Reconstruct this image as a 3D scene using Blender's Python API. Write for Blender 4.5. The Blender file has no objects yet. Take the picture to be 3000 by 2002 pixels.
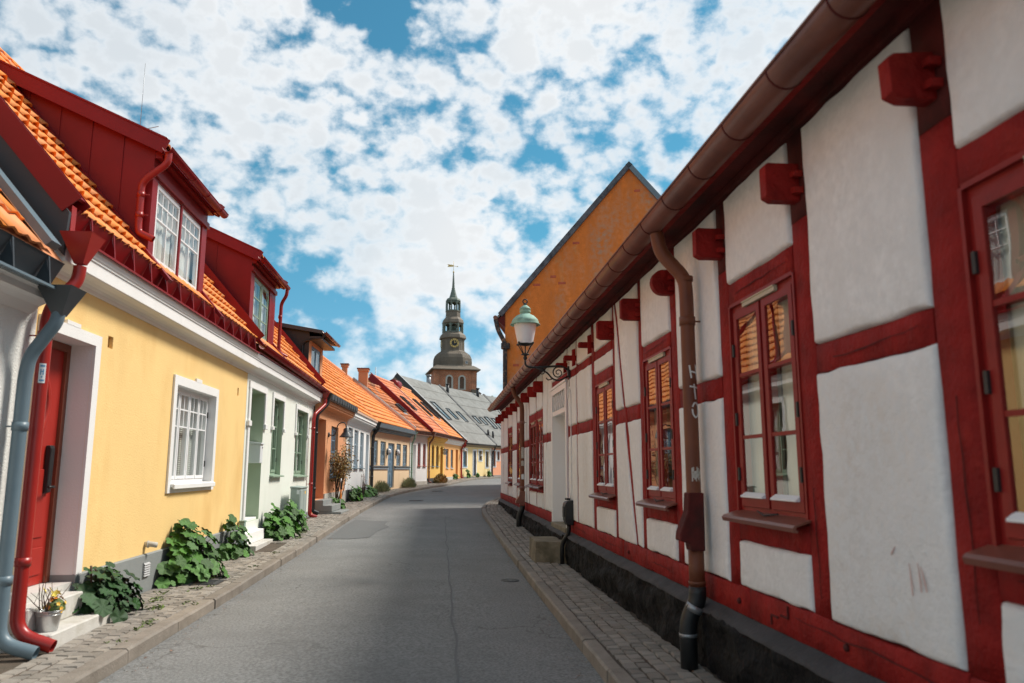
import bpy, bmesh, math, random
import numpy as np
from mathutils import Vector, Matrix, noise as mnoise
rnd = random.Random(7)
SC = bpy.context.scene
COL = SC.collection
# ------------------------------------------------------------------ camera
PITCH, YAW, ZC = math.radians(9.4375), math.radians(5.285), 1.6
cam_d = bpy.data.cameras.new('camera'); cam = bpy.data.objects.new('camera', cam_d); COL.objects.link(cam)
fh = Vector((math.sin(YAW), math.cos(YAW), 0)); rt = Vector((math.cos(YAW), -math.sin(YAW), 0))
fw = fh*math.cos(PITCH)+Vector((0, 0, math.sin(PITCH))); up = -fh*math.sin(PITCH)+Vector((0, 0, math.cos(PITCH)))
cam.matrix_world = Matrix(((rt.x, up.x, -fw.x, 0), (rt.y, up.y, -fw.y, 0), (rt.z, up.z, -fw.z, ZC), (0, 0, 0, 1)))
cam_d.lens = 27.0; cam_d.sensor_width = 36.0; cam_d.clip_end = 6000; cam_d.clip_start = 0.05
cam_d.dof.use_dof = True; cam_d.dof.focus_distance = 17.0; cam_d.dof.aperture_fstop = 2.0
SC.camera = cam
# ------------------------------------------------------------------ light
SUN = Vector((1.0, 0.38, 1.30)).normalized()
SUN_EL = math.asin(SUN.z); SUN_AZ = math.atan2(SUN.x, SUN.y)
sun_d = bpy.data.lights.new('sun', 'SUN'); sun = bpy.data.objects.new('sun', sun_d); COL.objects.link(sun)
sun_d.energy = 2.9; sun_d.angle = math.radians(15.0); sun_d.color = (1.0, 0.94, 0.85)
sun.rotation_euler = SUN.to_track_quat('Z', 'Y').to_euler()
sun.location = (30, 30, 40)
SC.view_settings.view_transform = 'Standard'; SC.view_settings.look = 'None'
SC.view_settings.exposure = 0.68; SC.view_settings.gamma = 1.0
SC.cycles.max_bounces = 8; SC.cycles.diffuse_bounces = 4; SC.cycles.glossy_bounces = 4; SC.cycles.transparent_max_bounces = 12
SC.cycles.use_denoising = True
SC.cycles.sample_clamp_indirect = 8.0

def N(nt, t, **kw):
    n = nt.nodes.new(t)
    for k, v in kw.items():
        if k.startswith('i_'):
            n.inputs[k[2:].replace('_', ' ')].default_value = v
        else:
            setattr(n, k, v)
    return n
def L(nt, a, ao, b, bi): nt.links.new(a.outputs[ao], b.inputs[bi])

W = bpy.data.worlds.new('World'); SC.world = W; W.use_nodes = True
nt = W.node_tree; nt.nodes.clear()
out = N(nt, 'ShaderNodeOutputWorld'); bg = N(nt, 'ShaderNodeBackground'); bg.inputs['Strength'].default_value = 0.15
L(nt, bg, 0, out, 0)
sky = N(nt, 'ShaderNodeTexSky'); sky.sky_type = 'NISHITA'; sky.sun_disc = False
sky.sun_elevation = SUN_EL; sky.sun_rotation = SUN_AZ; sky.altitude = 0; sky.air_density = 1.0; sky.dust_density = 0.4; sky.ozone_density = 2.0
def math_n(op, a=None, b=None, c=None, clamp=False):
    n = N(nt, 'ShaderNodeMath', operation=op); n.use_clamp = clamp
    for i, v in enumerate((a, b, c)):
        if v is None: continue
        if isinstance(v, (int, float)): n.inputs[i].default_value = v
        else: nt.links.new(v, n.inputs[i])
    return n.outputs[0]
tc = N(nt, 'ShaderNodeTexCoord'); sep = N(nt, 'ShaderNodeSeparateXYZ'); L(nt, tc, 'Generated', sep, 0)
CL = (((-0.070, 0.841, 0.537), 0.99640, 0.99986, -0.42),
      ((-0.034, 0.864, 0.502), 0.99806, 0.99994, -0.22),
      ((0.071, 0.912, 0.405), 0.99839, 0.99996, -0.20),
      ((0.155, 0.920, 0.359), 0.99870, 0.99996, -0.15),
      ((0.170, 0.876, 0.450), 0.99942, 0.99998, -0.12),
      ((-0.172, 0.957, 0.235), 0.99538, 0.99974, -0.34),
      ((-0.075, 0.983, 0.170), 0.99538, 0.99974, -0.22),
      ((0.054, 0.986, 0.155), 0.99870, 0.99994, -0.22),
      ((-0.213, 0.960, 0.180), 0.99769, 0.99986, -0.20),
      ((-0.393, 0.797, 0.459), 0.98929, 0.99897, 0.05),
      ((-0.288, 0.862, 0.417), 0.98582, 0.99839, 0.14),
      ((-0.119, 0.930, 0.348), 0.98582, 0.99839, 0.14),
      ((0.172, 0.852, 0.495), 0.99230, 0.99942, 0.16),
      ((-0.009, 0.964, 0.264), 0.99362, 0.99942, 0.15),
      ((-0.107, 0.987, 0.119), 0.99769, 0.99974, 0.15),
      ((0.323, 0.820, 0.473), 0.99230, 0.99942, 0.14))
dz = math_n('ADD', math_n('MAXIMUM', sep.outputs[2], 0.0), 0.16)
cx = math_n('DIVIDE', sep.outputs[0], dz); cy = math_n('DIVIDE', sep.outputs[1], dz)
sph = N(nt, 'ShaderNodeMapping'); L(nt, tc, 'Generated', sph, 0); sph.inputs['Scale'].default_value = (1, 1, 1.35)
comb = N(nt, 'ShaderNodeCombineXYZ'); nt.links.new(cx, comb.inputs[0]); nt.links.new(cy, comb.inputs[1]); nt.links.new(math_n('MULTIPLY', math_n('MAXIMUM', sep.outputs[2], -0.02), 1.9), comb.inputs[2])
def fbm(scale, detail, rough, off=(0, 0, 0), dist=0.0, src=None):
    mp = N(nt, 'ShaderNodeMapping'); L(nt, src or comb, 0, mp, 0); mp.inputs['Location'].default_value = off
    n = N(nt, 'ShaderNodeTexNoise'); n.inputs['Scale'].default_value = scale; n.inputs['Detail'].default_value = detail
    n.inputs['Roughness'].default_value = rough; n.inputs['Distortion'].default_value = dist
    L(nt, mp, 0, n, 'Vector'); return n.outputs['Fac']
def smooth(v, a, b, lo=0.0, hi=1.0):
    m = N(nt, 'ShaderNodeMapRange'); m.interpolation_type = 'SMOOTHSTEP'; nt.links.new(v, m.inputs[0])
    m.inputs[1].default_value = a; m.inputs[2].default_value = b; m.inputs[3].default_value = lo; m.inputs[4].default_value = hi
    return m.outputs[0]
puffs = fbm(30.0, 7, 0.56, (1.3, 2.1, 0), 0.0, sph)          # altocumulus clumps
banks = fbm(4.4, 4, 0.55, (4.2, 0.4, 0), 0.3, sph)             # where the sheet is thick or torn
wisps = fbm(48.0, 5, 0.6, (7, 3, 0), 0.5, sph)
wz = N(nt, 'ShaderNodeTexNoise'); L(nt, sph, 0, wz, 'Vector'); wz.inputs['Scale'].default_value = 36.0; wz.inputs['Detail'].default_value = 4
wm = N(nt, 'ShaderNodeVectorMath', operation='MULTIPLY_ADD'); L(nt, wz, 'Color', wm, 0); wm.inputs[1].default_value = (0.055, 0.055, 0.055); L(nt, sph, 0, wm, 2)
vo = N(nt, 'ShaderNodeTexVoronoi', feature='SMOOTH_F1'); vo.inputs['Scale'].default_value = 27.0; vo.inputs['Smoothness'].default_value = 0.55; L(nt, wm, 0, vo, 'Vector')
cells = math_n('SUBTRACT', 0.45, vo.outputs['Distance'])
puffs = math_n('ADD', math_n('MULTIPLY', math_n('SUBTRACT', puffs, 0.5), 0.85), math_n('ADD', math_n('MULTIPLY', cells, 0.55), 0.5))
dens = math_n('ADD', math_n('MULTIPLY', math_n('SUBTRACT', puffs, 0.5), smooth(sep.outputs[2], 0.05, 0.40, 0.75, 1.45)), math_n('MULTIPLY', math_n('SUBTRACT', banks, 0.5), 1.0))
dens = math_n('ADD', dens, math_n('MULTIPLY', math_n('SUBTRACT', wisps, 0.5), 0.20))
dens = math_n('ADD', dens, 0.60)
# torn openings and thick patches of the cloud sheet: (direction, cos of outer and inner radius, amount)
wn = N(nt, 'ShaderNodeTexNoise'); L(nt, tc, 'Generated', wn, 'Vector'); wn.inputs['Scale'].default_value = 5.0; wn.inputs['Detail'].default_value = 5
wv = N(nt, 'ShaderNodeVectorMath', operation='MULTIPLY_ADD'); L(nt, wn, 'Color', wv, 0); wv.inputs[1].default_value = (0.34, 0.34, 0.34); wv.inputs[2].default_value = (-0.17, -0.17, -0.17)
wa = N(nt, 'ShaderNodeVectorMath', operation='ADD'); L(nt, tc, 'Generated', wa, 0); L(nt, wv, 0, wa, 1)
wnm = N(nt, 'ShaderNodeVectorMath', operation='NORMALIZE'); L(nt, wa, 0, wnm, 0)
for d, c0, c1, a in CL:
    dv = Vector(d).normalized()
    vm = N(nt, 'ShaderNodeVectorMath', operation='DOT_PRODUCT'); L(nt, wnm, 0, vm, 0); vm.inputs[1].default_value = dv
    dens = math_n('ADD', dens, smooth(vm.outputs['Value'], c0, c1, 0.0, a))
thin = fbm(3.0, 3, 0.5, (2.2, 5.1, 1.0), 0.0, sph)
cover = math_n('MULTIPLY', smooth(dens, 0.26, 0.84), smooth(thin, 0.35, 0.65, 0.80, 1.0))
shade = smooth(dens, 0.5, 1.05, 1.0, 0.84)
low = smooth(sep.outputs[2], -0.02, 0.16, 0.55, 0.0)     # pale air towards the horizon
cover = math_n('MAXIMUM', cover, low)
tint = N(nt, 'ShaderNodeMix', data_type='RGBA', blend_type='MULTIPLY'); tint.inputs[0].default_value = 1.0
L(nt, sky, 0, tint, 6); tv = N(nt, 'ShaderNodeMix', data_type='RGBA'); nt.links.new(smooth(sep.outputs[2], 0.0, 0.35), tv.inputs[0]); tv.inputs[6].default_value = (0.27, 0.42, 0.50, 1); tv.inputs[7].default_value = (0.225, 0.53, 0.50, 1)
L(nt, tv, 2, tint, 7)
cl = N(nt, 'ShaderNodeMix', data_type='RGBA', blend_type='MULTIPLY'); cl.inputs[0].default_value = 1.0
cl.inputs[6].default_value = (4.15, 4.28, 4.38, 1); nt.links.new(shade, cl.inputs[7])
mx = N(nt, 'ShaderNodeMix', data_type='RGBA'); nt.links.new(cover, mx.inputs[0]); L(nt, tint, 2, mx, 6); L(nt, cl, 2, mx, 7)
L(nt, mx, 2, bg, 0)

# ------------------------------------------------------------------ materials
def mat(name, base, rough=0.7, var=0.12, vs=3.0, col2=None, c2=0.0, c2s=1.2, streak=1.0, bump=0.0, bs=60.0, rv=0.0, attr=False,
        metal=0.0, spec=0.5, fine=0.0, fs=150.0, bump2=0.0, b2s=6.0, hard=None, col3=None):
    m = bpy.data.materials.new(name); m.use_nodes = True; nt = m.node_tree; nt.nodes.clear()
    o = N(nt, 'ShaderNodeOutputMaterial'); p = N(nt, 'ShaderNodeBsdfPrincipled'); L(nt, p, 0, o, 0)
    p.inputs['Roughness'].default_value = rough; p.inputs['Metallic'].default_value = metal
    p.inputs['Specular IOR Level'].default_value = spec
    tc = N(nt, 'ShaderNodeTexCoord')
    def noise(scale, detail=5, stretch=1.0, rough=0.55):
        mp = N(nt, 'ShaderNodeMapping'); L(nt, tc, 'Object', mp, 0); mp.inputs['Scale'].default_value = (1, 1, stretch)
        n = N(nt, 'ShaderNodeTexNoise'); n.inputs['Scale'].default_value = scale; n.inputs['Detail'].default_value = detail; n.inputs['Roughness'].default_value = rough
        L(nt, mp, 0, n, 'Vector'); return n
    def mixc(f, a, b):
        x = N(nt, 'ShaderNodeMix', data_type='RGBA')
        for sock, v in ((0, f), (6, a), (7, b)):
            if isinstance(v, tuple): x.inputs[sock].default_value = (*v[:3], 1)
            elif isinstance(v, float): x.inputs[sock].default_value = v
            else: nt.links.new(v, x.inputs[sock])
        return x.outputs[2]
    def rng(v, a, b, lo, hi):
        r = N(nt, 'ShaderNodeMapRange'); nt.links.new(v, r.inputs[0])
        for i, q in zip((1, 2, 3, 4), (a, b, lo, hi)): r.inputs[i].default_value = q
        return r.outputs[0]
    lo = tuple(c*(1-var) for c in base); hi = tuple(min(1, c*(1+var)) for c in base)
    n1 = noise(vs, 6, streak)
    c = mixc(rng(n1.outputs['Fac'], 0.3, 0.7, 0, 1), lo, hi)
    if col2 is not None:
        n2 = noise(c2s, 8, streak, 0.62)
        c = mixc(rng(n2.outputs['Fac'], *((0.62-c2*0.4, 0.72-c2*0.1, 0, min(1.0, 0.35+c2)) if hard is None else (hard[0], hard[1], 0, c2))), c, col2)
    if col3 is not None:
        n4 = noise(vs*0.45, 9, streak, 0.68); c = mixc(rng(n4.outputs['Fac'], 0.53, 0.62, 0, 0.75), c, col3)
    if fine:
        n3 = noise(fs, 3)
        c = mixc(rng(n3.outputs['Fac'], 0.35, 0.65, 0, 1), c, tuple(x*(1-fine) for x in base))
    if rv:
        if attr:
            a = N(nt, 'ShaderNodeAttribute'); a.attribute_name = 'rnd'; src = a.outputs['Fac']
        else:
            a = N(nt, 'ShaderNodeObjectInfo'); src = a.outputs['Random']
        hsv = N(nt, 'ShaderNodeHueSaturation'); nt.links.new(c, hsv.inputs['Color'])
        nt.links.new(rng(src, 0, 1, 1-rv, 1+rv), hsv.inputs['Value'])
        w = N(nt, 'ShaderNodeMath', operation='FRACT'); mu = N(nt, 'ShaderNodeMath', operation='MULTIPLY'); mu.inputs[1].default_value = 7.31
        nt.links.new(src, mu.inputs[0]); nt.links.new(mu.outputs[0], w.inputs[0])
        nt.links.new(rng(w.outputs[0], 0, 1, 1-rv*0.6, 1+rv*0.4), hsv.inputs['Saturation'])
        c = hsv.outputs[0]
    nt.links.new(c, p.inputs['Base Color'])
    last = None
    for st, sc, d in ((bump2, b2s, 3), (bump, bs, 4)):
        if st:
            nb = noise(sc, d); b = N(nt, 'ShaderNodeBump'); b.inputs['Strength'].default_value = st; b.inputs['Distance'].default_value = 0.02 if sc > 20 else 0.06
            L(nt, nb, 'Fac', b, 'Height')
            if last: nt.links.new(last, b.inputs['Normal'])
            last = b.outputs[0]
    if last: nt.links.new(last, p.inputs['Normal'])
    return m

M = {}
M['asphalt'] = mat('asphalt', (0.25, 0.25, 0.243), 0.85, 0.14, 0.9, (0.175, 0.172, 0.165), 0.5, 1.1, 0.6, bump=0.5, bs=160, fine=0.46, fs=42, bump2=0.05, b2s=1.5, hard=(0.50, 0.68), col3=(0.30, 0.297, 0.287))
def add_cracks(m):
    nt = m.node_tree; p = next(n for n in nt.nodes if n.type == 'BSDF_PRINCIPLED'); src = p.inputs['Base Color'].links[0].from_socket
    tc = N(nt, 'ShaderNodeTexCoord'); nz = N(nt, 'ShaderNodeTexNoise'); L(nt, tc, 'Object', nz, 'Vector'); nz.inputs['Scale'].default_value = 1.6; nz.inputs['Detail'].default_value = 6
    wa = N(nt, 'ShaderNodeVectorMath', operation='MULTIPLY_ADD'); L(nt, nz, 'Color', wa, 0); wa.inputs[1].default_value = (0.9, 0.9, 0.9); L(nt, tc, 'Object', wa, 2)
    mp = N(nt, 'ShaderNodeMapping'); L(nt, wa, 0, mp, 0); mp.inputs['Scale'].default_value = (0.55, 0.28, 1)
    v = N(nt, 'ShaderNodeTexVoronoi', feature='DISTANCE_TO_EDGE'); L(nt, mp, 0, v, 'Vector'); v.inputs['Scale'].default_value = 0.8
    e = N(nt, 'ShaderNodeMapRange'); L(nt, v, 'Distance', e, 0); e.inputs[1].default_value = 0.0; e.inputs[2].default_value = 0.006; e.inputs[3].default_value = 1; e.inputs[4].default_value = 0
    n2 = N(nt, 'ShaderNodeTexNoise'); L(nt, tc, 'Object', n2, 'Vector'); n2.inputs['Scale'].default_value = 0.35
    k = N(nt, 'ShaderNodeMapRange'); L(nt, n2, 'Fac', k, 0); k.inputs[1].default_value = 0.47; k.inputs[2].default_value = 0.56; k.inputs[3].default_value = 0; k.inputs[4].default_value = 0.75
    mu = N(nt, 'ShaderNodeMath', operation='MULTIPLY'); L(nt, e, 0, mu, 0); L(nt, k, 0, mu, 1)
    # spots of oil and old gum
    sp = N(nt, 'ShaderNodeTexVoronoi'); L(nt, wa, 0, sp, 'Vector'); sp.inputs['Scale'].default_value = 1.4
    s1 = N(nt, 'ShaderNodeMapRange'); L(nt, sp, 'Distance', s1, 0); s1.inputs[1].default_value = 0.03; s1.inputs[2].default_value = 0.09; s1.inputs[3].default_value = 0.35; s1.inputs[4].default_value = 0
    mxm = N(nt, 'ShaderNodeMath', operation='MAXIMUM'); L(nt, mu, 0, mxm, 0); L(nt, s1, 0, mxm, 1)
    x = N(nt, 'ShaderNodeMix', data_type='RGBA'); L(nt, mxm, 0, x, 0); nt.links.new(src, x.inputs[6]); x.inputs[7].default_value = (0.06, 0.057, 0.052, 1); L(nt, x, 2, p, 'Base Color')
add_cracks(M['asphalt'])
M['asphalt_patch'] = mat('asphalt_patch', (0.155, 0.157, 0.155), 0.85, 0.10, 2, (0.12, 0.12, 0.12), 0.3, 2, bump=0.4, bs=140, fine=0.25, fs=160)
M['sett'] = mat('sett_granite', (0.30, 0.265, 0.225), 0.75, 0.18, 14, (0.20, 0.185, 0.16), 0.3, 9, bump=0.35, bs=90, rv=0.22, fine=0.2, fs=220)
M['sett_attr'] = mat('sett_granite_far', (0.30, 0.265, 0.225), 0.75, 0.15, 14, (0.20, 0.185, 0.16), 0.3, 9, rv=0.22, attr=True, fine=0.15, fs=200)
M['kerb'] = mat('kerb_granite', (0.27, 0.232, 0.192), 0.75, 0.2, 6, (0.13, 0.105, 0.08), 0.5, 4, bump=0.4, bs=50, rv=0.12, fine=0.25, fs=170)
M['joint'] = mat('joint_soil', (0.095, 0.07, 0.05), 0.95, 0.3, 6, (0.05, 0.045, 0.03), 0.3, 4, bump=0.5, bs=60)
M['soil'] = mat('soil', (0.12, 0.10, 0.07), 0.95, 0.3, 2, bump=0.5, bs=20)
M['yellow'] = mat('yellow_plaster', (0.87, 0.60, 0.245), 0.85, 0.05, 1.2, (0.74, 0.45, 0.15), 0.30, 0.9, streak=0.45, bump=0.22, bs=45, bump2=0.06, b2s=4)
M['mint'] = mat('mint_plaster', (0.78, 0.80, 0.725), 0.85, 0.03, 1.1, (0.62, 0.66, 0.57), 0.25, 1.0, streak=0.35, bump=0.18, bs=50, bump2=0.05, b2s=4)
M['sage'] = mat('sage_reveal_plaster', (0.42, 0.50, 0.36), 0.85, 0.06, 1.5, bump=0.2, bs=50)
M['whitewash'] = mat('whitewash', (0.80, 0.79, 0.77), 0.8, 0.03, 2, (0.66, 0.64, 0.6), 0.18, 1.3, streak=0.4, bump=0.2, bs=60)
M['roughwhite'] = mat('rough_white_render', (0.78, 0.78, 0.74), 0.9, 0.06, 2, (0.55, 0.54, 0.5), 0.3, 1.4, streak=0.3, bump=0.7, bs=55)
M['aged'] = mat('aged_white_plaster', (0.83, 0.825, 0.81), 0.88, 0.07, 1.6, (0.55, 0.45, 0.34), 0.5, 0.9, streak=0.4, hard=(0.52, 0.74), col3=(0.70, 0.69, 0.67), bump=0.35, bs=30, bump2=0.3, b2s=4.5, fine=0.08, fs=18)
M['terra'] = mat('terracotta_plaster', (0.72, 0.33, 0.16), 0.85, 0.05, 1.2, (0.6, 0.27, 0.13), 0.2, 1, streak=0.5, bump=0.2, bs=45)
M['terra_dark'] = mat('terracotta_reveal', (0.36, 0.13, 0.07), 0.85, 0.06, 1.2, bump=0.2, bs=45)
M['white'] = mat('white_plaster', (0.83, 0.83, 0.82), 0.85, 0.025, 1.0, (0.7, 0.7, 0.68), 0.2, 1, streak=0.4, bump=0.15, bs=45)
M['cream'] = mat('cream_plaster', (0.84, 0.64, 0.42), 0.85, 0.03, 1.0, (0.74, 0.55, 0.35), 0.18, 1, streak=0.4, bump=0.15, bs=45)
M['ochre'] = mat('ochre_plaster', (0.80, 0.48, 0.11), 0.85, 0.04, 1.0, (0.7, 0.4, 0.1), 0.2, 1, streak=0.4, bump=0.15, bs=45)
M['apricot'] = mat('apricot_plaster', (0.82, 0.42, 0.15), 0.85, 0.04, 1.0, (0.72, 0.36, 0.12), 0.2, 1, streak=0.4, bump=0.15, bs=45)
M['pale'] = mat('pale_yellow_plaster', (0.86, 0.66, 0.33), 0.85, 0.04, 1.0, (0.8, 0.55, 0.22), 0.2, 1, streak=0.4, bump=0.15, bs=45)
M['salmon'] = mat('salmon_plaster', (0.82, 0.36, 0.20), 0.85, 0.04, 1.0, bump=0.15, bs=45)
M['plinth_grey'] = mat('grey_plinth', (0.235, 0.25, 0.245), 0.8, 0.06, 2, (0.30, 0.30, 0.28), 0.25, 1.6, bump=0.15, bs=50)
M['plinth_dark'] = mat('dark_plinth', (0.06, 0.062, 0.062), 0.8, 0.1, 2, bump=0.2, bs=40)
M['plinth_light'] = mat('light_concrete_plinth', (0.5, 0.48, 0.43), 0.85, 0.08, 2, (0.35, 0.33, 0.28), 0.3, 2, bump=0.2, bs=40)
M['tar'] = mat('tarred_stone', (0.007, 0.007, 0.008), 0.75, 0.4, 5, (0.032, 0.027, 0.022), 0.20, 3.2, bump=0.9, bs=22, bump2=0.9, b2s=7, spec=0.2)
M['tarcap'] = mat('tarred_mortar', (0.045, 0.043, 0.046), 0.8, 0.25, 4, (0.025, 0.025, 0.025), 0.3, 3, bump=0.4, bs=30)
M['concrete'] = mat('pale_concrete', (0.58, 0.56, 0.52), 0.85, 0.07, 2.5, (0.33, 0.30, 0.22), 0.28, 2.0, bump=0.25, bs=55)
M['stone_mossy'] = mat('mossy_stone', (0.22, 0.185, 0.13), 0.9, 0.2, 5, (0.055, 0.052, 0.025), 0.4, 3.2, bump=0.6, bs=25, bump2=0.3, b2s=8)
M['timber'] = mat('red_timber_paint', (0.255, 0.013, 0.011), 0.68, 0.28, 5, (0.11, 0.009, 0.008), 0.45, 2.6, bump=0.5, bs=38, bump2=0.4, b2s=9, spec=0.16, hard=(0.50, 0.70), col3=(0.31, 0.022, 0.016))
M['timber_dark'] = mat('weathered_dark_timber', (0.10, 0.014, 0.012), 0.8, 0.3, 5, (0.03, 0.014, 0.012), 0.4, 3, bump=0.3, bs=40, spec=0.25)
M['redframe'] = mat('red_window_paint', (0.25, 0.013, 0.011), 0.45, 0.1, 5, (0.15, 0.009, 0.008), 0.2, 6, bump=0.08, bs=60, spec=0.28)
M['redmetal'] = mat('red_sheet_metal', (0.235, 0.008, 0.010), 0.42, 0.09, 1.3, (0.17, 0.007, 0.008), 0.25, 0.8, spec=0.3, bump2=0.05, b2s=2)
M['redpipe'] = mat('red_pipe_paint', (0.33, 0.016, 0.012), 0.34, 0.06, 3, spec=0.55)
M['reddoor'] = mat('red_door_paint', (0.36, 0.022, 0.014), 0.45, 0.06, 3, spec=0.45)
M['darkmetal'] = mat('dark_grey_sheet_metal', (0.035, 0.042, 0.048), 0.45, 0.12, 2, (0.06, 0.065, 0.07), 0.2, 2, spec=0.5)
M['bluegrey'] = mat('blue_grey_sheet_metal', (0.13, 0.185, 0.22), 0.42, 0.08, 2, (0.09, 0.13, 0.16), 0.2, 2, spec=0.5)
M['black'] = mat('black_paint', (0.012, 0.013, 0.014), 0.45, 0.15, 4, spec=0.5)
M['iron'] = mat('wrought_iron', (0.018, 0.018, 0.018), 0.5, 0.25, 12, bump=0.1, bs=80, spec=0.5)
M['galv'] = mat('galvanised_steel', (0.55, 0.56, 0.56), 0.32, 0.10, 9, (0.4, 0.41, 0.42), 0.2, 14, metal=0.9)
M['steel'] = mat('steel', (0.30, 0.31, 0.32), 0.4, 0.1, 9, metal=0.6)
M['coppergut'] = mat('brown_copper_gutter', (0.20, 0.070, 0.046), 0.30, 0.2, 2.2, (0.11, 0.040, 0.030), 0.3, 1.6, spec=0.6)
M['brownpipe'] = mat('brown_pipe_paint', (0.165, 0.050, 0.022), 0.5, 0.18, 1.6, (0.11, 0.030, 0.02), 0.35, 2.2, spec=0.4)
M['brownsheet'] = mat('brown_roof_sheet', (0.19, 0.085, 0.055), 0.5, 0.08, 1.5, spec=0.4)
M['verdigris'] = mat('verdigris_copper', (0.27, 0.47, 0.38), 0.7, 0.15, 8, (0.12, 0.20, 0.16), 0.25, 9, bump=0.15, bs=60)
M['tile'] = mat('clay_tile', (0.80, 0.27, 0.055), 0.75, 0.10, 6, (0.42, 0.14, 0.045), 0.30, 5, bump=0.12, bs=70, rv=0.10)
M['tile_attr'] = mat('clay_tile_far', (0.80, 0.26, 0.06), 0.75, 0.09, 3, (0.5, 0.15, 0.05), 0.18, 2, rv=0.17, attr=True)
M['tile_mossy'] = mat('mossy_clay_tile', (0.72, 0.22, 0.06), 0.8, 0.10, 3, (0.13, 0.085, 0.05), 0.42, 1.1, rv=0.2, attr=True)
M['tile_pink'] = mat('pale_red_clay_tile', (0.74, 0.235, 0.095), 0.75, 0.09, 3, (0.4, 0.15, 0.08), 0.22, 1.4, rv=0.15, attr=True)
M['eternit'] = mat('grey_fibre_cement', (0.38, 0.372, 0.345), 0.9, 0.22, 1.6, (0.17, 0.165, 0.14), 0.7, 1.0, streak=0.5, fine=0.2, fs=14, hard=(0.46, 0.66))
M['gable'] = mat('weathered_orange_render', (0.66, 0.200, 0.034), 0.9, 0.22, 1.6, (0.36, 0.275, 0.195), 0.85, 0.6, streak=0.32, bump=0.3, bs=18, hard=(0.46, 0.62), col3=(0.46, 0.25, 0.10), fine=0.12, fs=5)
M['brickred'] = mat('bare_red_brick', (0.42, 0.10, 0.05), 0.85, 0.2, 6)
M['lead'] = mat('peeling_blue_black_board', (0.10, 0.115, 0.135), 0.7, 0.2, 3, (0.02, 0.02, 0.024), 0.5, 3.4)
M['peelblack'] = mat('peeling_black_pipe', (0.02, 0.02, 0.02), 0.7, 0.3, 6, (0.3, 0.16, 0.08), 0.3, 7)
M['winwhite'] = mat('white_window_paint', (0.82, 0.82, 0.82), 0.4, 0.02, 4)
M['wingreen'] = mat('green_window_paint', (0.27, 0.37, 0.27), 0.45, 0.05, 4)
M['winblue'] = mat('grey_blue_window_paint', (0.17, 0.26, 0.35), 0.45, 0.06, 4)
M['winblue2'] = mat('blue_window_paint', (0.09, 0.20, 0.30), 0.45, 0.06, 4)
M['winpale'] = mat('pale_blue_paint', (0.36, 0.45, 0.52), 0.45, 0.05, 4)
M['windark'] = mat('dark_window_paint', (0.05, 0.06, 0.075), 0.45, 0.1, 4)
M['winred'] = mat('russet_window_paint', (0.30, 0.07, 0.05), 0.45, 0.08, 4)
M['doorblue'] = mat('blue_door_paint', (0.13, 0.22, 0.31), 0.45, 0.08, 3)
M['doornavy'] = mat('navy_door_paint', (0.04, 0.06, 0.10), 0.45, 0.2, 8, (0.3, 0.35, 0.4), 0.3, 9)
M['doorbrown'] = mat('russet_door_paint', (0.22, 0.06, 0.03), 0.5, 0.1, 3)
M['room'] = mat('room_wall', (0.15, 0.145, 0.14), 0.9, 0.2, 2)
M['curtain'] = mat('cream_curtain', (0.70, 0.62, 0.46), 0.9, 0.06, 4)
M['curtainw'] = mat('white_curtain', (0.75, 0.75, 0.72), 0.9, 0.05, 4)
M['blind'] = mat('slatted_blind', (0.74, 0.75, 0.71), 0.7, 0.05, 4)
M['opal'] = mat('opal_lamp_glass', (0.78, 0.80, 0.82), 0.25, 0.05, 6, spec=0.6)
M['cabinet'] = mat('grey_green_cabinet', (0.33, 0.39, 0.36), 0.5, 0.05, 3, (0.26, 0.31, 0.29), 0.2, 4)
M['mailbox'] = mat('white_mailbox_paint', (0.72, 0.74, 0.75), 0.4, 0.02, 3)
M['rail'] = mat('sage_rail_paint', (0.24, 0.34, 0.29), 0.5, 0.05, 3)
M['scratch'] = mat('faded_red_scratch', (0.62, 0.42, 0.38), 0.85, 0.15, 30)
M['brass'] = mat('brass', (0.65, 0.42, 0.16), 0.35, 0.1, 8, metal=0.8)
M['gold'] = mat('gilding', (0.75, 0.50, 0.14), 0.4, 0.08, 8, spec=0.7)
M['alum'] = mat('beige_vent_strip', (0.50, 0.42, 0.29), 0.5, 0.08, 6)
M['graf'] = mat('white_paint_marks', (0.68, 0.68, 0.66), 0.7, 0.08, 30)
M['stick'] = mat('worn_sticker', (0.52, 0.50, 0.45), 0.6, 0.2, 30, (0.2, 0.14, 0.1), 0.35, 40)
M['sticker_white'] = mat('white_sticker', (0.75, 0.78, 0.8), 0.5, 0.03, 9)
M['sticker_blue'] = mat('blue_print', (0.10, 0.28, 0.48), 0.5, 0.05, 9)
M['orange'] = mat('orange_marker_paint', (0.85, 0.28, 0.04), 0.5, 0.05, 9)
M['leaf'] = mat('mallow_leaf', (0.065, 0.165, 0.030), 0.55, 0.2, 16, (0.12, 0.22, 0.035), 0.25, 12, rv=0.42, bump=0.25, bs=40, spec=0.22)
M['leafdark'] = mat('dark_mallow_leaf', (0.026, 0.075, 0.020), 0.48, 0.2, 16, (0.10, 0.12, 0.03), 0.12, 12, rv=0.35, bump=0.25, bs=40, spec=0.25)
M['stem'] = mat('green_stem', (0.09, 0.13, 0.04), 0.7, 0.2, 9)
M['twig'] = mat('brown_twig', (0.085, 0.05, 0.035), 0.8, 0.2, 9)
M['lav'] = mat('lavender_foliage', (0.24, 0.26, 0.14), 0.8, 0.25, 12, rv=0.35, attr=True)
M['roseleaf'] = mat('rose_foliage', (0.19, 0.16, 0.045), 0.6, 0.3, 12, (0.42, 0.16, 0.03), 0.5, 3.0, rv=0.45, attr=True)
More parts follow.
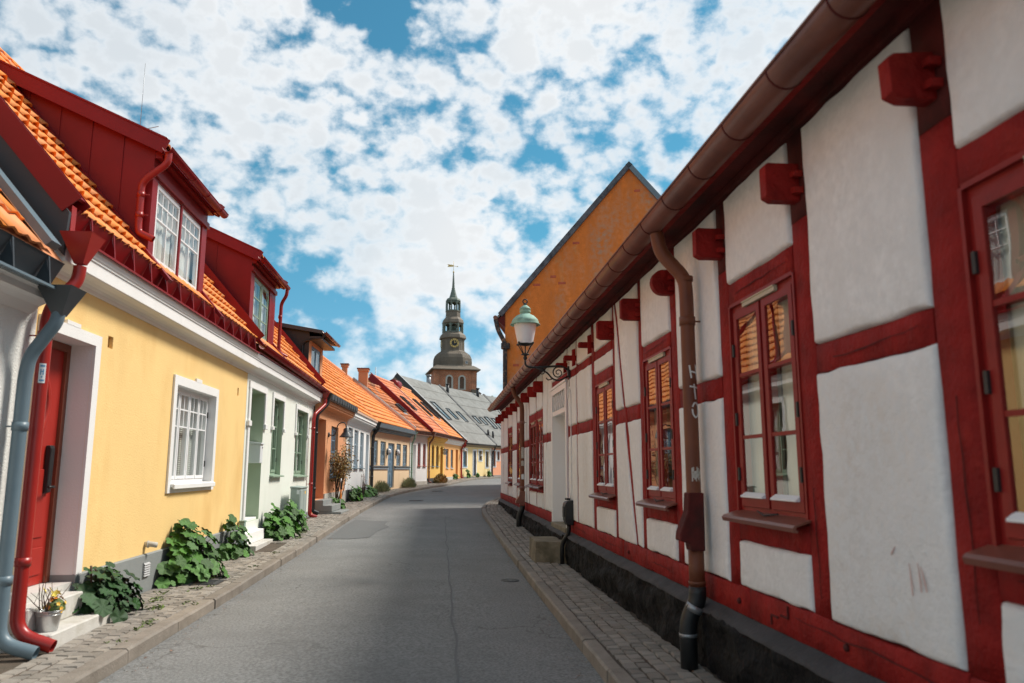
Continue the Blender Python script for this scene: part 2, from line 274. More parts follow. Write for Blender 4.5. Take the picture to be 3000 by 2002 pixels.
M['grass'] = mat('weed_green', (0.11, 0.16, 0.03), 0.7, 0.3, 9, rv=0.4, attr=True)
M['litter'] = mat('dead_leaf', (0.22, 0.10, 0.05), 0.8, 0.3, 9, rv=0.4, attr=True)
M['petal'] = mat('yellow_petal', (0.85, 0.48, 0.05), 0.6, 0.1, 9)
M['petal2'] = mat('pale_yellow_petal', (0.88, 0.70, 0.12), 0.6, 0.1, 9)
M['spire'] = mat('weathered_copper_sheet', (0.165, 0.128, 0.092), 0.65, 0.28, 0.6, (0.11, 0.10, 0.08), 0.25, 0.6, streak=0.35, metal=0.0)
M['spiregreen'] = mat('green_copper_sheet', (0.125, 0.155, 0.125), 0.6, 0.15, 0.5, (0.22, 0.20, 0.16), 0.35, 0.6)
M['greenroof'] = mat('green_copper_roof', (0.23, 0.29, 0.245), 0.6, 0.12, 0.3)
M['belfry'] = mat('belfry_shutter', (0.13, 0.075, 0.05), 0.8, 0.12, 2)
M['tan'] = mat('tan_roughcast', (0.27, 0.22, 0.155), 0.9, 0.12, 1.5)
M['chim'] = mat('terracotta_chimney', (0.55, 0.24, 0.12), 0.85, 0.08, 2)
M['verge'] = mat('pinkish_verge', (0.62, 0.42, 0.32), 0.8, 0.06, 2)
M['palemetal'] = mat('pale_sheet_metal', (0.50, 0.50, 0.50), 0.45, 0.06, 2)

# tower brick
def brick_mat():
    m = bpy.data.materials.new('tower_brick'); m.use_nodes = True; nt = m.node_tree; p = nt.nodes['Principled BSDF']
    p.inputs['Roughness'].default_value = 0.9
    tc = N(nt, 'ShaderNodeTexCoord'); mp = N(nt, 'ShaderNodeMapping'); L(nt, tc, 'Object', mp, 0)
    mp.inputs['Rotation'].default_value = (math.radians(90), 0, 0)
    b = N(nt, 'ShaderNodeTexBrick'); L(nt, mp, 0, b, 'Vector')
    b.inputs['Color1'].default_value = (0.56, 0.17, 0.07, 1); b.inputs['Color2'].default_value = (0.40, 0.125, 0.06, 1); b.inputs['Mortar'].default_value = (0.48, 0.33, 0.22, 1)
    b.inputs['Scale'].default_value = 1.0; b.inputs['Brick Width'].default_value = 0.34; b.inputs['Row Height'].default_value = 0.15; b.inputs['Mortar Size'].default_value = 0.018
    n = N(nt, 'ShaderNodeTexNoise'); L(nt, tc, 'Object', n, 'Vector'); n.inputs['Scale'].default_value = 0.9; n.inputs['Detail'].default_value = 8
    x = N(nt, 'ShaderNodeMix', data_type='RGBA', blend_type='MULTIPLY'); x.inputs[0].default_value = 0.55
    L(nt, b, 0, x, 6); cr = N(nt, 'ShaderNodeMapRange'); cr.inputs[1].default_value = 0.3; cr.inputs[2].default_value = 0.7; cr.inputs[3].default_value = 0.35; cr.inputs[4].default_value = 1.15
    L(nt, n, 'Fac', cr, 0); L(nt, cr, 0, x, 7); L(nt, x, 2, p, 'Base Color'); return m
M['brick'] = brick_mat()

def glass_mat(name, ior, tint, rough=0.0):
    m = bpy.data.materials.new(name); m.use_nodes = True; nt = m.node_tree; nt.nodes.clear()
    o = N(nt, 'ShaderNodeOutputMaterial'); ge = N(nt, 'ShaderNodeNewGeometry'); dt = N(nt, 'ShaderNodeVectorMath', operation='DOT_PRODUCT'); L(nt, ge, 'Normal', dt, 0); L(nt, ge, 'Incoming', dt, 1)
    def mm(op, a, b):
        n = N(nt, 'ShaderNodeMath', operation=op)
        for i, q in enumerate((a, b)):
            if isinstance(q, float): n.inputs[i].default_value = q
            elif q is not None: nt.links.new(q, n.inputs[i])
        return n.outputs[0]
    # two-sided Schlick reflectance, ior gives the head-on value
    fr = mm('ADD', mm('MULTIPLY', mm('POWER', mm('SUBTRACT', 1.0, mm('ABSOLUTE', dt.outputs['Value'], None)), 5.0), 1.0-ior), ior)
    t = N(nt, 'ShaderNodeBsdfTransparent'); t.inputs[0].default_value = (*tint, 1)
    g = N(nt, 'ShaderNodeBsdfGlossy'); g.inputs['Roughness'].default_value = rough
    tc = N(nt, 'ShaderNodeTexCoord'); n = N(nt, 'ShaderNodeTexNoise'); n.inputs['Scale'].default_value = 3.0; n.inputs['Detail'].default_value = 1
    L(nt, tc, 'Object', n, 'Vector'); b = N(nt, 'ShaderNodeBump'); b.inputs['Strength'].default_value = 0.02; b.inputs['Distance'].default_value = 0.05
    L(nt, n, 'Fac', b, 'Height'); L(nt, b, 0, g, 'Normal')
    x = N(nt, 'ShaderNodeMixShader'); nt.links.new(fr, x.inputs[0]); L(nt, t, 0, x, 1); L(nt, g, 0, x, 2); L(nt, x, 0, o, 0); return m
M['glass'] = glass_mat('window_glass', 0.075, (0.90, 0.93, 0.92))
M['glass2'] = glass_mat('old_window_glass', 0.20, (0.88, 0.92, 0.90))
# ------------------------------------------------------------------ mesh builder
class MB:
    def __init__(s): s.v = []; s.f = []; s.sm = []; s.r = []; s.mi = []; s.cur = 0.0; s.m = 0
    def face(s, idx, smooth=False): s.f.append(idx); s.sm.append(smooth); s.r.append(s.cur); s.mi.append(s.m)
    def quad(s, a, b, c, d, smooth=False):
        n = len(s.v); s.v += [tuple(a), tuple(b), tuple(c), tuple(d)]; s.face((n, n+1, n+2, n+3), smooth); return s
    def poly(s, pts):
        n = len(s.v); s.v += [tuple(p) for p in pts]; s.face(tuple(range(n, n+len(pts)))); return s
    def box(s, x0, x1, y0, y1, z0, z1):
        n = len(s.v)
        s.v += [(x0, y0, z0), (x1, y0, z0), (x1, y1, z0), (x0, y1, z0), (x0, y0, z1), (x1, y0, z1), (x1, y1, z1), (x0, y1, z1)]
        for f in ((0, 3, 2, 1), (4, 5, 6, 7), (0, 1, 5, 4), (1, 2, 6, 5), (2, 3, 7, 6), (3, 0, 4, 7)): s.face(tuple(n+i for i in f))
        return s
    def bar(s, p, q, w, h, upv=(0, 0, 1), side=0.0, rise=0.0):
        p, q = Vector(p), Vector(q); d = (q-p).normalized(); u = Vector(upv); a = d.cross(u).normalized(); u = a.cross(d).normalized()
        o = a*side+u*rise; n = len(s.v)
        for e in (p, q):
            for i, j in ((-1, -1), (1, -1), (1, 1), (-1, 1)): s.v.append(tuple(e+o+a*(i*w/2)+u*(j*h/2)))
        for f in ((0, 1, 2, 3), (7, 6, 5, 4), (0, 4, 5, 1), (1, 5, 6, 2), (2, 6, 7, 3), (3, 7, 4, 0)): s.face(tuple(n+i for i in f))
        return s
    def prism(s, pts, axis, a, b):
        """pts 2-D polygon extruded from a to b along axis (0 s, 1 o, 2 z)."""
        def P(p, t): return (t, p[0], p[1]) if axis == 0 else ((p[0], t, p[1]) if axis == 1 else (p[0], p[1], t))
        n = len(s.v); k = len(pts)
        s.v += [P(p, a) for p in pts]+[P(p, b) for p in pts]
        s.face(tuple(n+i for i in range(k))[::-1]); s.face(tuple(n+k+i for i in range(k)))
        for i in range(k): j = (i+1) % k; s.face((n+i, n+j, n+k+j, n+k+i))
        return s
    def sweep(s, prof, path_a, path_b, smooth=False):
        """profile given as (o,z) at two stations s=a and s=b (open profile, single surface)"""
        n = len(s.v); k = len(prof)
        s.v += [(path_a, p[0], p[1]) for p in prof]+[(path_b, p[0], p[1]) for p in prof]
        for i in range(k-1): s.face((n+i, n+i+1, n+k+i+1, n+k+i), smooth)
        return s
    def tube(s, path, r, n=12, cap=True, smooth=True):
        path = [Vector(p) for p in path]; rs = r if isinstance(r, (list, tuple)) else [r]*len(path)
        base = len(s.v); prev = None
        for i, p in enumerate(path):
            t = (path[min(i+1, len(path)-1)]-path[max(i-1, 0)]).normalized()
            if prev is None:
                a = t.orthogonal().normalized()
            else:
                a = (prev-t*prev.dot(t)).normalized()
            prev = a; b = t.cross(a)
            for k in range(n):
                w = 2*math.pi*k/n; s.v.append(tuple(p+(a*math.cos(w)+b*math.sin(w))*rs[i]))
        for i in range(len(path)-1):
            for k in range(n):
                k2 = (k+1) % n; s.face((base+i*n+k, base+i*n+k2, base+(i+1)*n+k2, base+(i+1)*n+k), smooth)
        if cap:
            s.face(tuple(base+k for k in range(n))[::-1]); e = base+(len(path)-1)*n; s.face(tuple(e+k for k in range(n)))
        return s
    def lathe(s, prof, c, n=16, smooth=True, rot=0.0, cap=True):
        base = len(s.v)
        for r, z in prof:
            for k in range(n):
                w = 2*math.pi*k/n+rot; s.v.append((c[0]+r*math.cos(w), c[1]+r*math.sin(w), c[2]+z))
        for i in range(len(prof)-1):
            for k in range(n):
                k2 = (k+1) % n; s.face((base+i*n+k, base+i*n+k2, base+(i+1)*n+k2, base+(i+1)*n+k), smooth)
        if cap:
            s.face(tuple(base+k for k in range(n))[::-1]); e = base+(len(prof)-1)*n; s.face(tuple(e+k for k in range(n)))
        return s
    def grid(s, fn, nu, nv, smooth=True):
        base = len(s.v)
        for i in range(nu+1):
            for j in range(nv+1): s.v.append(tuple(fn(i/nu, j/nv)))
        for i in range(nu):
            for j in range(nv):
                a = base+i*(nv+1)+j; s.face((a, a+nv+1, a+nv+2, a+1), smooth)
        return s
    def mesh(s, name, mats, tr=None, flip=False, bevel=0.0, fix=False, withr=False):
        v = [tr(p) for p in s.v] if tr else s.v
        f = [tuple(reversed(q)) for q in s.f] if flip else s.f
        me = bpy.data.meshes.new(name); me.from_pydata(v, [], f)
        mats = mats if isinstance(mats, (list, tuple)) else [mats]
        for q in mats: me.materials.append(q)
        me.polygons.foreach_set('use_smooth', s.sm)
        if len(mats) > 1: me.polygons.foreach_set('material_index', s.mi)
        if withr:
            a = me.attributes.new('rnd', 'FLOAT', 'FACE'); a.data.foreach_set('value', s.r)
        if fix or bevel:
            bm = bmesh.new(); bm.from_mesh(me)
            if fix:
                bmesh.ops.remove_doubles(bm, verts=bm.verts, dist=1e-5); bmesh.ops.recalc_face_normals(bm, faces=bm.faces)
            if bevel: bmesh.ops.bevel(bm, geom=list(bm.edges), offset=bevel, segments=1, affect='EDGES', profile=0.5)
            bm.to_mesh(me); bm.free()
        me.update(); return me

def link(name, me, parent=None, kind=None):
    o = bpy.data.objects.new(name, me); COL.objects.link(o)
    if parent is not None: o.parent = parent
    if kind: o['kind'] = kind
    return o
def tag(o, label, cat, group=None, kind=None):
    o['label'] = label; o['category'] = cat
    if group: o['group'] = group
    if kind: o['kind'] = kind
    return o
def struct(name, mb, m, **kw):
    o = link(name, mb.mesh(name, m, **kw)); o['kind'] = 'structure'; return o

class Frame:
    """A thing set along a facade line: s runs along the facade, o stands out to the street, z is world height."""
    def __init__(s, name, label, cat, P0, P1, base=(0, 0), out=-1, group=None):
        s.P0 = Vector((P0[0], P0[1], 0)); d = Vector((P1[0]-P0[0], P1[1]-P0[1], 0)); s.L = d.length; s.d = d.normalized()
        s.ln = Vector((-s.d.y, s.d.x, 0)); s.out = out; s.b = base
        s.root = bpy.data.objects.new(name, None); COL.objects.link(s.root); s.root.empty_display_size = 0.3
        loc = s.P0+s.d*base[0]; s.root.location = (loc.x, loc.y, base[1]); s.root.rotation_euler = (0, 0, math.atan2(s.d.y, s.d.x))
        tag(s.root, label, cat, group)
        s.inv = (Matrix.Translation((loc.x, loc.y, base[1])) @ Matrix.Rotation(math.atan2(s.d.y, s.d.x), 4, 'Z')).inverted()
    def loc(s, p): return (p[0]-s.b[0], s.out*p[1], p[2]-s.b[1])
    def world(s, a, o, z): q = s.P0+s.d*a+s.ln*(s.out*o); return Vector((q.x, q.y, z))
    def w2l(s, p): return tuple(s.inv @ Vector(p))
    def part(s, name, mb, m, parent=None, w=False, kind=None, label=None, **kw):
        tr = s.w2l if w else s.loc
        o = link(name, mb.mesh(name, m, tr=tr, flip=(s.out < 0 and not w), **kw), parent or s.root, kind)
        if label: o['label'] = label
        return o

# ------------------------------------------------------------------ facade pieces
def wall_faces(mb, s0, s1, z0, z1, holes, depth=0.3):
    """front sheet with openings and their reveals; holes = (a,b,c,d[,depth])"""
    xs = sorted({s0, s1} | {v for h in holes for v in h[:2]}); zs = sorted({z0, z1} | {v for h in holes for v in h[2:4]})
    xs = [x for x in xs if s0 <= x <= s1]; zs = [z for z in zs if z0 <= z <= z1]
    for i in range(len(xs)-1):
        for j in range(len(zs)-1):
            cx, cz = (xs[i]+xs[i+1])/2, (zs[j]+zs[j+1])/2
            if any(h[0] < cx < h[1] and h[2] < cz < h[3] for h in holes): continue
            mb.quad((xs[i], 0, zs[j]), (xs[i], 0, zs[j+1]), (xs[i+1], 0, zs[j+1]), (xs[i+1], 0, zs[j]))
    for h in holes:
        a, b, c, d = h[:4]; t = h[4] if len(h) > 4 else depth
        for p, q in (((a, c), (a, d)), ((a, d), (b, d)), ((b, d), (b, c)), ((b, c), (a, c))):
            mb.quad((p[0], 0, p[1]), (q[0], 0, q[1]), (q[0], -t, q[1]), (p[0], -t, p[1]))
    return mb

PANE_CACHE = {}
def window(F, s0, s1, z0, z1, fm, set=0.12, cas=2, rows=(0.5,), cols=1, fr=0.045, st=0.04, mun=0.022, glass='glass', curtain=None,
           sill=None, sill_m=None, name='window', recess=0.55, mid=0.05, hinges=False, toprows=None, blind=False, label=None, dth=0.05):
    """outer frame (the part itself) > sash per casement, panes, sill, curtain, recess"""
    fb = MB(); y0, y1 = -set-dth, -set
    fb.box(s0, s0+fr, y0, y1, z0, z1).box(s1-fr, s1, y0, y1, z0, z1).box(s0+fr, s1-fr, y0, y1, z1-fr, z1).box(s0+fr, s1-fr, y0, y1, z0, z0+fr)
    wdt = (s1-s0-2*fr-(cas-1)*mid)/cas
    for i in range(1, cas):
        a = s0+fr+i*wdt+(i-1)*mid; fb.box(a, a+mid, y0, y1, z0+fr, z1-fr)
    root = F.part(name, fb, M[fm] if isinstance(fm, str) else fm, label=label)
    for i in range(cas):
        a = s0+fr+i*(wdt+mid)+0.004; b = a+wdt-0.008; c, d = z0+fr+0.004, z1-fr-0.004
        sb = MB(); q0, q1 = y0+0.006, y1+0.012
        sb.box(a, a+st, q0, q1, c, d).box(b-st, b, q0, q1, c, d).box(a+st, b-st, q0, q1, d-st, d).box(a+st, b-st, q0, q1, c, c+st*1.3)
        zz = [c+st*1.3]+[c+(d-c)*r for r in rows]+[d-st]
        for r in rows: sb.box(a+st, b-st, q0+0.008, q1-0.004, c+(d-c)*r-mun/2, c+(d-c)*r+mun/2)
        for j in range(len(zz)-1):
            nc = cols if isinstance(cols, int) else cols[j]
            for k in range(nc):
                xa = a+st+(b-a-2*st)*k/nc; xb = a+st+(b-a-2*st)*(k+1)/nc
                if k: sb.box(xa-mun/2, xa+mun/2, q0+0.010, q1-0.006, zz[j], zz[j+1])
                pb = MB(); pb.quad((xa, q1-0.010, zz[j]), (xa, q1-0.010, zz[j+1]), (xb, q1-0.010, zz[j+1]), (xb, q1-0.010, zz[j]))
                F.part('pane', pb, M[glass], root)
        F.part('sash', sb, M[fm] if isinstance(fm, str) else fm, root)
        if hinges:
            e = a-0.006 if i == 0 else b+0.006
            if i in (0, cas-1):
                for t in (0.16, 0.44, 0.80) if hinges == 3 else (0.18, 0.80):
                    hb = MB(); hb.box(e-0.011, e+0.011, q1-0.01, q1+0.014, c+(d-c)*t-0.045, c+(d-c)*t+0.045); F.part('hinge', hb, M['iron'], root)
    if curtain:
        def cf(u, v):
            x = s0+fr+(s1-s0-2*fr)*u
            return (x, -set-dth-0.035+0.018*math.sin(x*61)+0.011*math.sin(x*23+1), z0+0.02+(z1-z0-0.04)*v)
        if isinstance(curtain, tuple):
            cm, parts = curtain
        else:
            cm, parts = curtain, ((0, 1),)
        for (u0, u1) in parts:
            cb = MB(); cb.grid(lambda u, v: cf(u0+(u1-u0)*u, v), max(6, int(34*(u1-u0)*(s1-s0))), 1); F.part('curtain', cb, M[cm], root)
    if blind:
        bb = MB(); k = int((z1-z0)*0.62/0.03)
        for i in range(k):
            z = z0+0.05+i*0.03; bb.quad((s0+fr, -set-dth-0.05, z), (s0+fr, -set-dth-0.065, z+0.026), (s1-fr, -set-dth-0.065, z+0.026), (s1-fr, -set-dth-0.05, z))
        F.part('blind', bb, M['blind'], root)
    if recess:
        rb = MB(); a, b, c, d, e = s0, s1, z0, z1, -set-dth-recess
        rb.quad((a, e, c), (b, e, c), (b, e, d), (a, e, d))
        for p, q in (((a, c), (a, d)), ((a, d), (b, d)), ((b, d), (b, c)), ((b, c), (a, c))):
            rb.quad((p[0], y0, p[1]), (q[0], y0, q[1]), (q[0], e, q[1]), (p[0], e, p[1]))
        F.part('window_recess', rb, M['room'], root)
    if sill is not None:
        sb = MB(); o = sill; sb.prism([(-set, z0+0.012), (o, z0-0.022), (o, z0-0.05), (-set, z0-0.02)], 0, s0-0.03, s1+0.03)
        F.part('sill', sb, sill_m or (M[fm] if isinstance(fm, str) else fm), root, fix=True)
    return root

def surround(F, parent, a, b, c, d, w, m, proud=0.025, bottom=True, key=False, ears=None, name='surround', top=None):
    mb = MB(); w2 = top or w
    mb.box(a-w, a, 0.001, proud, c, d).box(b, b+w, 0.001, proud, c, d).box(a-w, b+w, 0.001, proud, d, d+w2)
    if bottom: mb.box(a-w, b+w, 0.001, proud, c-w, c)
    if key:
        k = (a+b)/2; mb.box(k-key/2, k+key/2, 0.001, proud+0.002, d+w2, d+w2+0.05)
    if ears:
        for x in (a-w/2, b+w/2): mb.box(x-w*0.62, x+w*0.62, 0.001, proud+0.03, c-0.10, c+0.0)
    return F.part(name, mb, M[m], parent)

def panel_door(F, s0, s1, z0, z1, set, m, rows=((0.06, 0.40), (0.48, 0.92)), cols=1, name='door', frame_m=None, handle='iron', hs=None, fr=0.06, glassrow=None):
    mb = MB(); y = -set
    mb.box(s0+fr, s1-fr, y-0.05, y, z0, z1-fr)
    root = F.part(name, mb, M[m])
    fb = MB(); fb.box(s0, s0+fr, y-0.06, y+0.03, z0, z1).box(s1-fr, s1, y-0.06, y+0.03, z0, z1).box(s0+fr, s1-fr, y-0.06, y+0.03, z1-fr, z1)
    F.part('door_frame', fb, M[frame_m or m], root)
    w = s1-s0-2*fr
    for a, b in rows:
        for c in range(cols):
            x0 = s0+fr+w*(c+0.14)/cols; x1 = s0+fr+w*(c+0.86)/cols; za = z0+(z1-z0-fr)*a; zb = z0+(z1-z0-fr)*b
            pb = MB(); pb.box(x0, x1, y+0.001, y+0.012, za, zb).box(x0+0.03, x1-0.03, y+0.012, y+0.02, za+0.03, zb-0.03)
            F.part('door_panel', pb, M[m], root)
    if handle:
        x = hs if hs is not None else s1-fr-0.06
        hb = MB(); hb.box(x-0.018, x+0.018, y+0.001, y+0.012, z0+0.92, z0+1.14).tube([(x, y+0.01, z0+1.05), (x, y+0.05, z0+1.05), (x-0.10, y+0.05, z0+1.05)], 0.009, 6)
        F.part('handle', hb, M[handle], root)
    return root

def cornice(F, s0, s1, prof, m, name='cornice', caps=True):
    """prof: closed (o,z) polygon"""
    mb = MB(); mb.prism(prof, 0, s0, s1); return F.part(name, mb, M[m], fix=True)

def round_path(pts, r, n=5):
    pts = [Vector(p) for p in pts]; out = [pts[0]]
    for i in range(1, len(pts)-1):
        a, b, c = pts[i-1], pts[i], pts[i+1]; ra = min(r, (a-b).length*0.48, (c-b).length*0.48)
        p = b+(a-b).normalized()*ra; q = b+(c-b).normalized()*ra
        for k in range(n+1):
            t = k/n; out.append((p*(1-t)+b*t)*(1-t)+(b*(1-t)+q*t)*t)
    out.append(pts[-1]); return out

def downpipe(F, path, r, m, funnel=None, clamps=(), spout=None, name='downpipe', funnel_m=None, bend=0.12, clamp_m=None, label=None, joints=()):
    mb = MB(); mb.tube(round_path(path, bend, 6), r, 16, cap=False)
    for z, x, o in joints: mb.tube([(x, o, z-0.02), (x, o, z+0.02)], r*1.09, 16)
    root = F.part(name, mb, M[m], label=label)
    if spout is not None:
        sb = MB(); sb.tube(round_path(spout, bend, 6), [r]*(len(round_path(spout, bend, 6))-1)+[r*1.12], 16, cap=False)
        ins = MB(); F.part('spout', sb, M[m], root)
    if funnel:
        x, o, z, w, h = funnel
        fb = MB(); fb.lathe([(r*1.05, -h), (w*0.72, 0.0), (w*0.75, 0.012), (w*0.6, 0.013)], (x, o, z), 4, smooth=False, rot=math.pi/4, cap=False)
        F.part('funnel', fb, M[funnel_m or m], root)
    for x, o, z in clamps:
        cb = MB(); cb.tube([(x, o, z-0.035), (x, o, z+0.035)], r*1.13, 16).bar((x, o-r, z), (x, 0.0, z), 0.012, 0.012)
        F.part('clamp', cb, M[clamp_m or m], root)
    return root

def gutter_board(F, s0, s1, o, z, m, step=0.5, h=0.24, ledge_m=None, seams=True):
    """standing roof-edge gutter: ledge sheet, leaning board and strut brackets"""
    mb = MB(); mb.prism([(o-0.13, z+0.02), (o-0.03, z+h), (o-0.018, z+h+0.012), (o-0.045, z+h-0.005), (o-0.15, z+0.02)], 0, s0, s1)
    root = F.part('gutter', mb, M[m], fix=True)
    lb = MB(); lb.prism([(o-0.32, z+0.09), (o+0.035, z-0.035), (o+0.035, z-0.055), (o+0.02, z-0.055), (o-0.32, z+0.06)], 0, s0, s1)
    F.part('ledge', lb, M[ledge_m or m], root, fix=True)
    n = max(1, int(round((s1-s0)/step)))
    for i in range(n):
        x = s0+(i+0.5)*(s1-s0)/n; bb = MB()
        bb.prism([(o-0.035, z+h-0.02), (o+0.015, z-0.03), (o-0.01, z-0.03), (o-0.11, z+0.02)], 0, x-0.006, x+0.006)
        bb.bar((x, o+0.012, z-0.035), (x, o-0.02, z+h+0.005), 0.022, 0.008)
        F.part('bracket', bb, M[m], root, fix=True)
    return root

def half_gutter(F, s0, s1, o, z0, z1, r, m, step=0.6, name='gutter', seams=True, ns=12):
    mb = MB()
    pts = [(math.cos(math.pi+math.pi*k/ns)*r, math.sin(math.pi+math.pi*k/ns)*r) for k in range(ns+1)]
    t = 0.92
    prof = [(o+p[0], p[1]) for p in pts]+[(o+p[0]*t, p[1]*t) for p in reversed(pts)]
    n = len(mb.v); k = len(prof)
    for sx, zz in ((s0, z0), (s1, z1)): mb.v += [(sx, p[0], zz+p[1]) for p in prof]
    for i in range(k): j = (i+1) % k; mb.face((n+i, n+j, n+k+j, n+k+i), i != ns and i != k-1)
    mb.face(tuple(n+i for i in range(k))); mb.face(tuple(n+k+i for i in range(k)))
    mb.tube([(s0, o+r, z0), (s1, o+r, z1)], r*0.10, 8)
    root = F.part(name, mb, M[m], fix=True)
    if seams:
        c = int((s1-s0)/step)
        for i in range(c):
            x = s0+(i+0.5)*(s1-s0)/c; zz = z0+(z1-z0)*(x-s0)/(s1-s0); jb = MB()
            jb.tube([(x, o+math.cos(math.pi+math.pi*q/10)*r*1.03, zz+math.sin(math.pi+math.pi*q/10)*r*1.03) for q in range(11)], r*0.055, 6)
            F.part('bracket', jb, M[seams if isinstance(seams, str) else m], root)
    return root

# pantiles ----------------------------------------------------------
TW, TL = 0.205, 0.33
def tile_prof(u, amp=0.030):        # height of an S-tile across its width, u 0..1
    return amp*(0.5+0.5*math.cos(2*math.pi*(u-0.30)))**1.4 - 0.004
def make_tile(m, k=8):
    mb = MB()
    for y, lift, amp in ((0.0, 0.018, 0.066), (TL*0.40, 0.012, 0.040), (TL+0.045, 0.0, 0.022)):
        for i in range(k+1): u = i/k; mb.v.append((TW*1.12*(u-0.5), y, tile_prof(u, amp)+lift))
    for i in range(k+1): u = i/k; mb.v.append((TW*1.12*(u-0.5), 0.0, tile_prof(u, 0.066)+lift_nose))
    for i in range(k+1): u = i/k; mb.v.append((TW*1.12*(u-0.5), TL*0.5, tile_prof(u, 0.036)-0.002))
    n = k+1
    for i in range(k):
        for r in range(2): a = r*n+i; mb.face((a, a+1, a+n+1, a+n), True)
        mb.face((3*n+i, 3*n+i+1, i+1, i)); mb.face((4*n+i, 4*n+i+1, 3*n+i+1, 3*n+i), True)
    return mb.mesh('clay_tile', m)
lift_nose = 0.006
def tile_field(mb, Q, nc, nr, skip=None, k=4, jit=0.3):
    """joined tiles on the bilinear patch Q(u,v) -> (point, normal); u along eave, v up slope"""
    for r in range(nr):
        v0, v1 = r/nr, min(1.0, (r+1.1)/nr)
        for c in range(nc):
            if skip and skip(c/nc, r/nr): continue
            mb.cur = rnd.random()
            u0, u1 = c/nc, (c+1)/nc; base = len(mb.v)
            dz = rnd.uniform(-0.004, 0.004)
            for i in range(k+1):
                u = u0+(u1-u0)*i/k; h = tile_prof(i/k)
                p, n = Q(u, v0); mb.v.append(tuple(p+n*(h+0.034+dz)))
                mb.v.append(tuple(p+n*(h+0.012+dz)))
                p, n = Q(u, v1); mb.v.append(tuple(p+n*h))
            for i in range(k):
                a = base+i*3; mb.face((a, a+3, a+5, a+2), True); mb.face((a+1, a+4, a+3, a))
    return mb
def bilinear(E0, E1, R0, R1):
    E0, E1, R0, R1 = map(Vector, (E0, E1, R0, R1))
    n = (E1-E0).cross(R0-E0).normalized()
    if n.z < 0: n = -n
    def Q(u, v): return (E0.lerp(E1, u)).lerp(R0.lerp(R1, u), v), n
    return Q
# ------------------------------------------------------------------ ground, road, pavements
_zy = (-20, 5, 11, 15, 20, 27, 34.7, 42.5, 45, 50, 56, 62, 80, 200); _zz = (.12, .12, .13, .17, .29, .43, .56, .69, .77, .87, .97, 1.03, 1.1, 1.1)
def zg(y): return float(np.interp(y, _zy, _zz))
def spline(pts, step):
    P = [Vector((p[0], p[1], 0)) for p in pts]; P = [2*P[0]-P[1]]+P+[2*P[-1]-P[-2]]; out = []
    for i in range(1, len(P)-2):
        a, b, c, d = P[i-1:i+3]; n = max(1, int((c-b).length/step*2))
        for k in range(n):
            t = k/n
            out.append(0.5*((2*b)+(c-a)*t+(2*a-5*b+4*c-d)*t*t+(3*b-a-3*c+d)*t**3))
    out.append(P[-2])
    # resample evenly
    res = [out[0]]; acc = 0.0
    for i in range(1, len(out)):
        seg = (out[i]-out[i-1]).length
        while acc+seg >= step and seg > 1e-9:
            t = (step-acc)/seg; q = out[i-1].lerp(out[i], t); res.append(q); out[i-1] = q; seg = (out[i]-q).length; acc = 0.0
        acc += seg
    return res
LKP = [(-2.55, -6), (-2.55, 4), (-2.55, 14), (-2.44, 22), (-2.30, 27.4), (-1.95, 34.7), (-0.55, 42.2), (0.35, 44.7), (1.3, 49.6), (2.6, 56.0), (5.1, 61.5), (8.6, 67.5), (13, 74)]
RKP = [(1.27, -6), (1.27, 4), (1.27, 14), (1.27, 20), (1.29, 24), (1.58, 27.3), (2.2, 30.5), (3.3, 35.5), (4.5, 41), (5.6, 46.5), (7.3, 53), (10, 59.5), (14.5, 66), (19, 71)]
LK, RK = spline(LKP, 0.25), spline(RKP, 0.25)
gb = MB(); gb.quad((-3000, -3000, -0.5), (3000, -3000, -0.5), (3000, 3000, -0.5), (-3000, 3000, -0.5))
struct('ground', gb, M['soil'])
rb = MB(); NR = 300; base = 0
for i in range(NR+1):
    a = LK[int(i/NR*(len(LK)-1))]; b = RK[int(i/NR*(len(RK)-1))]
    for j in range(13):
        t = j/12; p = a.lerp(b, t); rb.v.append((p.x, p.y, zg(p.y)-0.115+0.03*(1-(2*t-1)**2)+0.003*mnoise.noise(Vector((p.x*1.5, p.y*0.8, 0)))))
for i in range(NR):
    for j in range(12): q = i*13+j; rb.face((q, q+1, q+14, q+13), True)
struct('road', rb, M['asphalt'])
def zroad(x, y):
    t = (x+2.55)/3.82; return zg(y)-0.115+0.03*(1-(2*t-1)**2)
# repair patch in the asphalt
def road_sheet(name, pts, m, lift=0.005, label=None):
    mb = MB(); c = Vector((sum(p[0] for p in pts)/len(pts), sum(p[1] for p in pts)/len(pts)))
    n = len(pts); k = 6; mb.v.append((c.x, c.y, zroad(c.x, c.y)+lift))
    for r in range(1, k+1):
        for p in pts: q = c.lerp(Vector((p[0], p[1])), r/k); mb.v.append((q.x, q.y, zroad(q.x, q.y)+lift))
    for i in range(n):
        j = (i+1) % n; mb.face((0, 1+i, 1+j))
        for r in range(k-1): a = 1+r*n; mb.face((a+i, a+n+i, a+n+j, a+j))
    return struct(name, mb, m)
road_sheet('asphalt_patch', [(-2.40, 17.3), (-1.9, 17.15), (-1.5, 17.35), (-1.44, 18.6), (-1.22, 19.6), (-1.38, 20.3), (-1.35, 21.2), (-1.8, 21.5), (-2.3, 22.0), (-2.38, 20)], M['asphalt_patch'], 0.006)
ov = lambda x, y, a, b, n=18: [(x+a*math.cos(2*math.pi*k/n), y+b*math.sin(2*math.pi*k/n)) for k in range(n)]
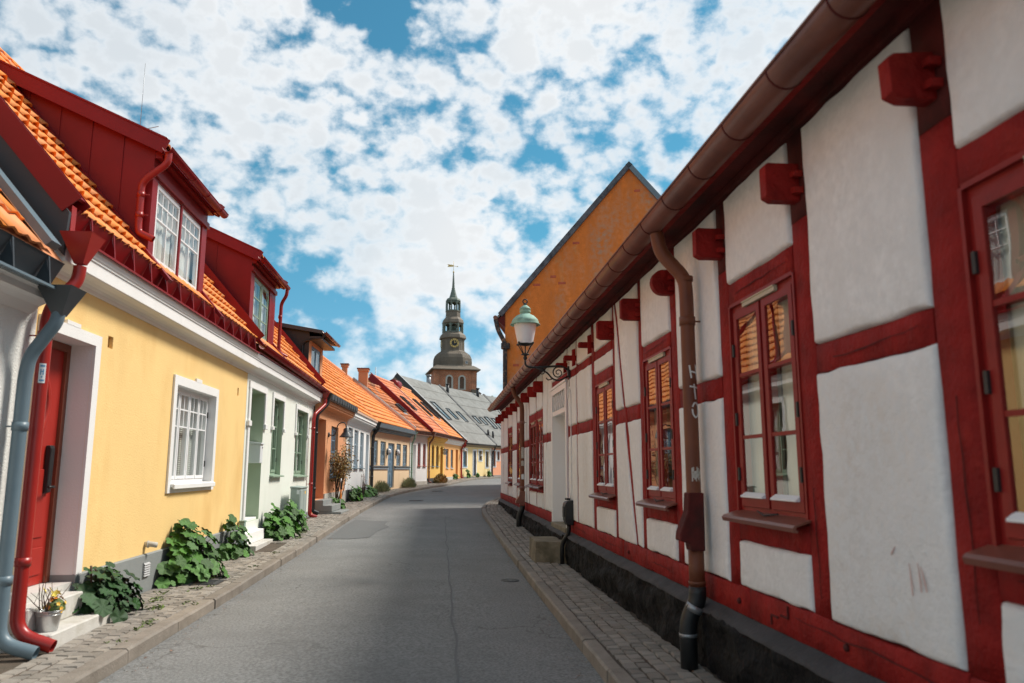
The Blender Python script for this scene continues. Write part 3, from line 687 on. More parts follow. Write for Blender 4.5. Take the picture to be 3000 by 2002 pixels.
for (x, y, a, b) in ((1.02, 11.35, 0.13, 0.22), (-0.9, 30.5, 0.28, 0.3), (-0.1, 38.5, 0.28, 0.3), (1.0, 43.5, 0.28, 0.3)):
    mb = MB(); mb.lathe([(a, -0.03), (a, 0.008), (a*0.88, 0.010), (a*0.86, 0.004), (a*0.3, 0.004), (a*0.28, 0.009), (0.02, 0.009)], (0, 0, 0), 20, smooth=False)
    for k in range(8): mb.bar((a*0.35*math.cos(k*0.785), a*0.35*math.sin(k*0.785), 0.006), (a*0.82*math.cos(k*0.785), a*0.82*math.sin(k*0.785), 0.006), 0.03, 0.006)
    o = link('manhole_cover', mb.mesh('manhole_cover', M['asphalt_patch'])); o.location = (x, y, zroad(x, y)+0.004)
    tag(o, {11.35: 'small dark iron cover in the road beside the right kerb', 30.5: 'round iron cover in the road before the cream house', 38.5: 'round iron cover in the road by the lavender bushes', 43.5: 'round iron cover in the road at the start of the bend'}[y], 'manhole cover', 'iron covers in the road surface')

sm_ = MB(); pts_ = [(0.16+0.05*mnoise.noise(Vector((k*0.31, 2, 0)))+0.0*k, 3.2+k*0.3) for k in range(66)]
for k, (x, y) in enumerate(pts_):
    w = 0.010+0.006*mnoise.noise(Vector((k*0.9, 7, 1))); sm_.v += [(x-w, y, zroad(x, y)+0.004), (x+w, y, zroad(x, y)+0.004)]
for k in range(65): sm_.face((2*k, 2*k+1, 2*k+3, 2*k+2))
struct('road_seam', sm_, M['asphalt_patch'])
def sett_mesh(i, m):
    r = random.Random(i); mb = MB(); e = 0.10
    q = [(-.5, -.5), (.5, -.5), (.5, .5), (-.5, .5)]; q = [(a+r.uniform(-.07, .07), b+r.uniform(-.07, .07)) for a, b in q]
    for s, z in ((1.0, -0.8), (1.0, -0.16), (0.88, 0.0)):
        for a, b in q: mb.v.append((a*s, b*s, z+(r.uniform(-.05, .05) if z == 0.0 else 0)))
    for k in range(2):
        for a in range(4): b = (a+1) % 4; mb.face((k*4+a, k*4+b, k*4+4+b, k*4+4+a))
    mb.face((8, 9, 10, 11)); return mb
SETT = [sett_mesh(i, None) for i in range(7)]
SETT_ME = [s.mesh('sett', M['sett']) for s in SETT]

def pavement(name, K, side, fac, inner, holes, y0, y1, near=300, kerb_w=0.16, nrow=None):
    """side +1: the pavement lies to -X of its kerb line (left of the street)."""
    nrm = []
    for i in range(len(K)):
        t = (K[min(i+1, len(K)-1)]-K[max(i-1, 0)]).normalized(); nrm.append(Vector((-t.y, t.x, 0))*side)
    sb = MB(); n = len(K)
    for p, q in zip(K, nrm):
        w = fac(p.y)
        for d in (0.03, w+0.35): c = p+q*d; sb.v.append((c.x, c.y, zg(c.y)-0.020))
    for i in range(n-1): sb.face((2*i, 2*i+1, 2*i+3, 2*i+2))
    root = struct(name, sb, M['joint'])
    # kerb stones
    i = 0; kr = random.Random(3 if side > 0 else 5)
    while i < n-1:
        ln = max(3, int(round(kr.uniform(1.05, 1.35)/0.25))); j = min(n-1, i+ln)
        a, b = K[i], K[j]
        if y0-1.5 < a.y < y1:
            mb = MB(); t = (b-a).normalized(); a2 = a+t*0.006; b2 = b-t*0.006; m = 5; h = 0.0
            prof = [(0.0, -0.22), (0.004, -0.018), (0.022, 0.0), (kerb_w-0.01, 0.002), (kerb_w, -0.012), (kerb_w, -0.22)]
            dz = kr.uniform(-0.006, 0.008); dx = kr.uniform(-0.008, 0.008)
            for e in range(m+1):
                p = K[min(n-1, i+int(round(e/m*(j-i))))] if 0 < e < m else (a2 if e == 0 else b2)
                q = nrm[min(n-1, i+int(round(e/m*(j-i))))]
                for (d, z) in prof:
                    w = mnoise.noise(Vector((p.x*3+d*9, p.y*3, z*9)))*0.006
                    c = p+q*(d+dx+w); mb.v.append((c.x, c.y, zg(p.y)+z+dz+w*0.6))
            k = len(prof)
            for e in range(m):
                for f in range(k-1): mb.face((e*k+f, e*k+f+1, e*k+k+f+1, e*k+k+f), False)
            mb.face(tuple(range(k))); mb.face(tuple(m*k+f for f in range(k)))
            link('kerb_stone', mb.mesh('kerb_stone', M['kerb'], fix=True), root)
        i = j
    # setts in courses along the kerb
    items = []; sr = random.Random(11 if side > 0 else 12)
    cw = 0.118; rows = nrow or 9
    for r in range(rows):
        d0 = kerb_w+0.012+r*cw; d = d0+cw/2; s = sr.uniform(0, 0.15); cum = 0.0; i = 0; pos = 0.0
        while True:
            ln = sr.uniform(0.105, 0.185); pos += ln; idx = (pos-ln/2)/0.25
            i = int(idx)
            if i >= n-2: break
            p = K[i].lerp(K[i+1], idx-i); q = nrm[i].lerp(nrm[i+1], idx-i).normalized(); t = Vector((q.y, -q.x, 0))
            wob = 0.014*mnoise.noise(Vector((p.y*0.7, r*3.1, side)))
            c = p+q*(d+wob)
            if not (y0 < c.y < y1): continue
            if d+cw*0.4 > fac(p.y)+0.03: continue
            if any(a < c.x < b and e < c.y < f for a, b, e, f in holes): continue
            z = zg(c.y)-0.006+0.012*mnoise.noise(Vector((c.x*2.2, c.y*1.1, 4)))+sr.uniform(-0.003, 0.003)
            items.append(((c-Vector((0, 0, 0))).length, c.x, c.y, z, math.atan2(t.y, t.x)+sr.uniform(-.05, .05), ln-0.013, cw-0.014, sr.randrange(7), sr.uniform(-.016, .016), sr.uniform(-.016, .016)))
    items.sort()
    far = MB()
    for kx, (dd, x, y, z, a, lx, ly, v, ta, tb) in enumerate(items):
        mt = Matrix.Translation((x, y, z)) @ Matrix.Rotation(a, 4, 'Z') @ Matrix.Rotation(ta, 4, 'X') @ Matrix.Rotation(tb, 4, 'Y') @ Matrix.Diagonal((lx, ly, 0.09, 1))
        if kx < near:
            o = link('sett', SETT_ME[v], root); o.matrix_local = mt
        else:
            far.cur = sr.random(); b = len(far.v); far.v += [tuple(mt @ Vector(p)) for p in SETT[v].v]
            for f in SETT[v].f: far.face(tuple(b+i for i in f))
    link('setts', far.mesh('setts', M['sett_attr'], withr=True), root, 'stuff')
    return root
def left_w(y): return float(np.interp(y, (-10, 14, 22, 27.4, 34.7, 42.5, 50, 80), (1.06, 1.06, 1.06, 1.1, 1.15, 1.1, 1.05, 1.0)))
def right_w(y): return float(np.interp(y, (-10, 26, 30, 80), (0.80, 0.80, 0.6, 1.2)))
LEFT_HOLES = [(-3.62, -3.19, 6.0, 8.15), (-3.62, -3.0, 14.35, 15.75), (-3.12, -2.88, 10.62, 11.1)]
pav_l = pavement('pavement', LK, 1, left_w, -3.7, LEFT_HOLES, 4.2, 64.0)
pav_r = pavement('pavement_right', RK, -1, right_w, 2.2, [(1.53, 2.1, 12.5, 13.5)], 3.4, 33.0, kerb_w=0.13)
# iron valve cover in the left pavement
mb = MB(); mb.box(-0.115, 0.115, -0.22, 0.22, -0.03, -0.003).box(-0.10, 0.10, -0.20, 0.20, -0.002, 0.004)
for k in range(5): mb.box(-0.08, 0.08, -0.17+k*0.075, -0.14+k*0.075, 0.0045, 0.009)
o = link('valve_cover', mb.mesh('valve_cover', M['plinth_dark'])); o.location = (-3.0, 10.86, zg(10.86))
tag(o, 'dark rectangular iron cover in the left pavement by the mallow plants', 'cover')
# ------------------------------------------------------------------ half-timbered house on the right
RH = Frame('half_timbered_house', 'long white half-timbered house with dark red beams, brown gutter and tarred stone base', 'house', (2.1, 0), (2.1, 27), (14.0, 0.2), 1)
def wob(p, a, f=1.0): return a*mnoise.noise(Vector((p[0]*f, p[1]*f, p[2]*f)))
def timber(name, p0, p1, w, o0=-0.10, o1=0.0, m='timber', seed=0, jag=0.009, seg=0.14, label=None):
    """hand-hewn beam in the wall plane from p0=(s,z) to p1, width w"""
    a = Vector((p0[0], 0, p0[1])); b = Vector((p1[0], 0, p1[1])); t = (b-a).normalized(); q = Vector((-t.z, 0, t.x))
    n = max(2, int((b-a).length/seg)); mb = MB(); e = 0.010
    for i in range(n+1):
        c = a.lerp(b, i/n)
        l = -w/2+wob((c.x*1.0+seed, 3.1, c.z), jag, 4.5); r = w/2+wob((c.x+seed, 9.7, c.z), jag, 4.5)
        f = o1+wob((c.x, seed+5.5, c.z), 0.004, 3)
        for d, o in ((l, o0), (l, f-e), (l+e, f), ((l+r)/2, f+0.001), (r-e, f), (r, f-e), (r, o0)):
            x = c+q*d; mb.v.append((x.x, o, x.z))
    for i in range(n):
        for k in range(6): mb.face((i*7+k, i*7+k+1, i*7+7+k+1, i*7+7+k), k not in (0, 5))
    mb.face(tuple(range(7))); mb.face(tuple(n*7+k for k in range(7)))
    return RH.part(name, mb, M[m], fix=True, label=label)
def plaster(s0, s1, z0, z1, poly=None, proud=0.018, bulge=0.006):
    """infill panel: softly rounded proud plaster with a ragged edge"""
    P = poly or [(s0, z0), (s1, z0), (s1, z1), (s0, z1)]
    nu = max(6, min(22, int((s1-s0)/0.07))); nv = max(6, min(34, int((z1-z0)/0.07)))
    def fn(u, v):
        # cluster samples at the edges
        cu = 0.5-0.5*math.cos(math.pi*u) if nu < 14 else u
        def warp(t, L, e=0.03):
            k = e/L
            return t
        uu, vv = u, v
        a = [P[0][0]+(P[1][0]-P[0][0])*uu, P[0][1]+(P[1][1]-P[0][1])*uu]; b = [P[3][0]+(P[2][0]-P[3][0])*uu, P[3][1]+(P[2][1]-P[3][1])*uu]
        x, z = a[0]+(b[0]-a[0])*vv, a[1]+(b[1]-a[1])*vv
        return x, z
    us = [0, 0.012, 0.03]+[0.03+(1-0.06)*i/nu for i in range(1, nu)]+[0.97, 0.988, 1.0]
    vs = [0, 0.012, 0.03]+[0.03+(1-0.06)*i/nv for i in range(1, nv)]+[0.97, 0.988, 1.0]
    W_, H_ = s1-s0, z1-z0; eu = min(0.25, 0.028/max(W_, .05)); ev = min(0.25, 0.028/max(H_, .05))
    us = [0, eu*0.25, eu*0.6, eu]+[eu+(1-2*eu)*i/nu for i in range(1, nu)]+[1-eu, 1-eu*0.6, 1-eu*0.25, 1]
    vs = [0, ev*0.25, ev*0.6, ev]+[ev+(1-2*ev)*i/nv for i in range(1, nv)]+[1-ev, 1-ev*0.6, 1-ev*0.25, 1]
    mb = MB(); k = len(vs)
    for u in us:
        for v in vs:
            x, z = fn(u, v)
            du = min(u, 1-u)/eu; dv = min(v, 1-v)/ev; d = min(1, du, dv)
            fall = math.sqrt(max(0, 1-(1-d)**2))
            edge = 1 if d >= 1 else 0
            x += wob((x, 1.7, z), 0.012, 6)*(1-edge); z += wob((x, 4.9, z), 0.012, 6)*(1-edge)
            o = -0.03+(0.03+proud)*fall+wob((x, 0.3, z), bulge, 2.2)*fall+wob((x, 7.3, z), 0.002, 9)*fall
            mb.v.append((x, o, z))
    for i in range(len(us)-1):
        for j in range(k-1):
            a = i*k+j; mb.face((a, a+k, a+k+1, a+1), True)
    return RH.part('plaster_panel', mb, M['aged'])

ZS0, ZS1, ZT = 0.61, 0.80, 3.60          # sill beam, top of wall
RL0, RL1 = 2.13, 2.29                    # rail
POSTS = [(1.30, 1.56), (2.82, 3.05), (4.10, 4.31), (5.36, 5.56), (6.60, 6.81), (7.80, 7.97), (9.06, 9.22), (10.32, 10.56), (11.66, 11.78),
         (12.52, 12.63), (15.64, 15.76), (16.69, 16.88), (18.08, 18.31), (19.45, 19.62), (20.96, 21.27), (22.38, 22.55), (23.82, 24.12), (25.46, 25.66), (26.62, 26.85)]
for i, (a, b) in enumerate(POSTS):
    c = (a+b)/2; zt = ZT
    timber('post', (c+wob((c, 0, 1), 0.02), ZS1), (c, 3.06), b-a, seed=i*1.3)
    timber('post', (c, 3.061), (c, ZT), b-a, m='timber_dark' if i < 4 else 'timber', seed=i*1.3+.5, label='dark weathered top of a red post under the eaves' if i < 4 else None)
# sill beams end to end
sb = [0.6, 3.02, 5.2, 8.8, 12.63]
for i in range(len(sb)-1): timber('sill_beam', (sb[i]+0.002, (ZS0+ZS1)/2), (sb[i+1]-0.002, (ZS0+ZS1)/2), ZS1-ZS0, -0.12, 0.012, seed=20+i, jag=0.010)
for i, (a, b) in enumerate(((14.38, 18.6), (18.6, 22.6), (22.6, 26.87))): timber('sill_beam', (a+0.002, (ZS0+ZS1)/2), (b-0.002, (ZS0+ZS1)/2), ZS1-ZS0, -0.12, 0.012, seed=30+i, jag=0.010)
G = 0.004
def bay_full(a, b, rail=True, up=None, brace=None):
    top = ZT if up is None else up[0]
    if rail: timber('rail', (a+G, (RL0+RL1)/2), (b-G, (RL0+RL1)/2), RL1-RL0, seed=a*2)
    if brace is None:
        if rail: plaster(a, b, ZS1, RL0); plaster(a, b, RL1, top)
        else: plaster(a, b, ZS1, top)
    if up: timber('rail', (a+G, (up[0]+up[1])/2), (b-G, (up[0]+up[1])/2), up[1]-up[0], seed=a*3); plaster(a, b, up[1], ZT)
def bay_window(a, b, lin=(2.73, 2.90), up=None, sub=1.115):
    timber('lintel', (a+G, (lin[0]+lin[1])/2), (b-G, (lin[0]+lin[1])/2), lin[1]-lin[0], seed=a*2.2)
    timber('rail', (a+G, (sub+1.285)/2), (b-G, (sub+1.285)/2), 1.285-sub, seed=a*2.7)
    plaster(a, b, ZS1, sub)
    if up: timber('rail', (a+G, (up[0]+up[1])/2), (b-G, (up[0]+up[1])/2), up[1]-up[0], seed=a*3); plaster(a, b, lin[1], up[0]); plaster(a, b, up[1], ZT)
    else: plaster(a, b, lin[1], ZT)
def braced(a, b, lo, hi, w=0.10):
    """bay crossed by a leaning brace from lo=(s,z) to hi=(s,z), cut by the rail"""
    def sx(z): return lo[0]+(hi[0]-lo[0])*(z-lo[1])/(hi[1]-lo[1])
    timber('rail', (a+G, (RL0+RL1)/2), (b-G, (RL0+RL1)/2), RL1-RL0, seed=a*2, o1=-0.004)
    timber('brace', (sx(ZS1+0.0), ZS1), (sx(ZT), ZT), w, -0.09, 0.004, seed=a*5)
    h = w/2
    for z0, z1 in ((ZS1, RL0), (RL1, ZT)):
        for side in (0, 1):
            if side == 0: P = [(a, z0), (max(a+0.01, sx(z0)-h), z0), (max(a+0.01, sx(z1)-h), z1), (a, z1)]
            else: P = [(min(b-0.01, sx(z0)+h), z0), (b, z0), (b, z1), (min(b-0.01, sx(z1)+h), z1)]
            if min(P[1][0]-P[0][0], P[2][0]-P[3][0]) > 0.0: plaster(P[0][0], P[1][0], z0, z1, P)
bay_window(1.56, 2.82); bay_full(3.05, 4.10); bay_window(4.31, 5.36, (2.77, 2.94)); bay_full(5.56, 6.60); bay_window(6.81, 7.80, (2.71, 2.86))
braced(7.97, 9.06, (8.19, 0.8), (8.97, 3.4)); bay_window(9.22, 10.32, (2.71, 2.87), (3.07, 3.19)); bay_full(10.56, 11.66, True, (3.07, 3.19)); bay_full(11.78, 12.52, True, (3.07, 3.19))
braced(14.42, 15.64, (15.50, 0.8), (14.85, 3.4), 0.09); bay_window(15.76, 16.69, (2.66, 2.84)); bay_window(16.88, 18.08, (2.66, 2.84)); bay_full(18.31, 19.45)
bay_window(19.62, 20.96, (2.67, 2.84)); bay_full(21.27, 22.38); bay_window(22.55, 23.82, (2.67, 2.84)); bay_full(24.12, 25.46); bay_full(25.66, 26.62)
bay_full(0.62, 1.30)
timber('rail', (12.64, 3.14), (14.41, 3.14), 0.16, seed=88); plaster(12.64, 14.40, 3.22, ZT)
# windows
def rwin(a, b, z0, z1, cur, curtain=('curtain', ((0.0, 0.46), (0.60, 1.0)))):
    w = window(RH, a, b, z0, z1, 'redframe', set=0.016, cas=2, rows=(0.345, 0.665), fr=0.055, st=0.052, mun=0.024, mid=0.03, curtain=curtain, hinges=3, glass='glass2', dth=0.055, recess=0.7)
    sb = MB(); sb.prism([(-0.03, z0+0.035), (0.10, z0-0.005), (0.115, z0-0.02), (0.108, z0-0.045), (0.085, z0-0.048), (0.083, z0-0.035), (0.098, z0-0.028), (0.09, z0-0.015), (-0.03, z0+0.02)], 0, a-0.03, b+0.03)
    RH.part('sill', sb, M['coppergut'], w, fix=True)
    vb = MB(); c = a+(b-a)*0.5; vb.box(c-0.26, c+0.26, -0.012, 0.012, z1-0.052, z1-0.022).box(c-0.26, c+0.26, -0.012, 0.018, z1-0.022, z1-0.014)
    RH.part('vent_strip', vb, M['alum'], w)
    wd = (b-a-0.14)/2
    for x in (a+0.055, b-0.055-wd):
        lb = MB(); lb.prism([(-0.012, z0+0.155), (0.024, z0+0.13), (0.024, z0+0.12), (-0.012, z0+0.12)], 0, x+0.05, x+wd-0.05); RH.part('weather_bar', lb, M['winwhite'], w, fix=True)
    st = MB(); st.tube([(c-0.16, 0.02, z0+0.035), (c-0.02, 0.05, z0+0.02), (c+0.14, 0.025, z0+0.04)], 0.006, 6); RH.part('stay_hook', st, M['iron'], w)
    ob = MB(); ob.box(a-0.002, a+0.02, -0.03, 0.008, z0, z1+0.0).box(b-0.02, b+0.002, -0.03, 0.008, z0, z1).box(a+0.02, b-0.02, -0.03, 0.008, z1-0.012, z1+0.012); RH.part('casing', ob, M['redframe'], w)
    return w
rwin(1.56, 2.82, 1.29, 2.73, 1); rwin(4.31, 5.36, 1.29, 2.77, 1, ('curtain', ((0.0, 0.47), (0.50, 1.0)))); rwin(6.81, 7.80, 1.28, 2.71, 1, ('curtainw', ((0, 0.4), (0.58, 1.0))))
rwin(9.22, 10.32, 1.27, 2.71, 1, ('curtainw', ((0, 0.42), (0.6, 1.0)))); rwin(15.76, 16.69, 1.24, 2.66, 1); rwin(16.88, 18.08, 1.24, 2.66, 1)
rwin(19.62, 20.96, 1.22, 2.67, 1); rwin(22.55, 23.82, 1.21, 2.67, 1)
# tenons with wedges under the eaves
for i, (a, b) in enumerate(POSTS):
    c = (a+b)/2; thin = i in (7, 8, 9); mb = MB(); h = 0.042
    if thin: pts = [(0, 3.27), (0.20, 3.27), (0.21, 3.30), (0.20, 3.345), (0, 3.345)]
    elif i == 4: pts = [(0, 3.17)]+[(0.10+0.105*math.cos(t), 3.285+0.115*math.sin(t)) for t in np.linspace(-1.5, 1.5, 9)]+[(0, 3.40)]
    elif i == 1: pts = [(0, 3.165), (0.15, 3.165), (0.205, 3.19), (0.21, 3.35), (0.18, 3.37), (0, 3.385)]
    else: pts = [(0, 3.165), (0.17, 3.165), (0.212, 3.19), (0.212, 3.38), (0.19, 3.395), (0, 3.395)]
    mb.prism(pts, 0, c-h, c+h); t = RH.part('tenon', mb, M['timber'], fix=True, bevel=0.004)
    if thin:
        wb = MB(); wb.prism([(0.035, 3.19), (0.085, 3.17), (0.085, 3.43), (0.035, 3.45)], 0, c-h-0.035, c-h+0.01); RH.part('wedge', wb, M['timber'], t, fix=True)
    else:
        for zz in (3.225, 3.325):
            wb = MB(); wb.bar((c-h-0.055, 0.035, zz-0.012), (c+h+0.04, 0.035, zz+0.012), 0.055, 0.035); RH.part('wedge', wb, M['timber'], t)
# eaves: wall plate, soffit boards, fascia, gutter
mb = MB(); mb.box(0.6, 26.9, -0.12, 0.04, ZT+0.001, ZT+0.14); RH.part('wall_plate', mb, M['timber_dark'])
for k, (a, b) in enumerate(((0.6, 5.4), (5.4, 10.9), (10.9, 16.2), (16.2, 21.6), (21.6, 26.95))):
    mb = MB(); mb.prism([(0.042, ZT+0.055), (0.17, ZT+0.045), (0.17, ZT+0.085), (0.042, ZT+0.10)], 0, a+0.002, b-0.002); RH.part('soffit_board', mb, M['timber_dark'], fix=True)
    mb = MB(); mb.prism([(0.178, ZT+0.035), (0.30, ZT+0.02), (0.30, ZT+0.06), (0.178, ZT+0.078)], 0, a+0.002, b-0.002); RH.part('soffit_board', mb, M['timber'], fix=True)
half_gutter(RH, 0.7, 27.0, 0.37, 3.61, 3.685, 0.098, 'coppergut', step=0.62, seams='timber_dark', ns=14)
# roof: brown sheet-covered slope up to a ridge and down the garden side
OV, RZ, RO = 0.27, 7.0, -3.9
mb = MB(); mb.prism([(OV, 3.74), (RO, RZ), (2*RO-OV, 3.74), (2*RO-OV, 3.66), (RO, RZ-0.12), (OV, 3.66)], 0, 0.5, 26.95); RH.part('roof', mb, M['tile_mossy'], fix=True)
vb = MB(); vb.bar((26.96, OV+0.06, 3.74), (26.96, RO, RZ+0.04), 0.12, 0.22); RH.part('verge_board', vb, M['brownsheet'])
vb = MB(); vb.prism([(OV+0.085, 3.70), (OV-0.55, 4.33), (OV-0.55, 4.36), (OV+0.085, 3.775)], 0, 14.5, 26.9); RH.part('eaves_flashing', vb, M['brownsheet'], fix=True)
# snow catcher on the roof edge
sn = MB()
for k in range(12): sn.tube([(10.8+k*0.11, 0.12, 3.86), (10.8+k*0.11, 0.10, 4.06)], 0.008, 5)
sn.tube([(10.7, 0.10, 4.07), (12.15, 0.10, 4.07)], 0.022, 6).tube([(10.7, 0.115, 3.95), (12.15, 0.115, 3.95)], 0.012, 6)
RH.part('snow_guard', sn, M['brownsheet'])
# back and end walls
mb = MB(); mb.poly([(26.86, 0, 0.1), (26.86, 0, 3.6), (26.86, RO, RZ-0.15), (26.86, 2*RO, 3.6), (26.86, 2*RO, 0.1)])
mb.poly([(0.6, 0, 0.1), (0.6, 0, 3.6), (0.6, RO, RZ-0.15), (0.6, 2*RO, 3.6), (0.6, 2*RO, 0.1)]); mb.quad((0.6, 2*RO, 0.1), (26.86, 2*RO, 0.1), (26.86, 2*RO, 3.6), (0.6, 2*RO, 3.6))
wall_faces(mb, 0.6, 26.86, 0.1, 3.7, [(1.57, 2.81, 1.29, 2.73), (4.32, 5.35, 1.29, 2.77), (6.82, 7.79, 1.28, 2.71), (9.23, 10.31, 1.27, 2.71), (12.66, 14.36, 0.62, 3.04), (15.77, 16.68, 1.24, 2.66), (16.89, 18.07, 1.24, 2.66), (19.63, 20.95, 1.22, 2.67), (22.56, 23.81, 1.21, 2.67)], 0.02)
for i in range(len(mb.v)):
    if abs(mb.v[i][1]) < 0.03 and mb.v[i][0] not in (26.86, 0.6): mb.v[i] = (mb.v[i][0], mb.v[i][1]-0.06, mb.v[i][2])
RH.part('wall', mb, M['aged'])
# tarred stone base with mortar ledge
def plin(s0, s1, o_extra=0.0):
    n = int((s1-s0)/0.045); mb = MB(); ks = (0.0, 0.12, 0.24, 0.36, 0.48, 0.60, 0.72, 0.84, 0.94, 1.0)
    for i in range(n+1):
        s = s0+(s1-s0)*i/n; zb = zg(s)-0.06; zt = 0.55+0.016*mnoise.noise(Vector((s*2, 0, 0)))
        for t in ks:
            z = zb+(zt-zb)*t
            o = 0.075+o_extra+0.065*mnoise.noise(Vector((s*2.4, z*4.5, 2)))+0.035*mnoise.noise(Vector((s*7, z*9, 5)))+0.014*mnoise.noise(Vector((s*21, z*21, 8)))
            mb.v.append((s, o*(1-0.25*(t > 0.95)), z))
    k = len(ks)
    for i in range(n):
        for j in range(k-1): a = i*k+j; mb.face((a, a+k, a+k+1, a+1), True)
    RH.part('stone_base', mb, M['tar'])
    cb = MB()
    for i in range(n+1):
        s = s0+(s1-s0)*i/n; zt = 0.55+0.016*mnoise.noise(Vector((s*2, 0, 0))); w = 0.016*mnoise.noise(Vector((s*5, 3, 1)))
        cb.v += [(s, 0.092+o_extra+w, zt-0.018), (s, 0.088+o_extra+w, zt+0.004), (s, 0.05+w, zt+0.03), (s, 0.002, zt+0.064)]
    for i in range(n):
        for j in range(3): a = i*4+j; cb.face((a, a+4, a+5, a+1), True)
    RH.part('mortar_ledge', cb, M['tarcap'])
plin(0.7, 12.60, 0.01); plin(12.60, 14.40, 0.04); plin(14.40, 26.9)
# white door in a deep reveal, with a lattice transom
mb = MB(); mb.box(12.63, 12.76, -0.30, 0.03, 0.63, 3.05).box(14.26, 14.40, -0.30, 0.03, 0.63, 3.05).box(12.76, 14.26, -0.30, 0.03, 2.95, 3.05).box(12.76, 14.26, -0.05, 0.02, 2.56, 2.64)
mb.box(12.60, 14.43, 0.001, 0.05, 3.052, 3.09).box(12.76, 14.26, -0.30, -0.05, 2.58, 2.62)
door_casing = RH.part('door_casing', mb, M['winwhite'])
pn = MB(); pn.quad((12.76, -0.02, 2.64), (12.76, -0.02, 2.95), (14.26, -0.02, 2.95), (14.26, -0.02, 2.64)); RH.part('pane', pn, M['glass2'], door_casing)
bk = MB(); bk.quad((12.76, -0.25, 2.64), (12.76, -0.25, 2.95), (14.26, -0.25, 2.95), (14.26, -0.25, 2.64)); RH.part('transom_blind', bk, M['curtainw'], door_casing)
lt = MB(); nx = 6; w = 1.5/nx
for k in range(nx):
    x = 12.76+k*w
    lt.bar((x, -0.008, 2.64), (x+w, -0.008, 2.95), 0.018, 0.02, upv=(0, 1, 0)).bar((x, -0.006, 2.95), (x+w, -0.006, 2.64), 0.018, 0.02, upv=(0, 1, 0))
    if k: lt.bar((x, -0.004, 2.64), (x, -0.004, 2.95), 0.016, 0.02, upv=(0, 1, 0))
RH.part('lattice', lt, M['winwhite'], door_casing)
d = panel_door(RH, 12.77, 14.25, 0.66, 2.575, 0.28, 'winwhite', rows=((0.05, 0.26), (0.31, 0.54), (0.59, 0.95)), cols=2, handle=None, fr=0.05)
hb = MB(); hb.tube(round_path([(12.98, -0.27, 1.62), (12.98, -0.20, 1.62), (12.98, -0.20, 1.95), (12.98, -0.27, 1.95)], 0.05), 0.012, 8); RH.part('handle', hb, M['winwhite'], d)
kb = MB(); kb.box(12.96, 13.0, -0.272, -0.262, 1.48, 1.56).tube([(12.98, -0.26, 1.53), (12.98, -0.225, 1.53), (12.90, -0.225, 1.53)], 0.008, 6); RH.part('key_lever', kb, M['brass'], d)
rb = MB(); rb.quad((12.76, -0.34, 0.6), (14.26, -0.34, 0.6), (14.26, -0.34, 3.0), (12.76, -0.34, 3.0)); RH.part('door_recess', rb, M['room'])
tb = MB(); tb.box(12.70, 14.33, -0.30, 0.06, 0.565, 0.655); RH.part('threshold', tb, M['stone_mossy'], bevel=0.012)
# downpipes
dp = downpipe(RH, [(5.98, 0.345, 3.52), (5.98, 0.32, 3.36), (5.95, 0.135, 3.14), (5.95, 0.125, 3.0), (5.95, 0.125, 1.42)], 0.057, 'brownpipe', clamps=[(5.95, 0.125, 2.78)], bend=0.14, clamp_m='brownpipe', joints=[(3.13, 5.95, 0.128)], label='brown near downpipe with white painted marks')
mb = MB(); mb.prism([(0.065, 1.42), (0.185, 1.42), (0.195, 1.28), (0.26, 1.12), (0.268, 1.06), (0.19, 1.04), (0.18, 0.98), (0.07, 0.98)], 0, 5.885, 6.015); RH.part('leaf_trap', mb, M['timber_dark'], dp, fix=True, bevel=0.008)
mb = MB(); mb.tube([(5.95, 0.125, 0.99), (5.95, 0.125, 0.70)], 0.060, 16).tube([(5.95, 0.125, 0.755), (5.95, 0.125, 0.73)], 0.066, 16); RH.part('lower_pipe', mb, M['brownpipe'], dp)
mb = MB(); mb.tube(round_path([(5.95, 0.125, 0.715), (5.95, 0.125, 0.62), (5.98, 0.20, 0.46), (5.98, 0.20, 0.05)], 0.1), 0.066, 16); RH.part('drain_boot', mb, M['black'], dp)
for z in (0.545, 0.36):
    mb = MB(); a = (5.955, 0.14, 0.58) if z > 0.5 else (5.98, 0.20, 0.37); b = (5.965, 0.16, 0.535) if z > 0.5 else (5.98, 0.20, 0.345); mb.tube([a, b], 0.0695, 16); RH.part('collar', mb, M['steel'], dp)
# painted letters H T O and a torn sticker on that pipe
def on_pipe(name, strokes, cz, m, wd=0.0075, hz=0.12, wa=0.075, ang0=-1.95, lean=0.0):
    mb = MB()
    for st in strokes:
        for i in range(len(st)-1):
            n = 6; pts = []
            for k in range(n+1):
                u = st[i][0]+(st[i+1][0]-st[i][0])*k/n; v = st[i][1]+(st[i+1][1]-st[i][1])*k/n
                a = ang0+(u-0.5+lean*v)*wa/0.058
                pts.append((5.95+0.0585*math.sin(a), 0.125+0.0585*math.cos(a), cz+v*hz))
            for k in range(n): mb.bar(pts[k], pts[k+1], wd*1.6, 0.0025, upv=(Vector(pts[k])-Vector((5.95, 0.125, pts[k][2]))))
    return RH.part(name, mb, M[m], dp)
on_pipe('letter_h', [[(0.1, 0), (0.1, 1)], [(0.85, 0.1), (0.85, 0.95)], [(0.1, 0.45), (0.85, 0.55)]], 2.30, 'graf', ang0=-2.0, lean=0.2)
on_pipe('letter_t', [[(0.45, 0), (0.5, 1)], [(0.0, 0.75), (1.0, 0.85)]], 2.145, 'graf', ang0=-2.0, lean=0.1)
on_pipe('letter_o', [[(0.5+0.4*math.cos(t), 0.5+0.5*math.sin(t)) for t in np.linspace(0.4, 6.4, 9)]], 2.00, 'graf', ang0=-2.0)
mb = MB()
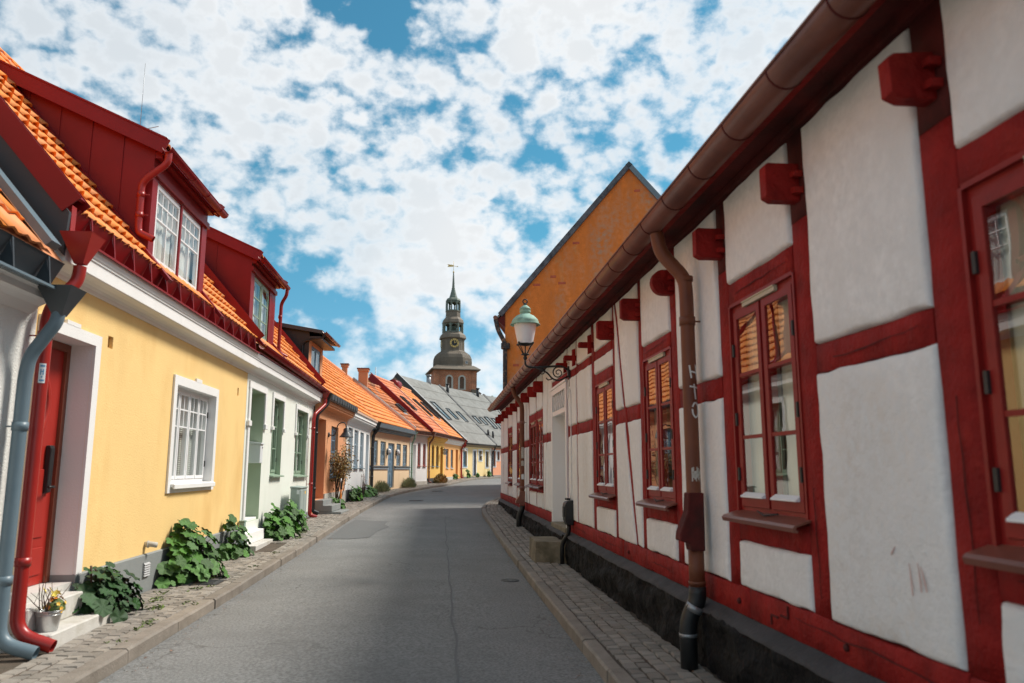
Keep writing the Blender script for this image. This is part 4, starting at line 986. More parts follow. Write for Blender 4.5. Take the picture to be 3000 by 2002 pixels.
for k in range(9):
    a = -2.6+k*0.17; b = a+0.17; P = lambda a, z: (5.95+0.0585*math.sin(a), 0.125+0.0585*math.cos(a), z)
    za = 1.52+0.015*math.sin(k*2.1); zb = 1.60+0.02*math.cos(k*1.7); mb.quad(P(a, za), P(a, zb), P(b, zb), P(b, za))
RH.part('torn_sticker', mb, M['stick'], dp)
dq = downpipe(RH, [(18.70, 0.345, 3.58), (18.70, 0.32, 3.42), (18.68, 0.135, 3.16), (18.68, 0.125, 3.02), (18.68, 0.125, 1.08)], 0.057, 'brownpipe', clamps=[(18.68, 0.125, 2.72), (18.68, 0.125, 1.16)], bend=0.14, clamp_m='coppergut', label='brown far downpipe with pasted sticker remains')
mb = MB(); mb.prism([(0.06, 1.08), (0.19, 1.08), (0.20, 0.98), (0.28, 0.86), (0.29, 0.80), (0.19, 0.79), (0.18, 0.74), (0.07, 0.74)], 0, 18.6, 18.76); RH.part('leaf_trap', mb, M['coppergut'], dq, fix=True, bevel=0.008)
mb = MB(); mb.tube(round_path([(18.68, 0.125, 0.75), (18.68, 0.125, 0.66), (18.72, 0.20, 0.5), (18.72, 0.20, 0.2)], 0.1), 0.066, 14); RH.part('drain_boot', mb, M['black'], dq)
for z0, z1, m in ((1.36, 1.48, 'sticker_white'), (1.68, 1.80, 'stick'), (1.86, 2.12, 'stick')):
    mb = MB(); P = lambda a, z: (18.68+0.0585*math.sin(a), 0.125+0.0585*math.cos(a), z)
    for k in range(6): a = -2.3+k*0.2; mb.quad(P(a, z0), P(a, z1+0.01*math.sin(k*2)), P(a+0.2, z1+0.01*math.sin(k*2+2)), P(a+0.2, z0))
    RH.part('torn_sticker', mb, M[m], dq)
# bolts and iron cramps on the sill beam
for s, z in ((8.55, 0.70), (5.38, 0.70), (3.95, 0.70)):
    mb = MB(); mb.lathe([(0.022, 0), (0.02, 0.012), (0.008, 0.02)], (0, 0, 0), 8); mb.v = [(s+v[0], 0.014+v[2], z+v[1]) for v in mb.v]; RH.part('bolt', mb, M['timber_dark'])
mb = MB(); mb.bar((4.86, 0.018, 0.70), (4.86, 0.018, 0.64), 0.012, 0.01, upv=(0, 1, 0)).bar((4.86, 0.018, 0.70), (4.76, 0.018, 0.70), 0.012, 0.01, upv=(0, 1, 0)).bar((4.62, 0.018, 0.79), (4.62, 0.018, 0.72), 0.012, 0.01, upv=(0, 1, 0)).bar((4.62, 0.018, 0.72), (4.72, 0.018, 0.72), 0.012, 0.01, upv=(0, 1, 0))
RH.part('iron_cramp', mb, M['timber_dark'])
# drying cracks in the beams and red scratches on the plaster
def crack(pts, w=0.004, o=0.014, seed=0, name='crack', m='timber_dark'):
    mb = MB(); P = []
    for i in range(len(pts)-1):
        for k in range(7):
            t = k/7; P.append((pts[i][0]+(pts[i+1][0]-pts[i][0])*t, pts[i][1]+(pts[i+1][1]-pts[i][1])*t))
    P.append(pts[-1]); P = [(a+wob((a*1.0, seed, b), 0.010, 9), b+wob((a, seed+3, b), 0.014, 9)) for a, b in P]
    for i in range(len(P)-1): mb.bar((P[i][0], o, P[i][1]), (P[i+1][0], o, P[i+1][1]), w*(1.3-abs(2*i/len(P)-1)), 0.003, upv=(0, 1, 0.001))
    return RH.part(name, mb, M[m])
for i, (pts, o) in enumerate((([(2.9, 0.70), (3.6, 0.73), (4.5, 0.74)], 0.026), ([(6.9, 0.70), (7.6, 0.71)], 0.026), ([(8.9, 0.71), (9.6, 0.70), (10.2, 0.73)], 0.026), ([(10.9, 0.70), (12.1, 0.73)], 0.026), ([(3.15, 2.22), (3.9, 2.19)], 0.010), ([(6.9, 2.80), (7.7, 2.78)], 0.010), ([(9.3, 1.19), (9.8, 1.22), (10.2, 1.20)], 0.010), ([(4.4, 2.86), (5.2, 2.84)], 0.010), ([(2.93, 1.0), (2.95, 1.9)], 0.010), ([(4.2, 0.9), (4.22, 1.5)], 0.010), ([(2.0, 1.22), (2.7, 1.2)], 0.010))):
    crack(pts, 0.005, o, i*2.7)
for i, pts in enumerate(([[(3.34, 1.194), (3.327, 1.047)], [(3.276, 1.195), (3.266, 1.069)], [(3.257, 1.194), (3.23, 1.087)], [(3.432, 1.258), (3.471, 1.217)]])): crack(pts, 0.006, 0.0255, i*3.3+50, 'red_scratch', 'scratch')
# black cable box with its pipe
CB = Frame('cable_box', 'black cable box with a bent pipe on the white half-timbered wall beside the white door', 'cable box', (2.1, 0), (2.1, 27), (12.2, 0.25), 1)
mb = MB(); mb.prism([(0.015, 1.12), (0.13, 1.09), (0.15, 1.05), (0.15, 0.82), (0.12, 0.74), (0.015, 0.74)], 0, 12.10, 12.34); CB.part('box', mb, M['black'], fix=True, bevel=0.008)
mb = MB(); mb.box(12.15, 12.29, 0.152, 0.165, 0.86, 1.02).box(12.12, 12.30, 0.06, 0.12, 1.12, 1.15); CB.part('cover', mb, M['iron'])
mb = MB(); mb.tube(round_path([(12.22, 0.075, 0.76), (12.22, 0.075, 0.60), (12.32, 0.17, 0.46), (12.32, 0.17, 0.10)], 0.1), 0.035, 12); CB.part('pipe', mb, M['black'])
mb = MB(); mb.tube(round_path([(12.2, 0.05, 1.13), (12.2, 0.032, 1.3), (12.17, 0.03, 2.1), (12.16, 0.032, 2.82), (12.3, 0.032, 2.9), (12.42, 0.032, 2.72), (12.46, 0.03, 3.0)], 0.05), 0.009, 6); CB.part('cable', mb, M['aged'])
# stone step in front of the white door
st = MB()
def blk(u, v): return None
P8 = [(1.53, 12.55), (2.03, 12.42), (2.05, 13.42), (1.54, 13.50)]
n = 7
def stone_face(A, B, C, D):
    def fn(u, v):
        p = Vector(A).lerp(Vector(B), u).lerp(Vector(D).lerp(Vector(C), u), v); w = mnoise.noise(p*5)*0.012+mnoise.noise(p*17)*0.005; c = Vector((1.79, 12.97, 0.35)); return p+(p-c).normalized()*w
    st.grid(fn, 7, 7, False)
zb, zt = 0.12, 0.46
b4 = [Vector((x, y, zb)) for x, y in P8]; t4 = [Vector((x+0.01*(1 if x < 1.7 else -1), y, zt-0.01*(i == 1))) for i, (x, y) in enumerate(P8)]
stone_face(t4[0], t4[1], t4[2], t4[3])
for i in range(4): j = (i+1) % 4; stone_face(b4[i], b4[j], t4[j], t4[i])
o = link('stone_step', st.mesh('stone_step', M['stone_mossy'], fix=True, bevel=0.0)); tag(o, 'mossy grey stone block serving as a step before the white door', 'stone step')
# ------------------------------------------------------------------ near houses on the left
TILE_ME = make_tile(M['tile'])
RS = 1.20
PA = math.atan(RS)
def roof_z(x_o, z0, o0): return z0+RS*(o0-x_o)
def tile_cols(F, parent, s0, s1, o0, z0, r0, r1, skip=None):
    n = int(round((s1-s0)/TW)); w = (s1-s0)/n
    U = Vector((0, math.cos(PA), math.sin(PA))); A = Vector((1, 0, 0)); Nn = A.cross(U)
    for c in range(n):
        for r in range(r0, r1):
            o = o0-r*TL*math.cos(PA); z = z0+r*TL*math.sin(PA); s = s0+(c+0.5)*w
            if skip and skip(s, o, z): continue
            p = F.loc((s, o, z)); q = Vector(p)+Nn*rnd.uniform(-.003, .004)
            j = rnd.uniform(-.012, .012); A2 = (A+U*j).normalized(); U2 = Nn.cross(A2)
            t = link('tile', TILE_ME, parent); t.matrix_local = Matrix((( A2.x, U2.x, Nn.x, q.x), (A2.y, U2.y, Nn.y, q.y), (A2.z, U2.z, Nn.z, q.z), (0, 0, 0, 1)))
def tile_stuff(F, parent, s0, s1, o0, z0, r0, r1):
    P = lambda s, r: F.world(s, o0-r*TL*math.cos(PA), z0+r*TL*math.sin(PA))
    mb = MB(); tile_field(mb, bilinear(P(s0, r0), P(s1, r0), P(s0, r1), P(s1, r1)), int((s1-s0)/TW), r1-r0)
    return F.part('tiles', mb, M['tile_attr'], parent, w=True, kind='stuff', withr=True)
def shell(F, s0, s1, zb, ze, oe, orr, zr, m, back=None, gables=(True, True), o_in=-0.0):
    """gable ends and back wall"""
    b = back if back is not None else 2*orr-oe
    mb = MB()
    for s, g in ((s0, gables[0]), (s1, gables[1])):
        if g: mb.poly([(s, o_in-0.001, zb), (s, o_in-0.001, ze), (s, orr, zr-0.06), (s, b, ze), (s, b, zb)])
    mb.quad((s0, b, zb), (s1, b, zb), (s1, b, ze), (s0, b, ze))
    return mb
def dormer(F, s0, s1, of, ob, z_front, eave_o, eave_z, slope, cheek_m, front_m, win, roof_z0, roof_o0, trim_m, nseam=4, tiles=True, roof_m='redmetal', post=0.13):
    """shed dormer standing on the slope: front, two cheeks of sheet panels, roof, barge boards"""
    ztop = lambda o: eave_z+0.0+slope*(eave_o-o)
    zr = lambda o: roof_z0+RS*(roof_o0-o)
    oj = of
    while zr(oj) < ztop(oj) and oj > -4: oj -= 0.05
    fb = MB(); zt = ztop(of)-0.06; zb = zr(of)-0.05
    a, b, c, d = win
    fb.box(s0, a, of-0.10, of, zb, zt).box(b, s1, of-0.10, of, zb, zt).box(a, b, of-0.10, of, d, zt).box(a, b, of-0.10, of, zb, c)
    root = F.part('dormer', fb, M[front_m])
    for s, sg in ((s0, -1), (s1, 1)):
        edges = list(np.linspace(of-0.0, oj, nseam+1))
        for k in range(nseam):
            o1, o2 = edges[k], edges[k+1]+0.006
            pb = MB(); P = [(o1, zr(o1)-0.02), (o1, ztop(o1)-0.07), (o2, ztop(o2)-0.07), (o2, zr(o2)-0.02)]
            lo, hi = (s-0.012, s+0.0) if sg < 0 else (s+0.0, s+0.012)
            pb.prism(P, 0, lo-0.001, hi+0.001); F.part('cheek_panel', pb, M[cheek_m], root, fix=True)
            sb = MB(); sb.bar((s+sg*0.018, o2-0.003, zr(o2)), (s+sg*0.018, o2-0.003, ztop(o2)-0.07), 0.012, 0.014, upv=(0, 1, 0)); F.part('seam', sb, M[cheek_m], root)
        ab = MB(); ab.bar((s+sg*0.035, of+0.30, zr(of+0.30)+0.055), (s+sg*0.035, oj, zr(oj)+0.055), 0.13, 0.045); F.part('flashing', ab, M[trim_m], root)
    rb = MB(); e = eave_o-0.03; zz = ztop(e)
    rb.prism([(e, zz-0.03), (e, zz), (oj-0.3, ztop(oj-0.3)), (oj-0.3, ztop(oj-0.3)-0.03)], 0, s0-0.13, s1+0.12); F.part('dormer_roof', rb, M[roof_m], root, fix=True)
    for s in (s0-0.13, s1+0.13):
        vb = MB(); vb.bar((s, e+0.03, zz+0.0), (s, oj-0.35, ztop(oj-0.35)+0.0), 0.035, 0.19); vb.bar((s-0.0, e+0.035, zz+0.10), (s, oj-0.35, ztop(oj-0.35)+0.10), 0.075, 0.02)
        F.part('barge_board', vb, M[trim_m], root)
    sf = MB(); sf.prism([(of+0.002, zt-0.02), (e-0.01, zz-0.075), (e-0.01, zz-0.04), (of+0.002, zt+0.02)], 0, s0-0.1, s1+0.1); F.part('soffit', sf, M[trim_m], root, fix=True)
    hb = MB(); hb.box(s0-0.02, s1+0.02, of+0.001, of+0.035, d+0.015, d+0.10).box(s0-0.01, s1+0.01, of+0.001, of+0.09, zt-0.11, zt-0.03); F.part('dormer_frieze', hb, M[trim_m], root)
    if tiles:
        n = int((s1-s0+0.2)/TW)
        P0 = F.world(s0-0.10, e+0.02, zz+0.01); P1 = F.world(s1+0.10, e+0.02, zz+0.01); R0 = F.world(s0-0.10, oj-0.25, ztop(oj-0.25)+0.01); R1 = F.world(s1+0.10, oj-0.25, ztop(oj-0.25)+0.01)
        mb = MB(); tile_field(mb, bilinear(P0, P1, R0, R1), n, max(3, int((P0-R0).length/TL))); F.part('dormer_tiles', mb, M['tile_attr'], root, w=True, kind='stuff', withr=True)
    return root

# ---- far-left white house, only its end in view
H0 = Frame('white_house', 'rough white rendered house with dark grey gutter and blue grey downpipe', 'house', (-3.6, 0), (-3.6, 10), (5.0, 0.12), -1)
mb = MB(); wall_faces(mb, 2.0, 7.045, 0.0, 3.0, [(3.0, 4.1, 1.3, 2.5)]); mb2 = shell(H0, 2.0, 7.045, 0, 3.25, 0.3, -2.9, 7.0, None)
for q in mb2.f: mb.face(tuple(i+len(mb.v) for i in q))
mb.v += mb2.v; mb.v = [(a, b+0.02 if abs(b) < 0.002 else b, c) for a, b, c in mb.v]
H0.part('wall', mb, M['roughwhite'])
window(H0, 3.0, 4.1, 1.3, 2.5, 'winwhite', curtain='curtainw')
cv = MB(); prof = [(0.02, 2.93), (0.05, 2.95), (0.09, 3.00), (0.15, 3.03), (0.19, 3.045), (0.19, 3.10), (0.22, 3.12), (0.22, 3.15), (0.02, 3.18)]
cv.prism(prof, 0, 2.0, 6.92); H0.part('cornice', cv, M['whitewash'], fix=True)
gutter_board(H0, 2.4, 6.86, 0.32, 3.15, 'darkmetal', step=0.55, h=0.21, ledge_m='bluegrey')
downpipe(H0, [(6.76, 0.34, 2.96), (6.76, 0.33, 2.84), (6.74, 0.15, 2.54), (6.74, 0.13, 2.38), (6.74, 0.13, 0.24), (6.76, 0.42, 0.15)], 0.055, 'bluegrey', funnel_m='darkmetal', funnel=(6.76, 0.345, 3.12, 0.27, 0.23), clamps=[(6.74, 0.13, 1.95), (6.74, 0.13, 0.72)], bend=0.15)
rb = MB(); z0, o0 = 3.42, 0.22
rb.quad((2.0, o0, z0), (7.0, o0, z0), (7.0, -3.0, roof_z(-3.0, z0, o0)), (2.0, -3.0, roof_z(-3.0, z0, o0))).quad((2.0, -3.0, roof_z(-3.0, z0, o0)), (7.0, -3.0, roof_z(-3.0, z0, o0)), (7.0, -6.4, z0), (2.0, -6.4, z0))
r0 = H0.part('roof', rb, M['tile_attr'])
tile_stuff(H0, r0, 4.4, 6.66, o0, z0+0.01, 0, 12)
fb = MB(); fb.bar((6.76, o0+0.02, z0+0.09), (6.76, -2.8, roof_z(-2.8, z0, o0)+0.09), 0.17, 0.07); H0.part('flashing', fb, M['bluegrey'], r0)

# ---- yellow house
H1 = Frame('yellow_house', 'bright yellow house with red door, one white window and a large dark red dormer', 'house', (-3.6, 0), (-3.6, 10), (10.8, 0.12), -1)
mb = MB(); wall_faces(mb, 7.05, 14.64, 0.40, 3.50, [(7.24, 8.23, 0.45, 2.86, 0.30), (10.80, 12.64, 1.41, 2.74, 0.0), (8.57, 8.70, 2.90, 3.03, 0.06), (13.98, 14.06, 2.89, 3.03, 0.06)])
H1.part('wall', mb, M['yellow'])
mb = shell(H1, 7.06, 14.63, 0.1, 3.6, 0.35, -3.0, 7.3, None); H1.part('gable_wall', mb, M['darkmetal'])
for a, b in ((8.57, 8.70), (13.98, 14.06)):
    mb = MB(); mb.quad((a, -0.05, 2.89), (b, -0.05, 2.89), (b, -0.05, 3.03), (a, -0.05, 3.03)); 
    for k in range(5): mb.bar((a+k*(b-a)/5, -0.045, 2.89), (a+(k+1)*(b-a)/5, -0.045, 3.03), 0.006, 0.006); mb.bar((a+(k+1)*(b-a)/5, -0.044, 2.89), (a+k*(b-a)/5, -0.044, 3.03), 0.006, 0.006)
    H1.part('air_vent', mb, M['brass'])
# white door surround with key block, plinth
mb = MB(); mb.box(8.23, 8.36, 0.001, 0.03, 0.57, 2.86).box(7.11, 7.24, 0.001, 0.03, 0.57, 2.86).box(7.11, 8.36, 0.001, 0.03, 2.86, 2.975).box(7.58, 7.86, 0.001, 0.032, 2.975, 3.015)
H1.part('door_surround', mb, M['whitewash'])
mb = MB(); mb.quad((8.229, 0, 0.57), (8.229, 0, 2.86), (8.229, -0.3, 2.86), (8.229, -0.3, 0.57)).quad((7.241, 0, 0.57), (7.241, 0, 2.86), (7.241, -0.3, 2.86), (7.241, -0.3, 0.57)).quad((7.24, 0, 2.859), (8.23, 0, 2.859), (8.23, -0.3, 2.859), (7.24, -0.3, 2.859)); H1.part('door_reveal', mb, M['whitewash'])
mb = MB(); mb.prism([(0, 0.0), (0.03, 0.0), (0.03, 0.56), (0.012, 0.575), (0, 0.575)], 0, 8.23, 14.63).prism([(0, 0.0), (0.03, 0.0), (0.03, 0.56), (0.012, 0.575), (0, 0.575)], 0, 7.05, 7.24)
mb.quad((8.228, 0.03, 0.4), (8.228, 0.03, 0.57), (8.228, -0.3, 0.57), (8.228, -0.3, 0.4)); H1.part('plinth', mb, M['plinth_grey'], fix=False)
mb = MB(); mb.box(7.241, 8.228, -0.45, 0.004, 0.1, 0.505); H1.part('threshold', mb, M['concrete'])
# red door with oval light
d = panel_door(H1, 7.245, 8.225, 0.51, 2.855, 0.24, 'reddoor', rows=(), handle=None, fr=0.075, frame_m='doorbrown')
pb = MB(); pb.box(7.40, 8.07, -0.239, -0.226, 0.60, 0.86); H1.part('door_panel', pb, M['reddoor'], d, bevel=0.008)
for a, b, z0, z1 in ((7.42, 7.68, 0.95, 1.60), (7.78, 8.04, 0.95, 1.60)):
    pb = MB(); pb.box(a, b, -0.239, -0.228, z0, z1); H1.part('door_panel', pb, M['reddoor'], d, bevel=0.006)
ob = MB(); cs, cz = 7.735, 2.22
for k in range(40):
    t0, t1 = 2*math.pi*k/40, 2*math.pi*(k+1)/40
    P = lambda t, a, o: (cs+math.sin(t)*0.155*a, o, cz+math.cos(t)*0.235*a)
    for (a0, o0_), (a1, o1_) in (((1.42, -0.239), (1.38, -0.222)), ((1.38, -0.222), (1.22, -0.216)), ((1.22, -0.216), (1.05, -0.222)), ((1.05, -0.222), (0.98, -0.238))):
        ob.quad(P(t0, a0, o0_), P(t1, a0, o0_), P(t1, a1, o1_), P(t0, a1, o1_), True)
H1.part('oval_frame', ob, M['reddoor'], d)
gb_ = MB(); gb_.poly([(cs+math.sin(t)*0.152, -0.232, cz+math.cos(t)*0.23) for t in np.linspace(0, 2*math.pi, 33)[:-1]]); H1.part('oval_pane', gb_, M['glass2'], d)
ib = MB(); ib.poly([(cs+math.sin(t)*0.15, -0.2375, cz+math.cos(t)*0.23) for t in np.linspace(0, 2*math.pi, 33)[:-1]]); H1.part('oval_backing', ib, M['room'], d)
lb = MB(); lb.prism([(-0.238, 1.36), (-0.19, 1.38), (-0.185, 1.80), (-0.195, 1.83), (-0.238, 1.83)], 0, 7.96, 8.04); lk = H1.part('lock', lb, M['black'], d, fix=True, bevel=0.006)
hb = MB(); hb.tube([(8.0, -0.20, 1.43), (8.0, -0.145, 1.43), (7.88, -0.14, 1.43)], 0.012, 8); H1.part('handle', hb, M['black'], d)
mb = MB(); mb.box(7.55, 7.78, -0.2385, -0.228, 1.21, 1.30).box(7.57, 7.76, -0.2275, -0.222, 1.225, 1.285); ms = H1.part('mail_slot', mb, M['galv'], d)
# window
mb = MB()
for p, q in (((10.8, 1.41), (10.8, 2.74)), ((10.8, 2.74), (12.64, 2.74)), ((12.64, 2.74), (12.64, 1.41)), ((12.64, 1.41), (10.8, 1.41))): mb.quad((p[0], 0, p[1]), (q[0], 0, q[1]), (q[0], -0.2, q[1]), (p[0], -0.2, p[1]))
H1.part('window_reveal', mb, M['whitewash'])
w = window(H1, 10.80, 12.64, 1.41, 2.74, 'winwhite', set=0.10, cas=4, rows=(0.60, 0.80), cols=(1, 2, 2), fr=0.05, st=0.036, mun=0.02, curtain=('curtainw', ((0.0, 0.16), (0.30, 0.46), (0.56, 0.70), (0.84, 1.0))), blind=True, hinges=2, mid=0.018)
surround(H1, w, 10.80, 12.64, 1.41, 2.74, 0.125, 'whitewash', 0.028, True, key=0.26)
mb = MB(); mb.box(10.80, 12.64, -0.099, 0.0, 1.355, 1.408).box(10.78, 12.66, 0.0, 0.075, 1.36, 1.405).box(10.78, 12.66, 0.06, 0.085, 1.335, 1.40); H1.part('sill', mb, M['whitewash'], w, bevel=0.006)
# cornice, gutter, roof
cornice(H1, 7.06, 14.64, [(0.0, 3.37), (0.022, 3.372), (0.026, 3.41), (0.05, 3.435), (0.10, 3.45), (0.185, 3.455), (0.20, 3.465), (0.20, 3.59), (0.212, 3.60), (0.212, 3.615), (0.225, 3.63), (0.24, 3.67), (0.24, 3.70), (0.0, 3.71)], 'whitewash')
gutter_board(H1, 7.20, 14.35, 0.240, 3.745, 'redmetal', step=0.52, h=0.225)
O1, Z1 = 0.18, 3.94
rb = MB(); zr = roof_z(-3.0, Z1, O1)
rb.quad((7.06, O1, Z1-0.03), (14.63, O1, Z1-0.03), (14.63, -3.0, zr-0.03), (7.06, -3.0, zr-0.03)).quad((7.06, -3.0, zr-0.03), (14.63, -3.0, zr-0.03), (14.63, -6.33, Z1-0.03), (7.06, -6.33, Z1-0.03))
r1 = H1.part('roof', rb, M['tile_attr'])
tile_cols(H1, r1, 7.27, 9.46, O1, Z1, 0, 15)
tile_cols(H1, r1, 11.86, 14.40, O1, Z1, 0, 6)
tile_stuff(H1, r1, 11.86, 14.40, O1, Z1, 6, 15); tile_stuff(H1, r1, 9.46, 11.86, O1, Z1, 8, 15); tile_stuff(H1, r1, 9.46, 11.86, O1, Z1, 0, 1)
# raised red party-wall capping towards the white house, with dark side below
mb = MB(); mb.bar((7.13, O1+0.06, Z1+0.12), (7.13, -3.0, zr+0.12), 0.26, 0.03); mb.bar((7.005, O1+0.06, Z1+0.03), (7.005, -3.0, zr+0.03), 0.012, 0.21); mb.bar((7.255, O1+0.06, Z1+0.05), (7.255, -3.0, zr+0.05), 0.01, 0.14)
H1.part('party_capping', mb, M['redmetal'], r1)
mb = MB(); mb.prism([(O1+0.02, Z1-0.44), (O1+0.04, Z1-0.04), (-3.0, zr-0.06), (-3.0, zr-0.60)], 0, 7.012, 7.055); H1.part('side_cladding', mb, M['darkmetal'], r1, fix=True)
mb = MB(); mb.box(7.06, 7.15, 0.06, 0.22, 3.62, 3.98); H1.part('capping_end', mb, M['redpipe'], r1)
dm = dormer(H1, 9.46, 11.66, 0.0, -2.2, 4.1, 0.17, 5.52, 0.46, 'redmetal', 'redmetal', (9.62, 11.46, 4.14, 5.20), Z1, O1, 'redmetal', nseam=5)
window(H1, 9.62, 11.46, 4.14, 5.20, 'winwhite', set=0.03, cas=2, rows=(0.57, 0.785), cols=(2, 4, 4), fr=0.04, st=0.04, mun=0.02, mid=0.05, curtain='curtainw', name='dormer_window')
mb = MB(); mb.box(10.515, 10.565, -0.03, 0.004, 4.16, 5.18); H1.part('mullion', mb, M['redmetal'], dm)
half_gutter(H1, 9.26, 11.82, 0.205, 5.50, 5.50, 0.062, 'redmetal', step=0.62, ns=10)
downpipe(H1, [(9.34, 0.205, 5.46), (9.34, 0.20, 5.32), (9.36, -0.03, 5.14), (9.37, -0.10, 5.05), (9.37, -0.10, 4.52), (9.37, -0.09, 4.44), (9.39, 0.08, 4.36)], 0.042, 'redpipe', clamps=[(9.37, -0.10, 4.92), (9.37, -0.10, 4.66)], bend=0.10, label='short red downpipe beside the dormer')
downpipe(H1, [(7.12, 0.31, 3.42), (7.12, 0.30, 3.28), (6.99, 0.17, 3.04), (6.96, 0.15, 2.90), (6.94, 0.16, 0.27), (6.95, 0.46, 0.16)], 0.055, 'redpipe', funnel=(7.12, 0.31, 3.70, 0.27, 0.26), clamps=[(6.942, 0.16, 0.84), (6.957, 0.15, 2.75)], bend=0.15)
# round sticker with a blue printed emblem on the red downpipe
def pipe_patch(F, cs, co, r, a0, a1, z0, z1, m, parent, name, n=5):
    mb = MB()
    for k in range(n):
        a, b = a0+(a1-a0)*k/n, a0+(a1-a0)*(k+1)/n; P = lambda t, z: (cs+r*math.sin(t), co+r*math.cos(t), z)
        mb.quad(P(a, z0), P(a, z1), P(b, z1), P(b, z0))
    return F.part(name, mb, M[m], parent)
stk = pipe_patch(H1, 6.952, 0.152, 0.0562, -1.5, -0.55, 2.33, 2.50, 'sticker_white', None, 'pipe_sticker')
for a0, a1, z0, z1 in ((-1.35, -0.7, 2.47, 2.485), (-1.35, -0.7, 2.345, 2.36), (-1.30, -1.15, 2.40, 2.45), (-0.95, -0.8, 2.40, 2.45), (-1.2, -0.9, 2.425, 2.435), (-1.15, -0.95, 2.375, 2.39)):
    pipe_patch(H1, 6.952, 0.152, 0.0570, a0, a1, z0, z1, 'sticker_blue', stk, 'emblem_mark', 3)
# spout and grille in the plinth
mb = MB(); mb.tube(round_path([(10.10, 0.0, 0.69), (10.10, 0.07, 0.69), (10.14, 0.13, 0.675)], 0.03), 0.033, 12).tube([(10.10, 0.032, 0.69), (10.10, 0.045, 0.69)], 0.045, 12); H1.part('wall_spout', mb, M['plinth_light'])
mb = MB(); mb.box(10.0, 10.2, 0.031, 0.037, 0.30, 0.48)
g = H1.part('wall_grille', mb, M['plinth_grey'])
for k in range(6): mb = MB(); mb.prism([(0.038, 0.32+k*0.027), (0.056, 0.312+k*0.027), (0.056, 0.316+k*0.027), (0.038, 0.335+k*0.027)], 0, 10.01, 10.19); H1.part('slat', mb, M['palemetal'], g, fix=True)
# aerial on the dormer roof
AE = Frame('radio_aerial', 'thin wire radio aerial rising above the red dormer roof of the yellow house', 'aerial', (-3.6, 0), (-3.6, 10), (12.9, 6.0), -1)
mb = MB(); mb.tube([(12.9, -1.6, 5.9), (12.9, -1.6, 7.35)], 0.010, 6).tube([(12.9, -1.6, 7.35), (12.9, -1.6, 8.55)], 0.004, 5); AE.part('mast', mb, M['steel'])
for k in range(6):
    a = k*math.pi/3; mb = MB(); mb.tube([(12.9, -1.6, 7.32), (12.9+0.45*math.cos(a), -1.6+0.45*math.sin(a), 7.30)], 0.006, 4); AE.part('radial', mb, M['steel'])
for a in (0.5, 2.6, 4.6): mb = MB(); mb.tube([(12.9, -1.6, 7.2), (12.9+0.55*math.cos(a), -1.6+0.55*math.sin(a), 5.9)], 0.004, 4); AE.part('guy_wire', mb, M['steel'])
# concrete door steps
S1 = Frame('door_steps', 'two pale concrete steps below the red door, a bucket of flowers on them', 'door steps', (-3.6, 0), (-3.6, 10), (7.5, 0.12), -1)
mb = MB(); mb.box(7.03, 8.25, 0.0, 0.40, 0.02, 0.24); S1.part('step', mb, M['concrete'], bevel=0.012)
mb = MB(); mb.box(7.04, 8.06, 0.0, 0.19, 0.241, 0.44); S1.part('step', mb, M['concrete'], bevel=0.010)

# ---- mint house
H2 = Frame('mint_house', 'pale mint white house with tall green windows, deep sage doorway and a red dormer', 'house', (-3.6, 0), (-3.6, 10), (18.5, 0.2), -1)
mb = MB(); wall_faces(mb, 14.65, 22.34, 0.30, 3.50, [(14.92, 16.12, 0.62, 3.12, 0.0), (16.95, 18.04, 1.47, 3.12, 0.0), (19.66, 21.28, 1.44, 3.09, 0.0)])
H2.part('wall', mb, M['mint'])
for a, b, c, d_, t in ((14.92, 16.12, 0.62, 3.12, 0.75), (16.95, 18.04, 1.47, 3.12, 0.17), (19.66, 21.28, 1.44, 3.09, 0.17)):
    mb = MB()
    for p, q in (((a, c), (a, d_)), ((a, d_), (b, d_)), ((b, d_), (b, c)), ((b, c), (a, c))): mb.quad((p[0], 0, p[1]), (q[0], 0, q[1]), (q[0], -t, q[1]), (p[0], -t, p[1]))
    H2.part('reveal', mb, M['sage'])
H2.part('gable_wall', shell(H2, 14.66, 22.33, 0.1, 3.6, 0.35, -3.0, 7.3, None), M['mint'])
panel_door(H2, 14.94, 16.10, 0.67, 3.10, 0.70, 'wingreen', rows=((0.05, 0.4), (0.46, 0.75)), handle='iron')
mb = MB(); a, b, d_ = 14.92, 16.12, 3.12
mb.box(b, b+0.15, 0.001, 0.03, 2.5, d_).box(a-0.13, a, 0.001, 0.03, 0.45, d_).box(a-0.15, b+0.15, 0.001, 0.03, d_, d_+0.13)
for x in (a-0.10, b+0.075): mb.box(x-0.10, x+0.10, 0.001, 0.06, 2.40, 2.50)
H2.part('door_surround', mb, M['whitewash'], bevel=0.005)
for a, b, c, d_ in ((16.95, 18.04, 1.47, 3.12), (19.66, 21.28, 1.44, 3.09)):
    w = window(H2, a+0.01, b-0.01, c+0.01, d_-0.01, 'wingreen', set=0.115, cas=2, rows=(0.34, 0.66), fr=0.05, st=0.045, mun=0.024, curtain=('curtainw', ((0, 0.25), (0.75, 1.0))), hinges=2, sill=0.09)
    mb = MB(); mb.box(a-0.11, a, 0.001, 0.03, 2.5, d_).box(b, b+0.12, 0.001, 0.03, 2.5, d_).box(a-0.11, b+0.12, 0.001, 0.03, d_, d_+0.12)
    for x in (a-0.055, b+0.06): mb.box(x-0.075, x+0.075, 0.001, 0.055, 2.43, 2.5)
    H2.part('surround', mb, M['whitewash'], w, bevel=0.004)
mb = MB(); mb.prism([(0, 0.05), (0.03, 0.05), (0.03, 0.44), (0.01, 0.46), (0, 0.46)], 0, 16.14, 22.34); H2.part('plinth', mb, M['plinth_grey'], fix=True)
